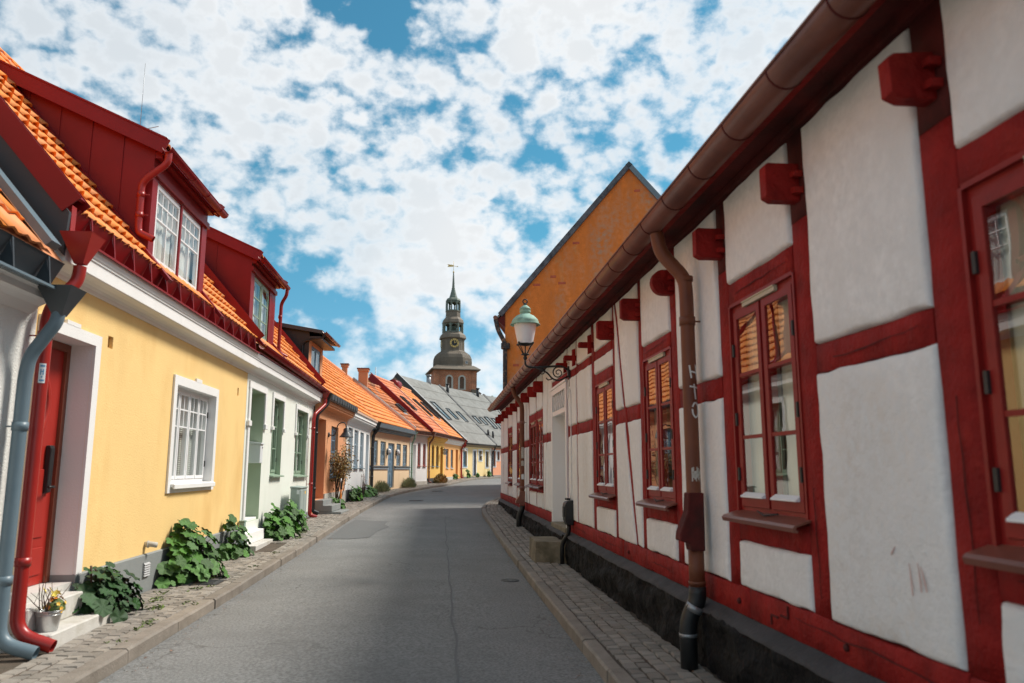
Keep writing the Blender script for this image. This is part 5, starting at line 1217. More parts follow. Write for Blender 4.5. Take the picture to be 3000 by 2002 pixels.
cornice(H2, 14.65, 22.40, [(0.0, 3.38), (0.022, 3.382), (0.026, 3.42), (0.05, 3.445), (0.10, 3.465), (0.185, 3.475), (0.195, 3.485), (0.195, 3.59), (0.21, 3.60), (0.225, 3.64), (0.24, 3.68), (0.24, 3.71), (0.0, 3.72)], 'whitewash')
mb = MB(); mb.box(14.4, 22.4, 0.0, 0.25, 3.722, 3.75); H2.part('eaves_board', mb, M['redmetal'])
half_gutter(H2, 14.40, 22.6, 0.30, 3.86, 3.83, 0.075, 'redmetal', step=0.62, ns=10)
downpipe(H2, [(22.30, 0.31, 3.58), (22.30, 0.31, 3.42), (21.70, 0.13, 3.10), (21.66, 0.11, 2.95), (21.62, 0.11, 0.48), (21.62, 0.12, 0.38), (21.66, 0.30, 0.32)], 0.05, 'redpipe', funnel=(22.32, 0.31, 3.78, 0.24, 0.2), clamps=[(21.65, 0.11, 2.7), (21.63, 0.11, 1.2)], bend=0.15)
mb = MB(); mb.tube([(21.30, 0.02, 3.3), (21.30, 0.02, 1.3)], 0.012, 6).tube([(21.30, 0.02, 2.75), (21.6, 0.02, 2.75)], 0.012, 6); H2.part('wall_conduit', mb, M['whitewash'])
rb = MB(); zr = roof_z(-3.0, Z1, O1)
rb.quad((14.65, O1, Z1-0.03), (22.36, O1, Z1-0.03), (22.36, -3.0, zr-0.03), (14.65, -3.0, zr-0.03)).quad((14.65, -3.0, zr-0.03), (22.36, -3.0, zr-0.03), (22.36, -6.33, Z1-0.03), (14.65, -6.33, Z1-0.03))
r2 = H2.part('roof', rb, M['tile_attr'])
tile_cols(H2, r2, 17.0, 22.1, O1, Z1, 0, 8)
tile_stuff(H2, r2, 17.0, 22.1, O1, Z1, 8, 15); tile_stuff(H2, r2, 14.7, 17.0, O1, Z1, 8, 15); tile_stuff(H2, r2, 14.7, 17.0, O1, Z1, 0, 1)
for s, wd in ((14.44, 0.14), (22.24, 0.16)):
    mb = MB(); mb.bar((s, O1+0.08, Z1+0.13), (s, -3.0, zr+0.13), wd, 0.02); mb.bar((s-wd/2, O1+0.08, Z1+0.04), (s-wd/2, -3.0, zr+0.04), 0.012, 0.19); H2.part('party_capping', mb, M['redmetal'], r2)
dm2 = dormer(H2, 14.66, 16.82, -0.04, -2.2, 4.1, 0.15, 5.58, 0.46, 'redmetal', 'redmetal', (14.92, 16.30, 4.16, 5.33), Z1, O1, 'redmetal', nseam=3)
window(H2, 14.92, 16.30, 4.16, 5.33, 'wingreen', set=0.07, cas=2, rows=(0.34, 0.67), fr=0.045, st=0.045, mun=0.022, curtain='curtainw', name='dormer_window', hinges=2)
half_gutter(H2, 14.40, 17.0, 0.18, 5.56, 5.56, 0.058, 'redmetal', step=0.62, ns=10)
downpipe(H2, [(16.94, 0.18, 5.50), (16.94, 0.17, 5.38), (16.98, 0.06, 5.2), (16.98, 0.05, 4.2), (17.0, 0.08, 4.10), (17.1, 0.2, 4.04)], 0.038, 'redpipe', bend=0.08, clamps=[(16.98, 0.05, 4.9)])
# white mailbox in the doorway
MBX = Frame('mailbox', 'white metal mailbox with sloping lid fixed in the sage doorway', 'mailbox', (-3.6, 0), (-3.6, 10), (16.0, 1.6), -1)
mb = MB(); mb.prism([(-0.40, 1.72), (0.02, 1.72), (0.02, 2.09), (-0.40, 2.09)], 0, 15.90, 16.118); MBX.part('box', mb, M['mailbox'], fix=True, bevel=0.008)
mb = MB(); mb.prism([(-0.41, 2.091), (0.045, 2.091), (0.045, 2.12), (-0.41, 2.17)], 0, 15.86, 16.118); MBX.part('lid', mb, M['mailbox'], fix=True, bevel=0.005)
mb = MB(); mb.lathe([(0.018, 0), (0.018, 0.01)], (0, 0, 0), 10); mb.v = [(16.05+v[0], 0.022+v[2], 2.03+v[1]) for v in mb.v]; MBX.part('lock', mb, M['steel'])
S2 = Frame('doorway_steps', 'three white stone steps leading up into the sage doorway of the mint house', 'door steps', (-3.6, 0), (-3.6, 10), (15.5, 0.16), -1)
mb = MB(); mb.box(14.62, 16.12, -0.02, 0.32, 0.05, 0.235); S2.part('step', mb, M['concrete'], bevel=0.008)
mb = MB(); mb.box(14.66, 16.10, -0.10, 0.13, 0.236, 0.44); S2.part('step', mb, M['whitewash'], bevel=0.008)
mb = MB(); mb.box(14.93, 16.11, -0.75, -0.04, 0.30, 0.665); S2.part('step', mb, M['whitewash'], bevel=0.008)
mb = MB(); mb.box(14.50, 14.62, 0.03, 0.12, 0.12, 0.66).box(14.49, 14.63, 0.02, 0.13, 0.66, 0.69); S2.part('side_post', mb, M['rail'], bevel=0.006)
# electric cabinet
EC = Frame('electric_cabinet', 'grey green electric cabinet standing against the mint house wall', 'cabinet', (-3.6, 0), (-3.6, 10), (18.8, 0.25), -1)
mb = MB(); mb.box(18.35, 19.30, 0.19, 0.41, 0.20, 0.36); EC.part('base', mb, M['plinth_grey'])
mb = MB(); mb.box(18.35, 19.30, 0.19, 0.40, 0.361, 1.16); EC.part('body', mb, M['cabinet'], bevel=0.008)
mb = MB(); mb.prism([(0.18, 1.161), (0.42, 1.161), (0.425, 1.185), (0.18, 1.21)], 0, 18.33, 19.32); EC.part('lid', mb, M['cabinet'], fix=True, bevel=0.005)
for a, b in ((18.39, 18.81), (18.84, 19.26)): mb = MB(); mb.box(a, b, 0.401, 0.412, 0.42, 1.12); EC.part('door', mb, M['cabinet'], bevel=0.004)
mb = MB(); mb.lathe([(0.03, 0), (0.03, 0.004)], (0, 0, 0), 14); mb.v = [(18.345-v[2], 0.30+v[0], 0.55+v[1]) for v in mb.v]; EC.part('lock', mb, M['steel'])
mb = MB(); mb.box(18.95, 19.05, 0.413, 0.415, 1.02, 1.09); EC.part('warning_sticker', mb, M['petal'])
mb = MB(); mb.box(18.345, 18.349, 0.33, 0.39, 1.03, 1.13); EC.part('label_sticker', mb, M['sticker_white'])
# ------------------------------------------------------------------ houses further along the left side
V = [(-3.58, 22.4), (-3.36, 28.2), (-3.1, 34.7), (-1.66, 42.5), (-.74, 45.0), (.245, 50.), (1.53, 56.5), (4.08, 62.), (7.6, 68.), (11.6, 73.5)]
def far_house(i, name, label, wm, holes, zb, ze, group='small houses along the left pavement', base=None):
    F = Frame(name, label, 'house', V[i], V[i+1], (0.5*math.dist(V[i], V[i+1]), base if base is not None else zb-0.3), -1, group)
    Lh = F.L
    mb = MB(); wall_faces(mb, 0.0, Lh, zb-0.6, ze, [(*h, 0.17) if len(h) == 4 else h for h in holes]); F.part('wall', mb, M[wm])
    return F
def far_roof(F, E0, E1, R0, R1, m, cols=None, rows=None, back=True, gable_m=None, lift=0.02, skip=None, pieces=0):
    E0, E1, R0, R1 = map(Vector, (E0, E1, R0, R1)); rb = MB(); dn = Vector((0, 0, -0.05))
    B0 = R0+Vector(((R0-E0).x, (R0-E0).y, (E0-R0).z)); B1 = R1+Vector(((R1-E1).x, (R1-E1).y, (E1-R1).z))
    rb.quad(E0+dn, E1+dn, R1+dn, R0+dn); rb.quad(R0+dn, R1+dn, B1+dn, B0+dn)
    r = F.part('roof', rb, M[m], w=True)
    if cols:
        Q = bilinear(E0, E1, R0, R1); cells = [(c, rr) for c in range(cols) for rr in range(rows)]
        cells.sort(key=lambda k: (Q((k[0]+.5)/cols, (k[1]+.5)/rows)[0]-Vector((0, 0, 1.6))).length)
        near = set(cells[:pieces]); inv = F.inv.to_3x3()
        for c, rr in cells[:pieces]:
            p, n = Q((c+0.5)/cols, rr/rows); p2, _ = Q((c+1.0)/cols, rr/rows); p1, _ = Q(c/cols, rr/rows); q, _ = Q((c+0.5)/cols, (rr+1)/rows)
            A = inv @ ((p2-p1)/(TW*1.0)); U = inv @ ((q-p)/TL); nn = inv @ n; o_ = Vector(F.w2l(p+n*rnd.uniform(0.0, 0.006)))
            t = link('tile', TILE_ME, r); t.matrix_local = Matrix(((A.x, U.x, nn.x, o_.x), (A.y, U.y, nn.y, o_.y), (A.z, U.z, nn.z, o_.z), (0, 0, 0, 1)))
        mb = MB(); tile_field(mb, Q, cols, rows, (lambda u, v: (int(round(u*cols)), int(round(v*rows))) in near) if pieces else skip); F.part('tiles', mb, M[m], r, w=True, kind='stuff', withr=True)
        rd = MB(); n = max(3, int((R1-R0).length/0.36))
        for k in range(n):
            a, b = R0.lerp(R1, k/n), R0.lerp(R1, (k+1.08)/n); rd.tube([a+Vector((0, 0, 0.02)), b+Vector((0, 0, 0.035))], [0.10, 0.115], 8)
        F.part('ridge_tiles', rd, M[m], r, w=True, kind='stuff', withr=True)
    if gable_m:
        for e, R, B in ((E0, R0, B0), (E1, R1, B1)):
            g = MB(); low = lambda p: Vector((p.x, p.y, 0.2))
            h = Vector((R.x-e.x, R.y-e.y, 0)).length; e2 = e.lerp(R, 0.36/h); g.poly([low(e2), e2+dn*2, R+dn*2, B+dn*2, low(B)]); F.part('gable_wall', g, M[gable_m], w=True)
        g = MB(); g.quad(low(B0), low(B1), B1, B0); F.part('back_wall', g, M[gable_m], w=True)
    return r
def skylight(F, parent, E0, E1, R0, R1, u, v0, v1, w, m='darkmetal'):
    Q = bilinear(E0, E1, R0, R1); p, n = Q(u, v0); q, _ = Q(u, v1); a = (Vector(E1)-Vector(E0)).normalized()*w/2; n = n.normalized(); up_ = (q-p).normalized()
    mb = MB()
    for s in (-1, 1): mb.bar(p+a*s+n*0.06, q+a*s+n*0.06, 0.06, 0.16, upv=n)
    mb.bar(p-a+n*0.06, p+a+n*0.06, 0.05, 0.15, upv=n); mb.bar(q-a+n*0.06, q+a+n*0.06, 0.05, 0.16, upv=n)
    o = F.part('skylight', mb, M[m], parent.parent if parent.parent != F.root else F.root, w=True)
    gb = MB(); gb.quad(p-a+n*0.10, p+a+n*0.10, q+a+n*0.10, q-a+n*0.10); F.part('pane', gb, M['glass2'], o, w=True)
    bb = MB(); bb.quad(p-a+n*0.045, p+a+n*0.045, q+a+n*0.045, q-a+n*0.045); F.part('skylight_blind', bb, M['curtainw'], o, w=True)
    ap = MB(); ap.quad(p-a*1.1+n*0.05, p+a*1.1+n*0.05, p+a*1.1+n*0.03-up_*0.22, p-a*1.1+n*0.03-up_*0.22); F.part('apron', ap, M['steel'], o, w=True)
    return o
def verge(F, E, R, m, w=0.12, h=0.10, name='verge_board', rise=0.05):
    mb = MB(); mb.bar(Vector(E)+Vector((0, 0, rise)), Vector(R)+Vector((0, 0, rise)), w, h); return F.part(name, mb, M[m], w=True)
def fw_pipe(F, s, zt, zb, m, r=0.05, o0=0.30, shoe=True, side=0.0):
    return downpipe(F, [(s, o0, zt), (s, o0, zt-0.14), (s+side, 0.10, zt-0.48), (s+side, 0.09, zt-0.6), (s+side, 0.09, zb+0.16), (s+side, 0.10, zb+0.09), (s+side+0.03, 0.24, zb+0.03)], r, m, funnel=(s, o0, zt+0.14, 0.24, 0.18), clamps=[(s+side, 0.09, zt-1.0), (s+side, 0.09, zb+0.7)], bend=0.13)
def P3(p, z): return (p[0], p[1], z)
def off(i, j, d, z):
    """point at vertex V[i] pushed d metres out to the street, normal of segment j"""
    a, b = Vector(V[j]), Vector(V[j+1]); t = (b-a).normalized(); n = Vector((t.y, -t.x)); p = Vector(V[i])+n*d; return (p.x, p.y, z)
# ridge line of the three houses that share one long tiled roof
RA, RB_, RC, RD = (-6.35, 22.2, 6.75), (-6.02, 28.2, 6.72), (-5.55, 34.9, 6.66), (-4.96, 43.1, 6.45)

# terracotta house
H3 = far_house(0, 'terracotta_house', 'terracotta house with black gutter board, grey steps, wall lamp and black dormer', 'terra', [(0.44, 1.78, 0.72, 3.09, 0.40), (2.73, 4.05, 1.35, 2.97)], 0.7, 3.5)
panel_door(H3, 0.46, 1.76, 0.74, 3.07, 0.36, 'doorbrown', rows=((0.06, 0.4), (0.48, 0.9)))
window(H3, 2.74, 4.04, 1.36, 2.96, 'winblue', set=0.10, cas=2, rows=(0.25, 0.5, 0.75), cols=2, fr=0.05, st=0.045, mun=0.028, curtain=('curtainw', ((0, 0.2), (0.8, 1))), sill=0.06)
cornice(H3, 0.0, H3.L, [(0, 3.30), (0.03, 3.32), (0.05, 3.38), (0.14, 3.42), (0.22, 3.44), (0.22, 3.49), (0.26, 3.50), (0.26, 3.60), (0, 3.61)], 'terra')
mb = MB(); mb.prism([(0.0, 3.612), (0.34, 3.60), (0.36, 3.64), (0.37, 3.80), (0.33, 3.82), (0.20, 3.80), (0.0, 3.86)], 0, 0.0, H3.L+0.05); g3 = H3.part('gutter_board', mb, M['darkmetal'], fix=True)
for k in range(12): mb = MB(); mb.box(0.1+k*0.47, 0.112+k*0.47, 0.345, 0.376, 3.61, 3.80); H3.part('bracket', mb, M['darkmetal'], g3)
mb = MB(); mb.box(1.80, H3.L, 0.001, 0.035, 0.15, 0.86); H3.part('plinth', mb, M['plinth_light'])
for s, w, z in ((0.62, 0.06, 3.06), (5.1, 0.05, 2.75)): mb = MB(); mb.box(s-w, s+w, 0.001, 0.02, z, z+0.24); H3.part('air_vent', mb, M['terra_dark'])
E0, E1 = off(0, 0, 0.28, 3.80), off(1, 0, 0.28, 3.78)
r3 = far_roof(H3, E0, E1, RA, RB_, 'tile_attr', 26, 12, gable_m='terra', pieces=300)
fw_pipe(H3, 0.10, 3.60, 0.36, 'black', 0.055, 0.34, side=-0.30)
# dormer with black cheeks
D3 = MB(); of = -0.30; ztp = lambda o: 5.52-0.16*o
zr3 = lambda o: 3.80+(6.75-3.80)/(2.77+0.28)*(0.28-o)
D3.box(0.25, 0.62, of-0.1, of, 4.2, 5.42).box(2.05, 2.35, of-0.1, of, 4.2, 5.42).box(0.62, 2.05, of-0.1, of, 5.26, 5.42).box(0.62, 2.05, of-0.1, of, 4.2, 4.42)
d3 = H3.part('dormer', D3, M['terra'])
for s in (0.24, 2.36):
    mb = MB(); mb.prism([(of, zr3(of)-0.05), (of, ztp(of)), (-2.1, ztp(-2.1)), (-2.1, zr3(-2.1)-0.05)], 0, s-0.012, s+0.012); H3.part('cheek_panel', mb, M['black'], d3, fix=True)
mb = MB(); mb.prism([(0.10, ztp(0.1)+0.0), (0.10, ztp(0.1)+0.10), (-2.7, ztp(-2.7)+0.14), (-2.7, ztp(-2.7))], 0, 0.08, 2.55); H3.part('dormer_roof', mb, M['darkmetal'], d3, fix=True)
mb = MB(); mb.box(0.12, 2.5, of+0.001, 0.05, 5.36, 5.43); H3.part('soffit', mb, M['black'], d3)
half_gutter(H3, 0.05, 2.6, 0.16, 5.56, 5.54, 0.055, 'coppergut', step=0.6, ns=8)
window(H3, 0.62, 2.05, 4.42, 5.26, 'winblue2', set=of*-1+0.03, cas=2, rows=(), cols=1, fr=0.06, st=0.05, curtain='curtainw', name='dormer_window')
downpipe(H3, [(0.16, 0.14, 5.50), (0.16, 0.12, 5.40), (0.18, -0.4, 5.30), (0.18, -0.48, 5.2), (0.18, -0.48, 4.55)], 0.03, 'black', bend=0.08)
# gooseneck wall lamp
LM = Frame('wall_lamp', 'dark gooseneck wall lamp with bell shade on the terracotta house', 'wall lamp', V[0], V[1], (2.2, 2.6), -1)
mb = MB(); mb.tube([(2.20, 0.0, 2.66), (2.20, 0.04, 2.66)], 0.075, 14); LM.part('wall_plate', mb, M['darkmetal'])
mb = MB(); mb.tube(round_path([(2.20, 0.03, 2.66), (2.20, 0.20, 2.62), (2.20, 0.30, 3.02), (2.20, 0.52, 3.06), (2.20, 0.56, 2.84)], 0.16, 6), 0.018, 8); LM.part('arm', mb, M['darkmetal'])
mb = MB(); mb.lathe([(0.03, 0.22), (0.075, 0.20), (0.085, 0.10), (0.12, 0.06), (0.20, -0.05), (0.23, -0.07), (0.22, -0.075), (0.11, 0.04), (0.05, 0.08)], LM.loc((2.20, 0.56, 2.62+2.6-2.6)) if False else (2.20, 0.56, 2.66), 18, cap=False); LM.part('lamp_shade', mb, M['darkmetal'])
mb = MB(); mb.lathe([(0.03, 0.05), (0.085, -0.02), (0.10, -0.10), (0.08, -0.19), (0.03, -0.225)], (2.20, 0.56, 2.66), 14); LM.part('globe', mb, M['glass'])
mb = MB(); mb.lathe([(0.02, 0.02), (0.045, -0.04), (0.05, -0.10), (0.02, -0.14)], (2.20, 0.56, 2.66), 10); LM.part('bulb', mb, M['opal'])
S3 = Frame('grey_steps', 'dark grey stone steps in front of the terracotta house door', 'door steps', V[0], V[1], (1.1, 0.33), -1)
for k, (o1, z1) in enumerate(((0.78, 0.40), (0.52, 0.58), (0.27, 0.73))): mb = MB(); mb.box(0.35, 1.85, 0.036, o1, 0.2 if k == 0 else z1-0.175, z1-0.002*k); S3.part('step', mb, M['plinth_grey'], bevel=0.01)

# white house with tall blue windows
H4 = far_house(1, 'white_house', 'white house with three tall grey blue windows between the terracotta and cream houses', 'white', [(0.45, 1.50, 1.65, 3.11), (1.85, 2.95, 1.65, 3.10), (3.45, 4.50, 1.65, 3.08), (5.2, 6.1, 0.62, 3.08, 0.35)], 0.8, 3.5)
for a, b in ((0.46, 1.49), (1.86, 2.94), (3.46, 4.49)): window(H4, a, b, 1.66, 3.08, 'winpale', set=0.08, cas=2, rows=(0.64,), fr=0.05, st=0.05, mun=0.05, curtain='curtainw', sill=0.08, sill_m=M['bluegrey'])
panel_door(H4, 5.22, 6.08, 0.64, 3.06, 0.30, 'winpale')
cornice(H4, 0.0, H4.L, [(0, 3.18), (0.03, 3.20), (0.06, 3.30), (0.14, 3.39), (0.24, 3.43), (0.24, 3.49), (0.28, 3.50), (0.28, 3.58), (0.32, 3.62), (0, 3.66)], 'white')
mb = MB(); mb.box(0.0, 5.15, 0.001, 0.03, 0.3, 0.86); H4.part('plinth', mb, M['plinth_dark'])
E0b, E1b = off(1, 1, 0.30, 3.68), off(2, 1, 0.30, 3.66)
r4 = far_roof(H4, E0b, E1b, RB_, RC, 'tile_attr', 30, 12, gable_m='white', pieces=300)
mb = MB(); mb.prism([(0.24, 3.62), (0.33, 3.63), (0.33, 3.71), (0.24, 3.72)], 0, 0.0, H4.L); H4.part('eaves_board', mb, M['verge'], fix=True)
fw_pipe(H4, H4.L+0.05, 3.52, 0.56, 'black', 0.055, 0.36, side=0.02)
fw_pipe(H4, H4.L+0.45, 3.30, 0.56, 'black', 0.045, 0.12, side=-0.02)

# cream house
H5 = far_house(2, 'cream_house', 'cream house with blue door between two oval lamps and four narrow windows', 'cream', [(0.55, 1.35, 1.77, 2.90), (1.80, 2.79, 1.77, 2.89), (3.24, 4.53, 0.70, 2.86, 0.14), (4.94, 5.88, 1.77, 2.88), (6.33, 7.33, 1.75, 2.87)], 0.9, 3.45)
for a, b in ((0.56, 1.34), (1.81, 2.78), (4.95, 5.87), (6.34, 7.32)): window(H5, a, b, 1.78, 2.87, 'winblue', set=0.06, cas=2, rows=(0.34, 0.67), fr=0.05, st=0.045, mun=0.03, curtain=('curtainw', ((0, .3), (.7, 1))))
panel_door(H5, 3.30, 4.46, 0.72, 2.85, 0.08, 'doorblue', rows=((0.06, 0.3), (0.36, 0.58), (0.64, 0.94)), cols=2)
for a, b in ((0.0, 3.24), (4.53, H5.L)):
    mb = MB(); mb.prism([(0.001, 1.60), (0.05, 1.60), (0.05, 1.68), (0.001, 1.70)], 0, a, b); H5.part('sill_band', mb, M['winpale'], fix=True)
    mb = MB(); mb.prism([(0.001, 1.702), (0.09, 1.69), (0.09, 1.71), (0.001, 1.76)], 0, a, b); H5.part('band_cover', mb, M['darkmetal'], fix=True)
mb = MB(); mb.prism([(0, 3.30), (0.05, 3.30), (0.07, 3.36), (0.20, 3.38), (0.20, 3.42), (0, 3.43)], 0, 0, H5.L); H5.part('cornice', mb, M['doorblue'], fix=True)
mb = MB(); mb.prism([(0.0, 3.432), (0.34, 3.42), (0.36, 3.46), (0.33, 3.66), (0.22, 3.70), (0.0, 3.76)], 0, 0.02, H5.L-0.05); H5.part('gutter_board', mb, M['darkmetal'], fix=True)
E0c, E1c = off(2, 2, 0.26, 3.68), off(3, 2, 0.26, 3.64)
r5 = far_roof(H5, E0c, E1c, RC, RD, 'tile_attr', 36, 12, gable_m='cream', pieces=300)
verge(H5, Vector(E1c)+Vector((0.02, 0.06, 0)), Vector(RD)+Vector((0.02, 0.06, 0.0)), 'verge', 0.22, 0.22); verge(H5, Vector(E1c)+Vector((0.08, 0.12, 0.14)), Vector(RD)+Vector((0.08, 0.12, 0.14)), 'palemetal', 0.10, 0.05, 'verge_cap')
for k, s in enumerate((3.05, 4.85)):
    o = Frame('oval_lamp', 'round white caged lamp on the near side of the blue door' if k == 0 else 'round white caged lamp on the far side of the blue door', 'wall lamp', V[2], V[3], (s, 2.42), -1, 'caged lamps beside the blue door')
    mb = MB(); mb.tube([(s, 0.0, 2.43), (s, 0.06, 2.43)], 0.16, 16); o.part('base', mb, M['darkmetal'])
    mb = MB(); mb.grid(lambda u, v: (s+0.13*math.sin(math.pi*u)*math.cos(2*math.pi*v), 0.06+0.12*math.sin(math.pi*u)*max(0, 1)*abs(math.cos(math.pi*u*0.5)), 2.43+0.15*math.sin(math.pi*u)*math.sin(2*math.pi*v)), 8, 14)
    mb2 = MB(); mb2.lathe([(0.15, 0.0), (0.145, 0.06), (0.11, 0.11), (0.05, 0.135), (0.01, 0.14)], (0, 0, 0), 14); mb2.v = [(s+a*0.85, 0.06+c, 2.43+b) for a, b, c in mb2.v]; o.part('globe', mb2, M['opal'])
    mb = MB()
    for kk in (-0.07, 0.0, 0.07): mb.tube([(s-0.13, 0.065, 2.43+kk), (s-0.07, 0.18, 2.43+kk), (s+0.07, 0.18, 2.43+kk), (s+0.13, 0.065, 2.43+kk)], 0.008, 5)
    o.part('cage', mb, M['darkmetal'])
# chimneys
for (x0, y0, w, d_, z0, z1, F) in ((-5.10, 41.0, 0.26, 0.3, 5.4, 7.05, H5), (-4.36, 43.4, 0.50, 0.5, 5.2, 7.12, H5)):
    mb = MB(); mb.box(x0-w/2, x0+w/2, y0-d_/2, y0+d_/2, z0, z1-0.12).box(x0-w/2-0.05, x0+w/2+0.05, y0-d_/2-0.05, y0+d_/2+0.05, z1-0.12, z1); ch = F.part('chimney', mb, M['chim'], w=True)
    mb = MB(); mb.box(x0-w/2-0.09, x0+w/2+0.09, y0-d_/2-0.09, y0+d_/2+0.09, z1, z1+0.06); F.part('chimney_cap', mb, M['brownsheet'], ch, w=True)

# narrow white house
H6 = far_house(3, 'narrow_white_house', 'narrow white house with two russet windows and a green downpipe', 'white', [(0.50, 0.92, 0.85, 2.93, 0.3), (1.17, 1.63, 1.78, 3.03), (1.97, 2.43, 1.77, 3.02)], 1.0, 3.5)
for a, b in ((1.175, 1.625), (1.975, 2.425)): window(H6, a, b, 1.79, 3.01, 'winred', set=0.06, cas=2, rows=(0.33, 0.66), fr=0.045, st=0.035, mun=0.028, mid=0.03, curtain='curtainw', sill=0.07)
panel_door(H6, 0.51, 0.91, 0.86, 2.92, 0.25, 'winwhite')
gutter_board(H6, 0.1, H6.L, 0.30, 3.52, 'brownsheet', step=0.24, h=0.18)
mb = MB(); mb.box(0.0, H6.L, 0.001, 0.10, 3.40, 3.50); H6.part('cornice', mb, M['white'])
mb = MB(); mb.box(0.95, H6.L, 0.001, 0.03, 0.5, 0.93); H6.part('plinth', mb, M['plinth_light'])
fw_pipe(H6, 0.12, 3.45, 0.75, 'verdigris', 0.05, 0.26, side=0.0)
E0d, E1d = off(3, 3, 0.22, 3.68), off(4, 3, 0.22, 3.68); R6a, R6b = (-4.42, 43.6, 6.42), (-3.40, 46.05, 6.25)
r6 = far_roof(H6, E0d, E1d, R6a, R6b, 'tile_mossy', 12, 12, gable_m='white')
skylight(H6, r6, E0d, E1d, R6a, R6b, 0.62, 0.42, 0.58, 0.45)

# ochre house with arched windows
H7 = far_house(4, 'ochre_house', 'golden yellow house with narrow arched windows and a brown arched door', 'ochre', [(0.25, 0.75, 1.75, 3.03), (1.23, 1.97, 1.77, 3.05), (2.55, 3.35, 1.77, 3.04), (3.88, 4.74, 0.95, 3.02, 0.3)], 1.1, 3.5)
for a, b in ((0.26, 0.74), (1.24, 1.96), (2.56, 3.34)):
    window(H7, a, b, 1.78, 3.02, 'windark', set=0.10, cas=2, rows=(0.33, 0.66), fr=0.045, st=0.04, mun=0.03, curtain='curtainw', sill=0.08, sill_m=M['bluegrey'])
for a, b, z in ((0.25, 0.75, 3.03), (1.23, 1.97, 3.05), (2.55, 3.35, 3.04), (3.88, 4.74, 3.02)):
    mb = MB(); n = 8; h = 0.15
    for k in range(n):
        u0, u1 = k/n, (k+1)/n; f = lambda u: z-h*(2*u-1)**2
        x0, x1 = a+(b-a)*u0, a+(b-a)*u1
        mb.prism([(x0, f(u0)), (x1, f(u1)), (x1, z+0.002), (x0, z+0.002)], 1, 0.0, -0.10)
    H7.part('arch', mb, M['ochre'])
panel_door(H7, 3.90, 4.72, 0.97, 3.0, 0.25, 'doorbrown')
cornice(H7, 0.0, H7.L, [(0, 3.24), (0.06, 3.26), (0.08, 3.33), (0.18, 3.36), (0.18, 3.43), (0.26, 3.45), (0.26, 3.53), (0, 3.54)], 'ochre')
gutter_board(H7, 0.1, H7.L, 0.36, 3.56, 'brownsheet', step=0.24, h=0.18)
mb = MB(); mb.box(0.0, 3.8, 0.001, 0.03, 0.6, 1.08); H7.part('plinth', mb, M['plinth_dark'])
fw_pipe(H7, 0.12, 3.55, 0.80, 'coppergut', 0.05, 0.34, side=0.0)
E0e, E1e = off(4, 4, 0.24, 3.74), off(5, 4, 0.24, 3.74); R7a, R7b = (-4.17, 45.75, 7.05), (-3.2, 50.7, 7.10)
r7 = far_roof(H7, E0e, E1e, R7a, R7b, 'tile_pink', 23, 13, gable_m='ochre')
verge(H7, Vector(E0e)+Vector((-0.03, -0.05, -0.10)), Vector(R7a)+Vector((-0.03, -0.05, -0.10)), 'redmetal', 0.10, 0.42); verge(H7, Vector(E0e)+Vector((0, 0, 0.14)), Vector(R7a)+Vector((0, 0, 0.14)), 'redmetal', 0.20, 0.04, 'verge_cap')
verge(H7, E1e, R7b, 'verge', 0.14, 0.12); skylight(H7, r7, E0e, E1e, R7a, R7b, 0.45, 0.42, 0.66, 0.75)
LN = Frame('door_lantern', 'black lantern hanging beside the arched brown door of the golden yellow house', 'lantern', V[4], V[5], (3.85, 2.7), -1)
mb = MB(); mb.tube(round_path([(3.72, 0.0, 2.85), (3.72, 0.22, 2.95), (3.72, 0.30, 2.9)], 0.08), 0.015, 6); LN.part('arm', mb, M['black'])
mb = MB(); mb.lathe([(0.02, 0.14), (0.15, 0.04), (0.16, 0.02), (0.02, 0.03)], (3.72, 0.30, 2.74), 6, smooth=False); LN.part('cap', mb, M['black'])
mb = MB(); mb.lathe([(0.12, 0.01), (0.08, -0.24), (0.05, -0.27)], (3.72, 0.30, 2.74), 6, smooth=False); LN.part('glass_body', mb, M['opal'])
mb = MB()
for k in range(6): w = k*math.pi/3; mb.tube([(3.72+0.125*math.cos(w), 0.30+0.125*math.sin(w), 2.75), (3.72+0.085*math.cos(w), 0.30+0.085*math.sin(w), 2.50)], 0.012, 4)
LN.part('lantern_ribs', mb, M['black'])

# apricot house
H8 = far_house(5, 'apricot_house', 'apricot orange house with two blue windows and a russet door recess', 'apricot', [(0.69, 1.55, 1.67, 2.91), (2.40, 3.28, 1.67, 2.90), (4.30, 5.20, 1.0, 2.95, 0.4)], 1.2, 3.5)
for a, b in ((0.70, 1.54), (2.41, 3.27)): window(H8, a, b, 1.68, 2.89, 'winblue2', set=0.08, cas=2, rows=(0.36, 0.68), fr=0.06, st=0.05, mun=0.035, curtain='curtainw', sill=0.07, sill_m=M['palemetal'])
panel_door(H8, 4.31, 5.19, 1.01, 2.94, 0.35, 'doorbrown')
cornice(H8, 0.0, H8.L, [(0, 3.24), (0.08, 3.26), (0.10, 3.34), (0.22, 3.38), (0.22, 3.46), (0.28, 3.48), (0.28, 3.54), (0, 3.55)], 'white')
gutter_board(H8, 0.1, H8.L-0.1, 0.36, 3.57, 'brownsheet', step=0.24, h=0.18)
mb = MB(); mb.box(0.0, 4.2, 0.001, 0.035, 0.6, 1.1); H8.part('plinth', mb, M['plinth_light'])
fw_pipe(H8, H8.L-0.35, 3.55, 0.95, 'redpipe', 0.06, 0.34, side=-0.1)
E0f, E1f = off(5, 5, 0.24, 3.74), off(6, 5, 0.24, 3.66); R8a, R8b = (-3.2, 50.7, 7.10), (-2.31, 57.3, 7.28)
r8 = far_roof(H8, E0f, E1f, R8a, R8b, 'tile_attr', 29, 13, gable_m='apricot')
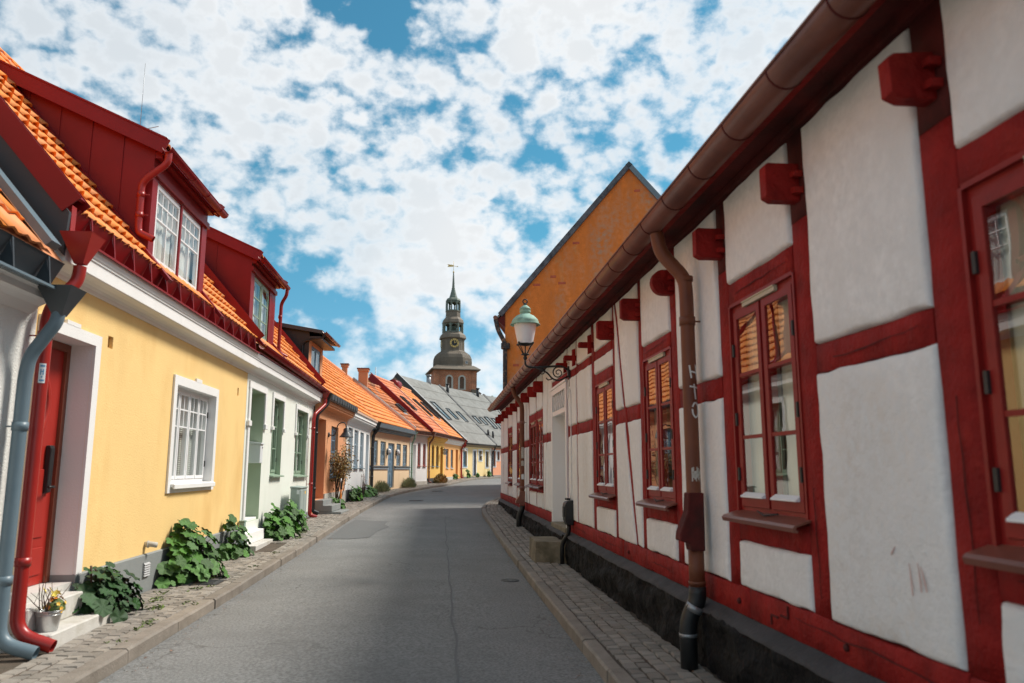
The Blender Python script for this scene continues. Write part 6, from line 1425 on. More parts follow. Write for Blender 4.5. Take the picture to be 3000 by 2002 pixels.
for u in (0.28, 0.72): skylight(H8, r8, E0f, E1f, R8a, R8b, u, 0.40, 0.72, 0.7)
mb = MB(); mb.tube([Vector(R8a)+Vector((0, 0.1, 0.05)), Vector(R8a)+Vector((0.3, 1.2, 0.05))], 0.30, 12); H8.part('ridge_hood', mb, M['redmetal'], w=True)

# pale yellow house under the long grey roof
H9 = far_house(6, 'pale_yellow_house', 'pale yellow house with white framed windows, navy door and grey sheet roof with skylights', 'pale', [(0.27, 1.01, 1.80, 3.03), (2.22, 2.80, 1.10, 2.97, 0.15), (3.36, 4.0, 2.30, 3.0), (4.78, 5.42, 1.78, 2.98)], 1.3, 3.5)
for a, b, c, d_, nm in ((0.28, 1.0, 1.81, 3.02, 'winblue2'), (3.37, 3.99, 2.31, 2.99, 'windark'), (4.79, 5.41, 1.79, 2.97, 'windark')):
    w = window(H9, a, b, c, d_, nm, set=0.08, cas=2, rows=(0.36, 0.68) if c < 2 else (0.5,), fr=0.05, st=0.04, mun=0.03, curtain='curtainw', sill=0.05); surround(H9, w, a-0.01, b+0.01, c-0.01, d_+0.01, 0.12, 'white', 0.03)
d9 = panel_door(H9, 2.23, 2.79, 1.11, 2.95, 0.05, 'doornavy', rows=((0.06, 0.3), (0.36, 0.6), (0.66, 0.92))); surround(H9, d9, 2.22, 2.80, 1.10, 2.97, 0.11, 'white', 0.03, bottom=False)
mb = MB(); mb.box(5.75, 6.0, 0.001, 0.025, 1.05, 3.3); 
for k in range(9): mb.box(5.72, 6.03, 0.001, 0.035, 1.12+k*0.24, 1.22+k*0.24)
H9.part('quoins', mb, M['white'])
mb = MB(); mb.box(0, H9.L, 0.001, 0.03, 0.7, 1.06); H9.part('plinth', mb, M['plinth_grey'])
mb = MB(); mb.prism([(0, 3.24), (0.30, 3.36), (0.30, 3.40), (0, 3.40)], 0, 0, H9.L); H9.part('soffit', mb, M['tan'], fix=True)
half_gutter(H9, 0.0, H9.L, 0.36, 3.46, 3.44, 0.06, 'black', seams=False, ns=8)
fw_pipe(H9, H9.L-0.05, 3.36, 0.98, 'black', 0.055, 0.34, side=0.02)
E0g, E1g = off(6, 6, 0.40, 3.46), off(7, 6, 0.40, 3.44); R9a, R9b = (-3.46, 58.8, 8.72), (-0.2, 65.7, 8.6)
def sheet_roof(F, E0, E1, R0, R1, m, nc, nr):
    Q = bilinear(E0, E1, R0, R1); mb = MB()
    for r in range(nr):
        v0, v1 = r/nr, (r+1.04)/nr; base = len(mb.v); n = nc*4
        for k in range(n+1):
            u = k/n; h = 0.028*math.cos(2*math.pi*k/4)
            for v, l in ((v0, 0.035), (min(v1, 1.0), 0.0)): p, nn = Q(u, v); mb.v.append(tuple(p+nn*(h+l+0.03)))
            p, nn = Q(u, v0); mb.v.append(tuple(p+nn*(h+0.02)))
        for k in range(n): a = base+3*k; mb.face((a, a+3, a+4, a+1), False); mb.face((a+2, a+5, a+3, a))
    return F.part('roof_sheets', mb, M[m], w=True, kind='stuff')
r9 = far_roof(H9, E0g, E1g, R9a, R9b, 'eternit', gable_m='tan'); sheet_roof(H9, E0g, E1g, R9a, R9b, 'eternit', 36, 6)
verge(H9, Vector(E0g)+Vector((0, -0.02, -0.06)), Vector(R9a)+Vector((0, -0.02, -0.06)), 'plinth_dark', 0.08, 0.34); verge(H9, Vector(E0g)+Vector((0.06, 0.06, 0.14)), Vector(R9a)+Vector((0.06, 0.06, 0.14)), 'palemetal', 0.14, 0.04, 'verge_cap')
verge(H9, Vector(E0g)+Vector((-0.06, -0.10, -0.3)), Vector(E0g).lerp(Vector(R9a), 0.72)+Vector((-0.06, -0.10, -0.3)), 'redmetal', 0.06, 0.26, 'flashing')
verge(H9, E1g, R9b, 'black', 0.22, 0.10, 'joint_cover', 0.10)
for u, v0, v1, w in ((0.20, 0.34, 0.60, 0.75), (0.47, 0.37, 0.53, 0.6), (0.72, 0.35, 0.51, 0.6)): skylight(H9, r9, E0g, E1g, R9a, R9b, u, v0, v1, w)
mb = MB(); q = bilinear(E0g, E1g, R9a, R9b)(1.06, 0.88)[0]; mb.tube([q-Vector((0, 0, 0.4)), q+Vector((0, 0, 0.75))], 0.13, 12).tube([q+Vector((0, 0, 0.75)), q+Vector((0, 0, 0.82))], 0.16, 12); H9.part('flue', mb, M['black'], w=True)
mb = MB(); q = Vector(R9a).lerp(Vector(R9b), 0.74); mb.tube([q-Vector((0, 0, 0.4)), q+Vector((0, 0, 0.62))], 0.19, 14).tube([q+Vector((0, 0, 0.62)), q+Vector((0, 0, 0.70))], [0.26, 0.22], 14); H9.part('flue', mb, M['steel'], w=True)

# salmon house and the next one, under the same roof line
for i, nm, lb, wm in ((7, 'salmon_house', 'salmon pink house with white framed windows at the end of the bend', 'salmon'), (8, 'pale_house', 'last pale house around the bend under the grey roof', 'pale')):
    H = far_house(i, nm, lb, wm, [(0.24, 0.72, 1.85, 3.03), (1.0, 1.46, 2.35, 3.02), (3.0, 3.8, 1.85, 3.0)], 1.35, 3.5)
    for a, b, c, d_ in ((0.25, 0.71, 1.86, 3.02), (1.01, 1.45, 2.36, 3.01), (3.01, 3.79, 1.86, 2.99)):
        w = window(H, a, b, c, d_, 'windark', set=0.08, cas=2, rows=(0.36, 0.68) if c < 2 else (0.5,), fr=0.04, st=0.035, mun=0.03, curtain='curtainw', sill=0.05); surround(H, w, a-0.01, b+0.01, c-0.01, d_+0.01, 0.11, 'white', 0.03)
    mb = MB(); mb.box(0, H.L, 0.001, 0.03, 0.7, 1.12); H.part('plinth', mb, M['plinth_grey'])
    mb = MB(); mb.prism([(0, 3.24), (0.30, 3.36), (0.30, 3.40), (0, 3.40)], 0, 0, H.L); H.part('soffit', mb, M['tan'], fix=True)
    half_gutter(H, 0.0, H.L, 0.36, 3.44, 3.42, 0.06, 'black', seams=False, ns=8)
    Ra, Rb = ((-0.2, 65.7, 8.6), (4.0, 72.6, 8.5)) if i == 7 else ((4.0, 72.6, 8.5), (8.3, 78.2, 8.4))
    Ea, Eb = off(i, i, 0.40, 3.44), off(i+1, i, 0.40, 3.42)
    r = far_roof(H, Ea, Eb, Ra, Rb, 'eternit', gable_m='tan'); sheet_roof(H, Ea, Eb, Ra, Rb, 'eternit', 40, 6)
    verge(H, Eb, Rb, 'black', 0.22, 0.10, 'joint_cover', 0.10)
    for u, v0, v1, w_ in ((0.12, 0.36, 0.48, 0.55), (0.27, 0.35, 0.47, 0.55), (0.44, 0.30, 0.50, 0.6), (0.60, 0.29, 0.49, 0.6), (0.82, 0.34, 0.46, 0.55)): skylight(H, r, Ea, Eb, Ra, Rb, u, v0, v1, w_)
    if i == 7:
        for u, v in ((0.02, 0.14), (0.11, 0.12)):
            p, n = bilinear(Ea, Eb, Ra, Rb)(u, v); mb = MB(); mb.tube([p-Vector((0, 0, .1)), p+Vector((0, 0, 0.6))], 0.09, 10); H.part('vent_pipe', mb, M['black'], w=True)
        q = bilinear(Ea, Eb, Ra, Rb)(0.78, 0.93)[0]; mb = MB(); mb.tube([q-Vector((0, 0, 0.4)), q+Vector((0, 0, 0.75))], 0.14, 12).tube([q+Vector((0, 0, 0.75)), q+Vector((0, 0, 0.83))], 0.19, 12); H.part('flue', mb, M['black'], w=True)
HL = Frame('hook_lamp', 'small white bracket lamp between navy door and little window of the pale yellow house', 'wall lamp', V[6], V[7], (3.05, 2.6), -1)
mb = MB(); mb.tube(round_path([(3.05, 0.0, 2.62), (3.05, 0.30, 2.75), (3.05, 0.36, 2.66)], 0.08), 0.015, 6); HL.part('arm', mb, M['mailbox'])
mb = MB(); mb.lathe([(0.03, 0.08), (0.14, 0.0), (0.13, -0.01), (0.04, -0.02)], (3.05, 0.36, 2.60), 12); HL.part('lamp_shade', mb, M['mailbox'])
HN = Frame('bracket_lamp', 'white bracket lamp beside the red downpipe at the apricot house corner', 'wall lamp', V[5], V[6], (6.0, 2.8), -1)
mb = MB(); mb.tube(round_path([(5.95, 0.0, 3.0), (5.95, 0.3, 3.08), (5.95, 0.36, 2.98)], 0.08), 0.02, 6); HN.part('arm', mb, M['darkmetal'])
mb = MB(); mb.lathe([(0.04, 0.12), (0.2, 0.0), (0.19, -0.01), (0.04, -0.02)], (5.95, 0.36, 2.88), 12); HN.part('lamp_shade', mb, M['palemetal'])
# weathervane mast beyond the roofs
WV = bpy.data.objects.new('weathervane', None); COL.objects.link(WV); WV.location = (-5.6, 66, 7.0); tag(WV, 'small green arrow weathervane on a mast behind the tiled roofs', 'weathervane')
mb = MB(); mb.tube([(0, 0, -4.0), (0, 0, 3.2)], 0.035, 6); link('mast', mb.mesh('mast', M['steel']), WV)
mb = MB(); mb.box(-0.75, 0.35, -0.02, 0.02, 1.55, 1.68).prism([(-0.95, 1.61), (-0.7, 1.78), (-0.7, 1.44)], 1, -0.02, 0.02).prism([(0.3, 1.61), (0.6, 1.85), (0.6, 1.4)], 1, -0.02, 0.02); link('arrow', mb.mesh('arrow', M['verdigris']), WV)
mb = MB(); mb.tube([(-0.4, 0, 1.1), (0.4, 0, 1.1)], 0.02, 5).tube([(0, -0.4, 1.1), (0, 0.4, 1.1)], 0.02, 5); link('cross_arms', mb.mesh('cross_arms', M['steel']), WV)
# ------------------------------------------------------------------ gable house behind the half-timbered one
ga = math.radians(12)
GH = Frame('gable_house', 'tall warehouse with weathered orange gable and peeling dark verge boards', 'house', (2.75, 33.0), (2.75+10.7*math.cos(ga), 33.0-10.7*math.sin(ga)), (5.4, 0.5), -1)
mb = MB(); GP = [(0, 0.2), (0, 8.45), (5.55, 14.85), (10.7, 8.45), (10.7, 0.2)]
mb.prism(GP, 1, -14.0, 0.0); GH.part('wall', mb, M['gable'], fix=True)
for (a, b, c, d_), m in (((-0.22, 8.28, 5.62, 15.02), 'lead'), ((10.95, 8.24, 5.48, 15.02), 'bluegrey')):
    mb = MB(); mb.bar((a, -7.0+7.06, b), (c, 0.06, d_), 0.14, 0.22, upv=(0, 0, 1)); GH.part('verge_board', mb, M[m])
mb = MB(); mb.prism([(-0.35, 8.13), (5.55, 14.93), (11.05, 8.13), (11.05, 8.25), (5.55, 15.06), (-0.35, 8.25)], 1, -14.2, -0.02); GH.part('roof', mb, M['eternit'], fix=True)
mb = MB(); mb.tube([(-0.42, 0.12, 8.16), (-0.42, -14.1, 8.16)], 0.10, 10); gg = GH.part('gutter', mb, M['brownsheet'])
mb = MB(); mb.prism([(-0.35, 8.05), (0.0, 8.35), (0.0, 7.75)], 1, -14.1, 0.05); GH.part('soffit', mb, M['timber_dark'], fix=True)
mb = MB(); mb.tube(round_path([(-0.42, 0.02, 8.1), (-0.30, 0.10, 7.6), (0.02, 0.16, 7.0), (0.02, 0.16, 6.6), (0.02, 0.14, 0.6)], 0.2), 0.10, 10); GH.part('downpipe', mb, M['peelblack'])
mb = MB(); mb.box(-0.14, 0.22, 0.001, 0.30, 6.75, 7.0); GH.part('bracket', mb, M['peelblack'])
for s, z in ((0.35, 6.0), (0.4, 5.0), (2.0, 9.9), (2.35, 9.6), (5.75, 13.7), (1.25, 9.55), (3.0, 11.4)):
    mb = MB(); mb.box(s, s+rnd.uniform(0.2, 0.36), -0.02, 0.012, z, z+0.11); GH.part('brick', mb, M['brickred'], bevel=0.01)
# ------------------------------------------------------------------ church
CH = bpy.data.objects.new('church', None); COL.objects.link(CH); CHX, CHY = 2.05, 145.2; CH.location = (CHX, CHY, 0); CH.rotation_euler = (0, 0, math.radians(8)); tag(CH, 'brick church tower with tiered copper spire, clock face and gilded weathervane', 'church')
def cp(name, mb, m, parent=None, kind=None, **kw): return link(name, mb.mesh(name, M[m], **kw), parent or CH, kind)
hw = 3.93
mb = MB(); ws = [(-1.55, -0.75, 16.2, 18.1), (0.80, 1.60, 16.2, 18.1)]
wf = MB(); wall_faces(wf, -hw, hw, 0, 19.75, ws, 0.5); wf.v = [(x, -hw-o, z) for x, o, z in wf.v]
for s in ((-hw, -hw, -hw, hw), (hw, -hw, hw, hw), (-hw, hw, hw, hw)): wf.quad((s[0], s[1], 0), (s[2], s[3], 0), (s[2], s[3], 19.75), (s[0], s[1], 19.75))
tw = cp('tower', wf, 'brick')
for a, b, c, d_ in ws:
    m_ = (a+b)/2; n = 10; mb = MB()
    arc = lambda r: [(m_+r*math.cos(math.pi-math.pi*k/n), d_-0.02+r*math.sin(math.pi-math.pi*k/n)) for k in range(n+1)]
    o_, i_ = arc(0.70), arc(0.40)
    for k in range(n): mb.prism([o_[k], o_[k+1], i_[k+1], i_[k]], 1, -hw-0.08, -hw+0.05)
    mb.box(a-0.30, a, -hw-0.08, -hw+0.05, c, d_).box(b, b+0.30, -hw-0.08, -hw+0.05, c, d_).box(a-0.35, b+0.35, -hw-0.14, -hw+0.02, c-0.14, c); st = cp('window_surround', mb, 'plinth_light', tw)
    mb = MB(); mb.box(a, b, -hw+0.06, -hw+0.12, c, d_)
    mb.prism(i_, 1, -hw+0.0, -hw+0.04)
    for k in range(7): mb.box(a+k*0.115, a+k*0.115+0.10, -hw+0.02, -hw+0.058, c, d_-0.02)
    cp('shutter', mb, 'belfry', tw)
mb = MB()
for x in (-2.9, -0.1, 1.7, 3.1): mb.box(x-0.05, x+0.05, -hw-0.05, -hw-0.001, 17.5+abs(x)*0.1, 18.7+abs(x)*0.05)
mb.box(-hw-0.05, -hw+0.9, -hw-0.10, -hw-0.002, 0, 19.5).box(hw-0.9, hw+0.05, -hw-0.10, -hw-0.002, 0, 19.5).box(-hw, hw, -hw-0.12, -hw-0.003, 15.85, 16.0); cp('pilaster', mb, 'brick', tw)
mb = MB(); n = 12
for k in range(n):
    a0, a1 = math.pi*k/n, math.pi*(k+1)/n; P = lambda a, r: (0.3+r*math.cos(a), 13.2+r*0.95*math.sin(a)); mb.prism([P(a0, 2.3), P(a1, 2.3), P(a1, 2.0), P(a0, 2.0)], 1, -hw-0.14, -hw-0.004)
cp('blind_arch', mb, 'brick', tw)
mb = MB(); mb.box(hw-1.0, hw+0.7, -hw-0.9, -hw+1.2, 0, 15.3); cp('buttress', mb, 'brick'); mb = MB(); mb.prism([(hw-1.1, 15.3), (hw+0.85, 15.3), (hw-0.1, 16.0), (hw-1.0, 16.1)], 1, -hw-1.0, -hw+1.2); cp('buttress_roof', mb, 'spire', fix=True)
R8 = 1/math.cos(math.pi/8); rot8 = math.pi/8
mb = MB(); mb.lathe([(4.62*1.4142, 19.68), (4.62*1.4142, 19.82), (3.9*1.4142, 20.35), (3.5*1.4142, 20.62)], (0, 0, 0), 4, False, math.pi/4); mb.lathe([(3.62*R8, 20.3), (3.47*R8, 20.75), (3.50*R8, 21.5), (3.44*R8, 22.2), (3.2*R8, 22.85), (2.75*R8, 23.25), (2.3*R8, 23.55), (2.2*R8, 23.75)], (0, 0, 0), 8, False, rot8); hd = cp('spire_bell_roof', mb, 'spire')
sm = MB()
prof = [(3.47, 20.78), (3.50, 21.5), (3.44, 22.2), (3.2, 22.85), (2.75, 23.25), (2.3, 23.55)]
for f in range(8):
    a = f*math.pi/4; ca, sa = math.cos(a), math.sin(a)
    for k in range(-3, 4):
        pts = []
        for ap, z in prof: t = k/3.5*ap*math.tan(math.pi/8); pts.append((ca*(ap+0.015)-sa*t, sa*(ap+0.015)+ca*t, z))
        for q in range(len(pts)-1): sm.bar(pts[q], pts[q+1], 0.06, 0.05, upv=(ca, sa, 0.001))
cp('seams', sm, 'spire', hd, 'stuff')
mb = MB(); mb.lathe([(2.14*R8, 23.7), (2.10*R8, 26.0)], (0, 0, 0), 8, False, rot8); cs_ = cp('clock_stage', mb, 'spire')
sm = MB()
for f in range(8):
    a = f*math.pi/4; ca, sa = math.cos(a), math.sin(a)
    for k in (-0.7, -0.35, 0.35, 0.7): t = k*0.85; sm.bar((ca*2.14-sa*t, sa*2.14+ca*t, 23.8), (ca*2.12-sa*t, sa*2.12+ca*t, 25.95), 0.05, 0.05, upv=(ca, sa, 0.001))
cp('seams', sm, 'spire', cs_, 'stuff')
mb = MB(); mb.lathe([(2.12*R8, 25.9), (2.42*R8, 26.05), (2.45*R8, 26.2), (2.3*R8, 26.75), (1.95*R8, 27.1), (1.78*R8, 27.3)], (0, 0, 0), 8, False, rot8); cp('cornice', mb, 'spire')
def lantern(z0, z1, ap, pw, name, m):
    mb = MB()
    for k in range(8):
        a = rot8+k*math.pi/4; x, y = ap*R8*math.cos(a), ap*R8*math.sin(a); mb.bar((x, y, z0), (x*0.985, y*0.985, z1), pw, pw, upv=(math.cos(a), math.sin(a), 0.001))
        b = a+math.pi/4; p, q = Vector((x, y, 0)), Vector((ap*R8*math.cos(b), ap*R8*math.sin(b), 0)); h = z1-z0
        for j in range(6):
            u0, u1 = j/6, (j+1)/6; f = lambda u: z1-0.10*h-0.32*h*(abs(2*u-1)**2.2)
            A, B = p.lerp(q, u0), p.lerp(q, u1); A2, B2 = A*0.93, B*0.93
            mb.quad((A.x, A.y, f(u0)), (B.x, B.y, f(u1)), (B.x, B.y, z1), (A.x, A.y, z1)); mb.quad((A2.x, A2.y, f(u0)), (A.x, A.y, f(u0)), (B.x, B.y, f(u1)), (B2.x, B2.y, f(u1)))
        mb.bar((p.x, p.y, z0+0.12), (q.x, q.y, z0+0.12), 0.10, 0.24)
    return cp(name, mb, m)
lantern(27.25, 29.05, 1.74, 0.34, 'lower_lantern', 'spiregreen')
mb = MB(); mb.lathe([(0.75, 27.3), (0.75, 28.3), (0.9, 28.4), (0.3, 28.9)], (0, 0, 0), 10); cp('bell', mb, 'spiregreen')
mb = MB(); mb.lathe([(1.72*R8, 28.95), (1.95*R8, 29.05), (1.98*R8, 29.2), (1.85*R8, 29.75), (1.55*R8, 30.1), (1.38*R8, 30.25), (1.36*R8, 30.3), (1.31*R8, 31.3), (1.40*R8, 31.38), (1.40*R8, 31.46), (1.2*R8, 31.5)], (0, 0, 0), 8, False, rot8); cp('cornice', mb, 'spire')
lantern(31.45, 33.45, 1.24, 0.24, 'upper_lantern', 'spiregreen')
mb = MB(); mb.lathe([(1.22*R8, 33.4), (1.36*R8, 33.5), (1.36*R8, 33.6), (1.22*R8, 33.9), (0.85*R8, 34.1), (0.76*R8, 34.15), (0.74*R8, 34.3), (0.60*R8, 34.7), (0.42*R8, 35.4), (0.29*R8, 36.0), (0.33*R8, 36.06), (0.25*R8, 36.14), (0.10, 39.2)], (0, 0, 0), 8, False, rot8); cp('needle', mb, 'spiregreen')
vn = MB(); vn.lathe([(0.02, 0), (0.14, 0.08), (0.18, 0.18), (0.14, 0.28), (0.03, 0.36)], (0, 0, 39.15), 10); vn.tube([(0, 0, 39.2), (0, 0, 41.5)], 0.035, 6); va = cp('vane_rod', vn, 'gold')
mb = MB(); mb.prism([(-1.25, 40.82), (-0.05, 40.72), (-0.05, 40.38), (-1.25, 40.28), (-1.0, 40.55)], 1, -0.02, 0.02); mb.bar((0.05, 0, 40.52), (0.85, 0, 40.46), 0.05, 0.05).bar((0.6, 0, 40.38), (0.9, 0, 40.46), 0.04, 0.05).bar((0.6, 0, 40.56), (0.9, 0, 40.46), 0.04, 0.05); cp('vane_flag', mb, 'gold', va)
for face in (0, 1):
    tr = Matrix.Rotation(-face*math.pi/2, 4, 'Z'); y = -2.14
    def C(name, mb, m, parent): mb.v = [tuple(tr @ Vector(v)) for v in mb.v]; return cp(name, mb, m, parent)
    mb = MB(); mb.prism([(0.83*math.cos(t), 25.05+0.83*math.sin(t)) for t in np.linspace(0, 2*math.pi, 33)[:-1]], 1, y-0.06, y+0.06); ck = C('clock_face', mb, 'black', cs_)
    mb = MB()
    for k in range(36):
        a0, a1 = 2*math.pi*k/36, 2*math.pi*(k+1)/36; P = lambda a, r: (r*math.cos(a), 25.05+r*math.sin(a))
        mb.prism([P(a0, 0.86), P(a1, 0.86), P(a1, 0.56), P(a0, 0.56)], 1, y-0.085, y-0.065)
    for a in ((90-62), (90-2)): mb.bar((0, y-0.09, 25.05), (0.52*math.cos(math.radians(a)), y-0.09, 25.05+0.52*math.sin(math.radians(a))), 0.03, 0.10, upv=(0, 0.001, 1) if abs(math.sin(math.radians(a))) < 0.9 else (1, 0, 0))
    C('clock_ring', mb, 'gold', cs_)
    mb = MB()
    for k in range(12):
        a = k*math.pi/6
        for dd in ((0,), (-0.04, 0.04), (-0.07, 0, 0.07))[k % 3]:
            P = lambda r: (r*math.sin(a)+dd*math.cos(a), y-0.095, 25.05+r*math.cos(a)-dd*math.sin(a)); mb.bar(P(0.61), P(0.81), 0.02, 0.045, upv=(math.cos(a), 0, -math.sin(a)))
    C('clock_numerals', mb, 'black', cs_)
mb = MB(); mb.box(0.9+1.0, 2.35, -3.56, -3.4, 20.95, 21.5); cp('hatch_window', mb, 'winwhite', hd); mb = MB(); mb.box(1.95, 2.10, -3.58, -3.561, 21.0, 21.45).box(2.15, 2.30, -3.58, -3.561, 21.0, 21.45); cp('pane', mb, 'windark', hd)
# nave roof beside the tower
mb = MB(); mb.prism([(0.0, 15.55), (-9, 7.0), (-9, 0), (9, 0), (9, 7.0)], 0, 4.3, 8.6); mb.v = [(x, y+5.0, z) for x, y, z in mb.v]; nv = cp('nave', mb, 'greenroof', fix=True)
mb = MB(); mb.prism([(0.0, 15.95), (-9.3, 7.1), (-9.3, 0), (9.3, 0), (9.3, 7.1)], 0, 8.6, 9.0); mb.v = [(x, y+5.0, z) for x, y, z in mb.v]; cp('nave_gable', mb, 'greenroof', fix=True)
sm = MB()
for k in range(8): sm.bar((4.5+k*0.55, 5.0, 15.6), (4.5+k*0.55, -4.0, 7.05), 0.06, 0.10)
cp('seams', sm, 'greenroof', nv, 'stuff')

# ------------------------------------------------------------------ street lamp on its scrolled bracket
SL = Frame('street_lamp', 'verdigris street lantern with frosted glass on a black scrolled wall bracket', 'street lamp', (2.1, 0), (2.1, 27), (12.35, 3.2), 1)
ls, lo = 12.35, 0.74
mb = MB(); mb.box(ls-0.03, ls+0.03, 0.002, 0.02, 2.93, 3.34).box(ls-0.05, ls+0.05, 0.002, 0.045, 3.08, 3.26); SL.part('wall_plate', mb, M['iron'])
mb = MB(); mb.tube(round_path([(ls, 0.03, 3.20), (ls, 0.14, 3.27), (ls, 0.62, 3.235), (ls, lo, 3.26), (ls, lo, 3.37)], 0.10, 6), 0.017, 8); mb.lathe([(0.02, 0), (0.035, 0.03), (0.022, 0.06), (0.03, 0.075), (0.075, 0.085), (0.05, 0.105), (0.02, 0.11)], (ls, lo, 3.36), 12); SL.part('arm', mb, M['iron'])
def spiral(c0, c1, r0, turns, a0, sgn=1, n=26): return [(ls, c0+(r0*(1-0.82*k/n))*math.cos(a0+sgn*turns*2*math.pi*k/n), c1+(r0*(1-0.82*k/n))*math.sin(a0+sgn*turns*2*math.pi*k/n)) for k in range(n+1)]
for path, r in ((spiral(0.20, 3.155, 0.095, 1.6, math.pi*0.5, -1), 0.012), (spiral(0.47, 3.17, 0.055, 1.4, math.pi*0.5, 1), 0.010)):
    mb = MB(); mb.tube(path, [r*(1-0.4*k/len(path)) for k in range(len(path))], 7); SL.part('scroll', mb, M['iron'])
mb = MB(); mb.tube(round_path([(ls, 0.04, 3.10), (ls, 0.18, 3.02), (ls, 0.30, 3.05), (ls, 0.38, 3.16), (ls, 0.55, 3.225)], 0.1, 6), 0.014, 7).tube(round_path([(ls, 0.30, 3.05), (ls, 0.37, 3.03), (ls, 0.40, 3.07)], 0.03), 0.009, 6); SL.part('scroll', mb, M['iron'])
for k in range(4):
    a = math.pi/4+k*math.pi/2; mb = MB(); mb.tube([(ls+0.03*math.cos(a), lo+0.03*math.sin(a), 3.44), (ls+0.15*math.cos(a), lo+0.15*math.sin(a), 3.625)], 0.008, 6); mb.lathe([(0.005, -0.02), (0.02, 0), (0.005, 0.02)], (ls+0.165*math.cos(a), lo+0.165*math.sin(a), 3.63), 8); mb.bar((ls+0.12*math.cos(a), lo+0.12*math.sin(a), 3.628), (ls+0.165*math.cos(a), lo+0.165*math.sin(a), 3.628), 0.012, 0.012); SL.part('prong', mb, M['iron'])
mb = MB(); mb.lathe([(0.03, -0.02), (0.128, 0.0), (0.135, 0.012), (0.12, 0.016)], (ls, lo, 3.612), 20); mb.tube([(ls, lo, 3.46), (ls, lo, 3.60)], 0.010, 6); SL.part('base_ring', mb, M['iron'])
mb = MB(); mb.lathe([(0.126, 0.016), (0.19, 0.345)], (ls, lo, 3.612), 24, cap=False); SL.part('glass_shade', mb, M['opal'])
mb = MB(); mb.lathe([(0.20, 0.335), (0.245, 0.325), (0.25, 0.335), (0.22, 0.365), (0.225, 0.38), (0.205, 0.42), (0.15, 0.475), (0.09, 0.505), (0.082, 0.515), (0.078, 0.53), (0.092, 0.535), (0.094, 0.55), (0.085, 0.585), (0.095, 0.592), (0.095, 0.60), (0.06, 0.635), (0.028, 0.66), (0.02, 0.67)], (ls, lo, 3.612), 24); SL.part('hood', mb, M['verdigris'])
mb = MB(); mb.lathe([(0.022, 0), (0.035, 0.012), (0.02, 0.025)], (ls, lo, 4.275), 12); mb.tube([(ls, lo+0.036*math.cos(t), 4.335+0.036*math.sin(t)) for t in np.linspace(0, 2*math.pi, 15)], 0.011, 7, cap=False); SL.part('top_ring', mb, M['iron'])

# ------------------------------------------------------------------ plants
def leaf_mesh(i, m):
    r = random.Random(40+i); mb = MB(); n = 26; lob = (5, 6, 7)[i % 3]; mb.v.append((0, 0.0, -0.02))
    for ring in (0.55, 1.0):
        for k in range(n):
            a = 2*math.pi*k/n+0.2; gap = 0.55 if abs(((a+math.pi) % (2*math.pi))-math.pi*0.5-math.pi) < 0.16 and ring == 1.0 else 1.0
            rad = ring*(1-0.13*(0.5+0.5*math.cos(lob*a))*ring+r.uniform(-.04, .04))*gap
            z = 0.16*ring*ring+0.10*math.sin(lob*a+1.0)*ring-0.25*max(0, ring-0.6)*ring+r.uniform(-.03, .03)
            mb.v.append((rad*math.cos(a), rad*math.sin(a), z))
    for k in range(n):
        j = (k+1) % n; mb.face((0, 1+k, 1+j), True); mb.face((1+k, 1+n+k, 1+n+j, 1+j), True)
    return mb.mesh('leaf', m)
LEAF = [leaf_mesh(i, M['leaf']) for i in range(3)]; LEAFD = [leaf_mesh(i, M['leafdark']) for i in range(3)]
def mallow(x, y, z, dy, dx, h, n, size, label, dark=False, tall=0, seed=0, group='mallow plants growing along the left house walls', tilt=0.0):
    r = random.Random(seed); root = bpy.data.objects.new('mallow_plant', None); COL.objects.link(root); root.location = (x, y, z); tag(root, label, 'plant', group)
    st = MB(); LM_ = LEAFD if dark else LEAF
    for k in range(n):
        while True:
            d = Vector((abs(r.gauss(0.25, 0.7)), r.gauss(0, 0.8), r.uniform(-0.15, 1.1)))
            if 0.2 < d.length: d.normalize(); break
        q = r.uniform(0.5, 1.0) if r.random() < 0.45 else r.uniform(0.82, 1.2)
        p = Vector((d.x*dx*q, d.y*dy*q*(1-0.25*max(0, d.z)), max(0.04, d.z*h*q)))
        if tall and k < tall: p = Vector((r.uniform(0, dx*0.35), -dy*0.25+r.uniform(-.12, .12), h*(0.85+0.4*k/tall)))
        nv = (d*0.7+Vector((0.45, r.uniform(-.35, .35), 0.55+r.uniform(-.3, .4)))).normalized()
        a = nv.orthogonal().normalized(); a.rotate(Matrix.Rotation(r.uniform(0, 6.28), 3, nv)) if False else None
        ang = r.uniform(0, 6.28); b = nv.cross(a); a2 = a*math.cos(ang)+b*math.sin(ang); b2 = nv.cross(a2); s = size*r.choice((r.uniform(0.4, 0.8), r.uniform(0.7, 1.0), r.uniform(0.9, 1.25)))
        o = link('leaf', LM_[r.randrange(3)], root); o.matrix_local = Matrix(((a2.x*s, b2.x*s, nv.x*s, p.x), (a2.y*s, b2.y*s, nv.y*s, p.y), (a2.z*s, b2.z*s, nv.z*s, p.z), (0, 0, 0, 1)))
        if r.random() < 0.6: st.tube([(r.uniform(0, .05), r.uniform(-.06, .06), 0), (p.x*0.4, p.y*0.4, p.z*0.55), tuple(p-nv*0.01)], 0.0045, 4)
    if dark: 
        for k in range(3): st.tube([(0.05, -0.12+k*0.10, 0.1), (0.04, -0.2+k*0.11, h*(1.12-0.08*k))], 0.011, 5)
    link('stems', st.mesh('stems', M['twig'] if dark else M['stem']), root, 'stuff')
    return root
mallow(-3.50, 8.50, 0.12, 0.66, 0.36, 0.47, 150, 0.088, 'dark green low mallow plant beside the steps of the red door', True, 0, 1)
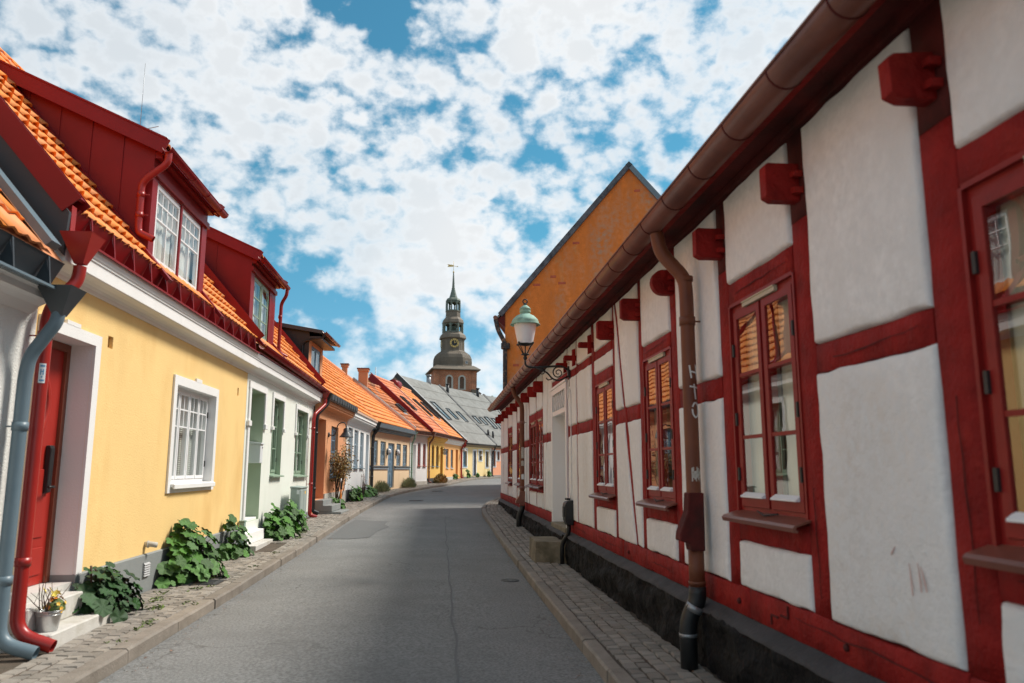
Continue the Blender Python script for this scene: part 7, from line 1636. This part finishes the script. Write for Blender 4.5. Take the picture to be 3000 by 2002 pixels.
mallow(-3.52, 11.25, 0.14, 0.86, 0.50, 0.62, 190, 0.105, 'large bushy mallow plant against the yellow wall, climbing above its grey plinth', False, 14, 2)
mallow(-3.54, 13.72, 0.16, 0.52, 0.34, 0.56, 80, 0.10, 'smaller mallow plant at the far end of the yellow wall', False, 3, 3)
mallow(-3.46, 16.75, 0.21, 0.70, 0.46, 0.56, 130, 0.115, 'bright mallow plant right beside the white steps of the sage doorway', False, 4, 4)
mallow(-3.42, 17.95, 0.25, 0.58, 0.42, 0.60, 100, 0.115, 'bright mallow plant just before the grey green electric cabinet', False, 3, 5)
mallow(-3.30, 24.9, 0.40, 0.5, 0.36, 0.36, 60, 0.10, 'low mallow plant at the foot of the brownish rose bush', False, 0, 6)
mallow(-3.20, 28.9, 0.45, 0.62, 0.36, 0.56, 70, 0.12, 'mallow plant against the dark plinth of the white house with blue windows', False, 0, 7)
mallow(-2.98, 32.4, 0.52, 0.95, 0.42, 0.38, 90, 0.12, 'wide low mallow plant before the white house beside the black downpipe', False, 0, 8)
for x, y, sz, h, lab in ((0.95, 53.6, 0.5, 0.4, 'small green plant by the light plinth of the apricot house'), (1.95, 56.6, 0.4, 0.55, 'small green plant under the red downpipe of the apricot house'), (2.75, 58.4, 0.25, 0.36, 'tiny round plant near the navy door'), (3.75, 60.6, 0.32, 0.50, 'small bright plant between the last two windows of the pale yellow house'), (-0.05, 49.0, 0.35, 0.30, 'small green plant beside the arched brown door')):
    mallow(x, y, zg(y), sz, sz*0.7, h, 34, 0.13, lab, False, 0, int(x*10)+50, 'small plants by the far house walls')
def tuft_bush(name, x, y, z, dy, dx, h, n, m, label, cat, group=None, lw=0.012, ll=0.16, seed=0, up=0.8):
    r = random.Random(seed); mb = MB()
    for k in range(n):
        d = Vector((r.gauss(0, 1), r.gauss(0, 1), abs(r.gauss(0, 0.8)))).normalized(); q = r.random()**0.4
        p = Vector((d.x*dx*q, d.y*dy*q, d.z*h*q)); g = (d+Vector((r.gauss(0, .35), r.gauss(0, .35), up))).normalized()*ll*r.uniform(.6, 1.3); s = g.cross(Vector((r.gauss(0, 1), r.gauss(0, 1), r.gauss(0, 1)))).normalized()*lw
        mb.cur = r.random(); mb.quad(p-s, p+s, p+g*0.7+s*0.9, p+g)
    o = link(name, mb.mesh(name, m, withr=True)); o.location = (x, y, z); tag(o, label, cat, group); return o
tuft_bush('lavender_bush', -2.68, 36.2, zg(36), 0.95, 0.36, 0.42, 1500, M['lav'], 'grey green lavender bush to the near side of the blue door', 'bush', 'lavender bushes before the cream house', seed=3)
tuft_bush('lavender_bush', -1.62, 41.1, zg(41), 1.05, 0.36, 0.42, 1500, M['lav'], 'grey green lavender bush to the far side of the blue door', 'bush', 'lavender bushes before the cream house', seed=4)
tuft_bush('reddish_bush', 0.05, 46.6, zg(46.6), 1.1, 0.40, 0.50, 900, M['roseleaf'], 'brownish red low bush by the dark plinth of the golden yellow house', 'bush', seed=5, lw=0.03, ll=0.10)
# rose bush trained on the terracotta wall
RB = bpy.data.objects.new('rose_bush', None); COL.objects.link(RB); RB.location = (-3.28, 25.3, 0.40); tag(RB, 'tall rose bush with bronze young leaves in front of the terracotta wall', 'bush')
r = random.Random(21); st = MB(); lf = MB()
tips = []
for k in range(15):
    a = Vector((r.uniform(-.05, .08), r.uniform(-.3, .35), 0)); b = a+Vector((r.uniform(-.1, .15), r.gauss(0, .35), r.uniform(0.6, 1.0))); c = b+Vector((r.uniform(-.1, .25), r.gauss(0, .45), r.uniform(0.5, 1.05)))
    st.tube(round_path([a, b, c], 0.3, 4), [0.016, 0.014, 0.013, 0.012, 0.011, 0.010, 0.008, 0.006][:len(round_path([a, b, c], 0.3, 4))], 5)
    for j in range(3):
        t = r.uniform(0.2, 1); e = b.lerp(c, t); f = e+Vector((r.uniform(-.1, .25), r.gauss(0, .3), r.uniform(0, .35))); st.tube([e, f], 0.005, 4); tips += [(b, c), (e, f)]
for k in range(1900):
    a, b = tips[r.randrange(len(tips))]; p = a.lerp(b, r.uniform(0.15, 1.1))+Vector((r.gauss(0, .10), r.gauss(0, .12), r.gauss(0, .10)))
    if p.z < 0.55 and r.random() < 0.8: continue
    n = Vector((r.gauss(.5, .6), r.gauss(-.2, .6), r.gauss(.4, .6))).normalized(); u = n.orthogonal().normalized(); v = n.cross(u); ang = r.uniform(0, 6.28); u2 = u*math.cos(ang)+v*math.sin(ang); v2 = n.cross(u2); s = r.uniform(.025, .05)
    lf.cur = r.random(); lf.poly([p-u2*s, p-v2*s*0.55, p+u2*s, p+v2*s*0.55])
link('stems', st.mesh('stems', M['twig']), RB); link('foliage', lf.mesh('foliage', M['roseleaf'], withr=True), RB, 'stuff')
# bare shrub with a few red leaves
BS = bpy.data.objects.new('bare_shrub', None); COL.objects.link(BS); BS.location = (-3.0, 31.0, 0.48); tag(BS, 'bare pruned shrub with a few red leaves before the white wall', 'shrub')
st = MB(); lf = MB(); r = random.Random(9)
for k in range(7):
    a = Vector((0, -0.6+k*0.45 if k < 4 else r.uniform(0, 1), 0)); b = a+Vector((0, r.gauss(0, .12), r.uniform(.35, .7))); c = b+Vector((0, r.gauss(0, .2), r.uniform(.1, .6))); st.tube([a, b, c], [0.02, 0.013, 0.006], 5)
    for j in range(4): p = b.lerp(c, r.uniform(.3, 1))+Vector((r.uniform(0, .08), r.gauss(0, .06), r.gauss(0, .04))); lf.cur = r.random(); lf.poly([p, p+Vector((.02, .05, .03)), p+Vector((.01, .09, -.01)), p+Vector((0, .04, -.03))])
link('stems', st.mesh('stems', M['twig']), BS); link('leaves', lf.mesh('leaves', M['redframe']), BS, 'stuff')
# marker stake
MS = bpy.data.objects.new('marker_stake', None); COL.objects.link(MS); MS.location = (-3.0, 24.2, zg(24.2)); tag(MS, 'thin white stake with an orange band standing before the rose bush', 'stake')
mb = MB(); mb.tube([(0, 0, 0), (0, 0, 0.95)], 0.014, 8); link('pole', mb.mesh('pole', M['mailbox']), MS)
mb = MB(); mb.box(-0.012, 0.03, -0.05, 0.05, 0.34, 0.60); link('band', mb.mesh('band', M['orange']), MS)
mb = MB(); mb.lathe([(0.03, 0), (0.035, 0.10), (0.02, 0.22), (0.012, 0.28)], (0.01, 0, 0.61), 8); link('bottle', mb.mesh('bottle', M['black']), MS)
# flower bucket on the step
BK = bpy.data.objects.new('flower_bucket', None); COL.objects.link(BK); BK.location = (-3.315, 7.20, 0.241); tag(BK, 'galvanised bucket of yellow and orange flowers and twigs on the concrete step', 'bucket')
mb = MB(); mb.lathe([(0.072, 0.0), (0.078, 0.004), (0.105, 0.165), (0.110, 0.170), (0.106, 0.172), (0.098, 0.165), (0.095, 0.14)], (0, 0, 0), 24); mb.tube([(0.101*math.cos(t), 0.101*math.sin(t), 0.135) for t in np.linspace(0, 2*math.pi, 25)], 0.003, 5, cap=False); link('bucket', mb.mesh('bucket', M['galv']), BK)
mb = MB(); mb.tube([(0.108*math.cos(t), 0.108*math.sin(t)*0.98, 0.165+0.018*math.sin(t*0.5)) for t in np.linspace(-1.2, 1.4, 9)], 0.0035, 5); link('handle', mb.mesh('handle', M['steel']), BK)
mb = MB(); mb.lathe([(0.001, 0.147), (0.096, 0.145)], (0, 0, 0), 16, cap=False); link('soil', mb.mesh('soil', M['soil']), BK)
r = random.Random(5); tg = MB()
for k in range(11):
    a = Vector((r.uniform(-.06, .03), r.uniform(-.07, .02), .14)); d = Vector((r.gauss(0, .35), r.gauss(-.15, .45), 1)).normalized()*r.uniform(.18, .34); b = a+d*0.5; tg.tube([a, b, a+d+Vector((r.gauss(0, .02), r.gauss(0, .03), 0))], [0.005, 0.004, 0.002], 5); tg.tube([b, b+Vector((r.gauss(0, .06), r.gauss(0, .06), .09))], 0.002, 4)
link('twigs', tg.mesh('twigs', M['twig']), BK)
fo = MB()
for k in range(150):
    d = Vector((r.gauss(0, 1), r.gauss(0, 1), abs(r.gauss(0, .9)))).normalized(); p = Vector((0.03, 0.045, .155))+Vector((d.x*.075, d.y*.085, d.z*.105)); n = d; u = n.orthogonal().normalized()*.016; v = n.cross(u)*1.2; fo.cur = r.random(); fo.poly([p-u, p-v*0.6, p+u, p+v])
link('foliage', fo.mesh('foliage', M['grass'], withr=True), BK, 'stuff')
fb = MB(); 
for k in range(5): a = 2*math.pi*k/5; b = a+0.9; c = a-0.9; fb.poly([(0, 0, 0), (0.6*math.cos(c), 0.6*math.sin(c), .15), (math.cos(a), math.sin(a), .3), (0.6*math.cos(b), 0.6*math.sin(b), .15)])
FLM = [fb.mesh('flower', M['petal']), fb.mesh('flower', M['petal2']), fb.mesh('flower', M['orange'])]
for k in range(26):
    d = Vector((r.gauss(.2, 1), r.gauss(0, 1), abs(r.gauss(0.5, .7)))).normalized(); p = Vector((0.03, 0.045, .16))+Vector((d.x*.085, d.y*.095, d.z*.115)); o = link('flower', FLM[(0, 0, 2)[k % 3]], BK); o.matrix_local = Matrix.Translation(p) @ d.to_track_quat('Z', 'Y').to_matrix().to_4x4() @ Matrix.Diagonal((.020, .020, .020, 1))
for x, y, z in ((-0.02, -0.07, .335), (0.03, 0.01, .30), (-0.05, -0.02, .20), (0.02, -0.055, .345), (0.05, 0.03, .305)):
    o = link('flower', FLM[1], BK); o.matrix_local = Matrix.Translation((x, y, z)) @ Matrix.Rotation(r.uniform(0, 3), 4, 'Z') @ Matrix.Rotation(1.0, 4, 'X') @ Matrix.Diagonal((.036, .036, .03, 1))
# weeds in the joints, dead leaves along the walls
r = random.Random(14); wd = MB()
spots = [(-3.05, 8.95, 14), (-3.2, 9.5, 14), (-2.8, 9.3, 6), (-2.82, 8.2, 6), (-3.3, 10.0, 8), (-3.0, 10.3, 10), (-3.1, 11.3, 8), (-2.8, 8.0, 6), (-3.35, 9.1, 18), (-2.9, 16.6, 12), (-3.0, 17.6, 14), (-2.85, 14.2, 6), (-2.78, 12.3, 5), (-2.76, 7.3, 4)]
for x, y, n in spots:
    for k in range(n):
        px, py = x+r.gauss(0, .05), y+r.gauss(0, .10); z = zg(py)-0.012
        for j in range(5):
            a = r.uniform(0, 6.28); L_ = r.uniform(.02, .05); wd.cur = r.random(); w = .005; t = Vector((math.cos(a), math.sin(a), 0)); s = Vector((-t.y, t.x, 0))*w; p = Vector((px, py, z)); wd.quad(p-s, p+s, p+t*L_*0.6+s*1.2+Vector((0, 0, L_*.6)), p+t*L_+Vector((0, 0, L_*.5)))
o = link('weeds', wd.mesh('weeds', M['grass'], withr=True)); tag(o, 'small green weeds growing in the joints of the left pavement', 'weeds', kind='stuff')
lt = MB()
for k in range(170):
    side = r.random() < 0.72
    if side: y = r.uniform(5.5, 19); x = -3.55+abs(r.gauss(0, .14)) if r.random() < .7 else -2.5+abs(r.gauss(0, .1)); z = zg(y)+0.008 if x < -2.56 else zroad(x, y)+0.008
    else: y = r.uniform(4.2, 16); x = 2.0-abs(r.gauss(0, .12)) if r.random() < .7 else 1.24-abs(r.gauss(0, .08)); z = zg(y)+0.008 if x > 1.27 else zroad(x, y)+0.008
    if side and (6.9 < y < 8.1 and x < -3.1): continue
    a = r.uniform(0, 6.28); s = r.uniform(.010, .026); t = Vector((math.cos(a), math.sin(a), r.uniform(-.2, .3)))*s; u = Vector((-math.sin(a), math.cos(a), 0))*s*.5; p = Vector((x, y, z)); lt.cur = r.random(); lt.poly([p-t, p-u, p+t, p+u])
gr = MB()
for k in range(1500):
    y = r.uniform(3.6, 24); left = r.random() < 0.5; d = abs(r.gauss(0, .09)) if r.random() < .75 else abs(r.gauss(0, .35)); x = -2.54+d if left else 1.25-d; z = zroad(x, y)+0.003; q = r.uniform(.003, .009); gr.cur = r.random(); a = r.uniform(0, 6.28); c, sn_ = math.cos(a)*q, math.sin(a)*q
    gr.poly([(x+c, y+sn_, z), (x-sn_, y+c, z), (x-c, y-sn_, z)]); gr.poly([(x+c, y+sn_, z), (x-sn_, y+c, z), (x, y, z+q)]); gr.poly([(x-sn_, y+c, z), (x-c, y-sn_, z), (x, y, z+q)]); gr.poly([(x-c, y-sn_, z), (x+c, y+sn_, z), (x, y, z+q)])
o = link('grit', gr.mesh('grit', M['sett_attr'], withr=True)); tag(o, 'fine grit and small stones along both kerbs', 'grit', kind='stuff')
o = link('leaf_litter', lt.mesh('leaf_litter', M['litter'], withr=True)); tag(o, 'scattered dead leaves and crumbs along the walls and kerbs', 'litter', kind='stuff')
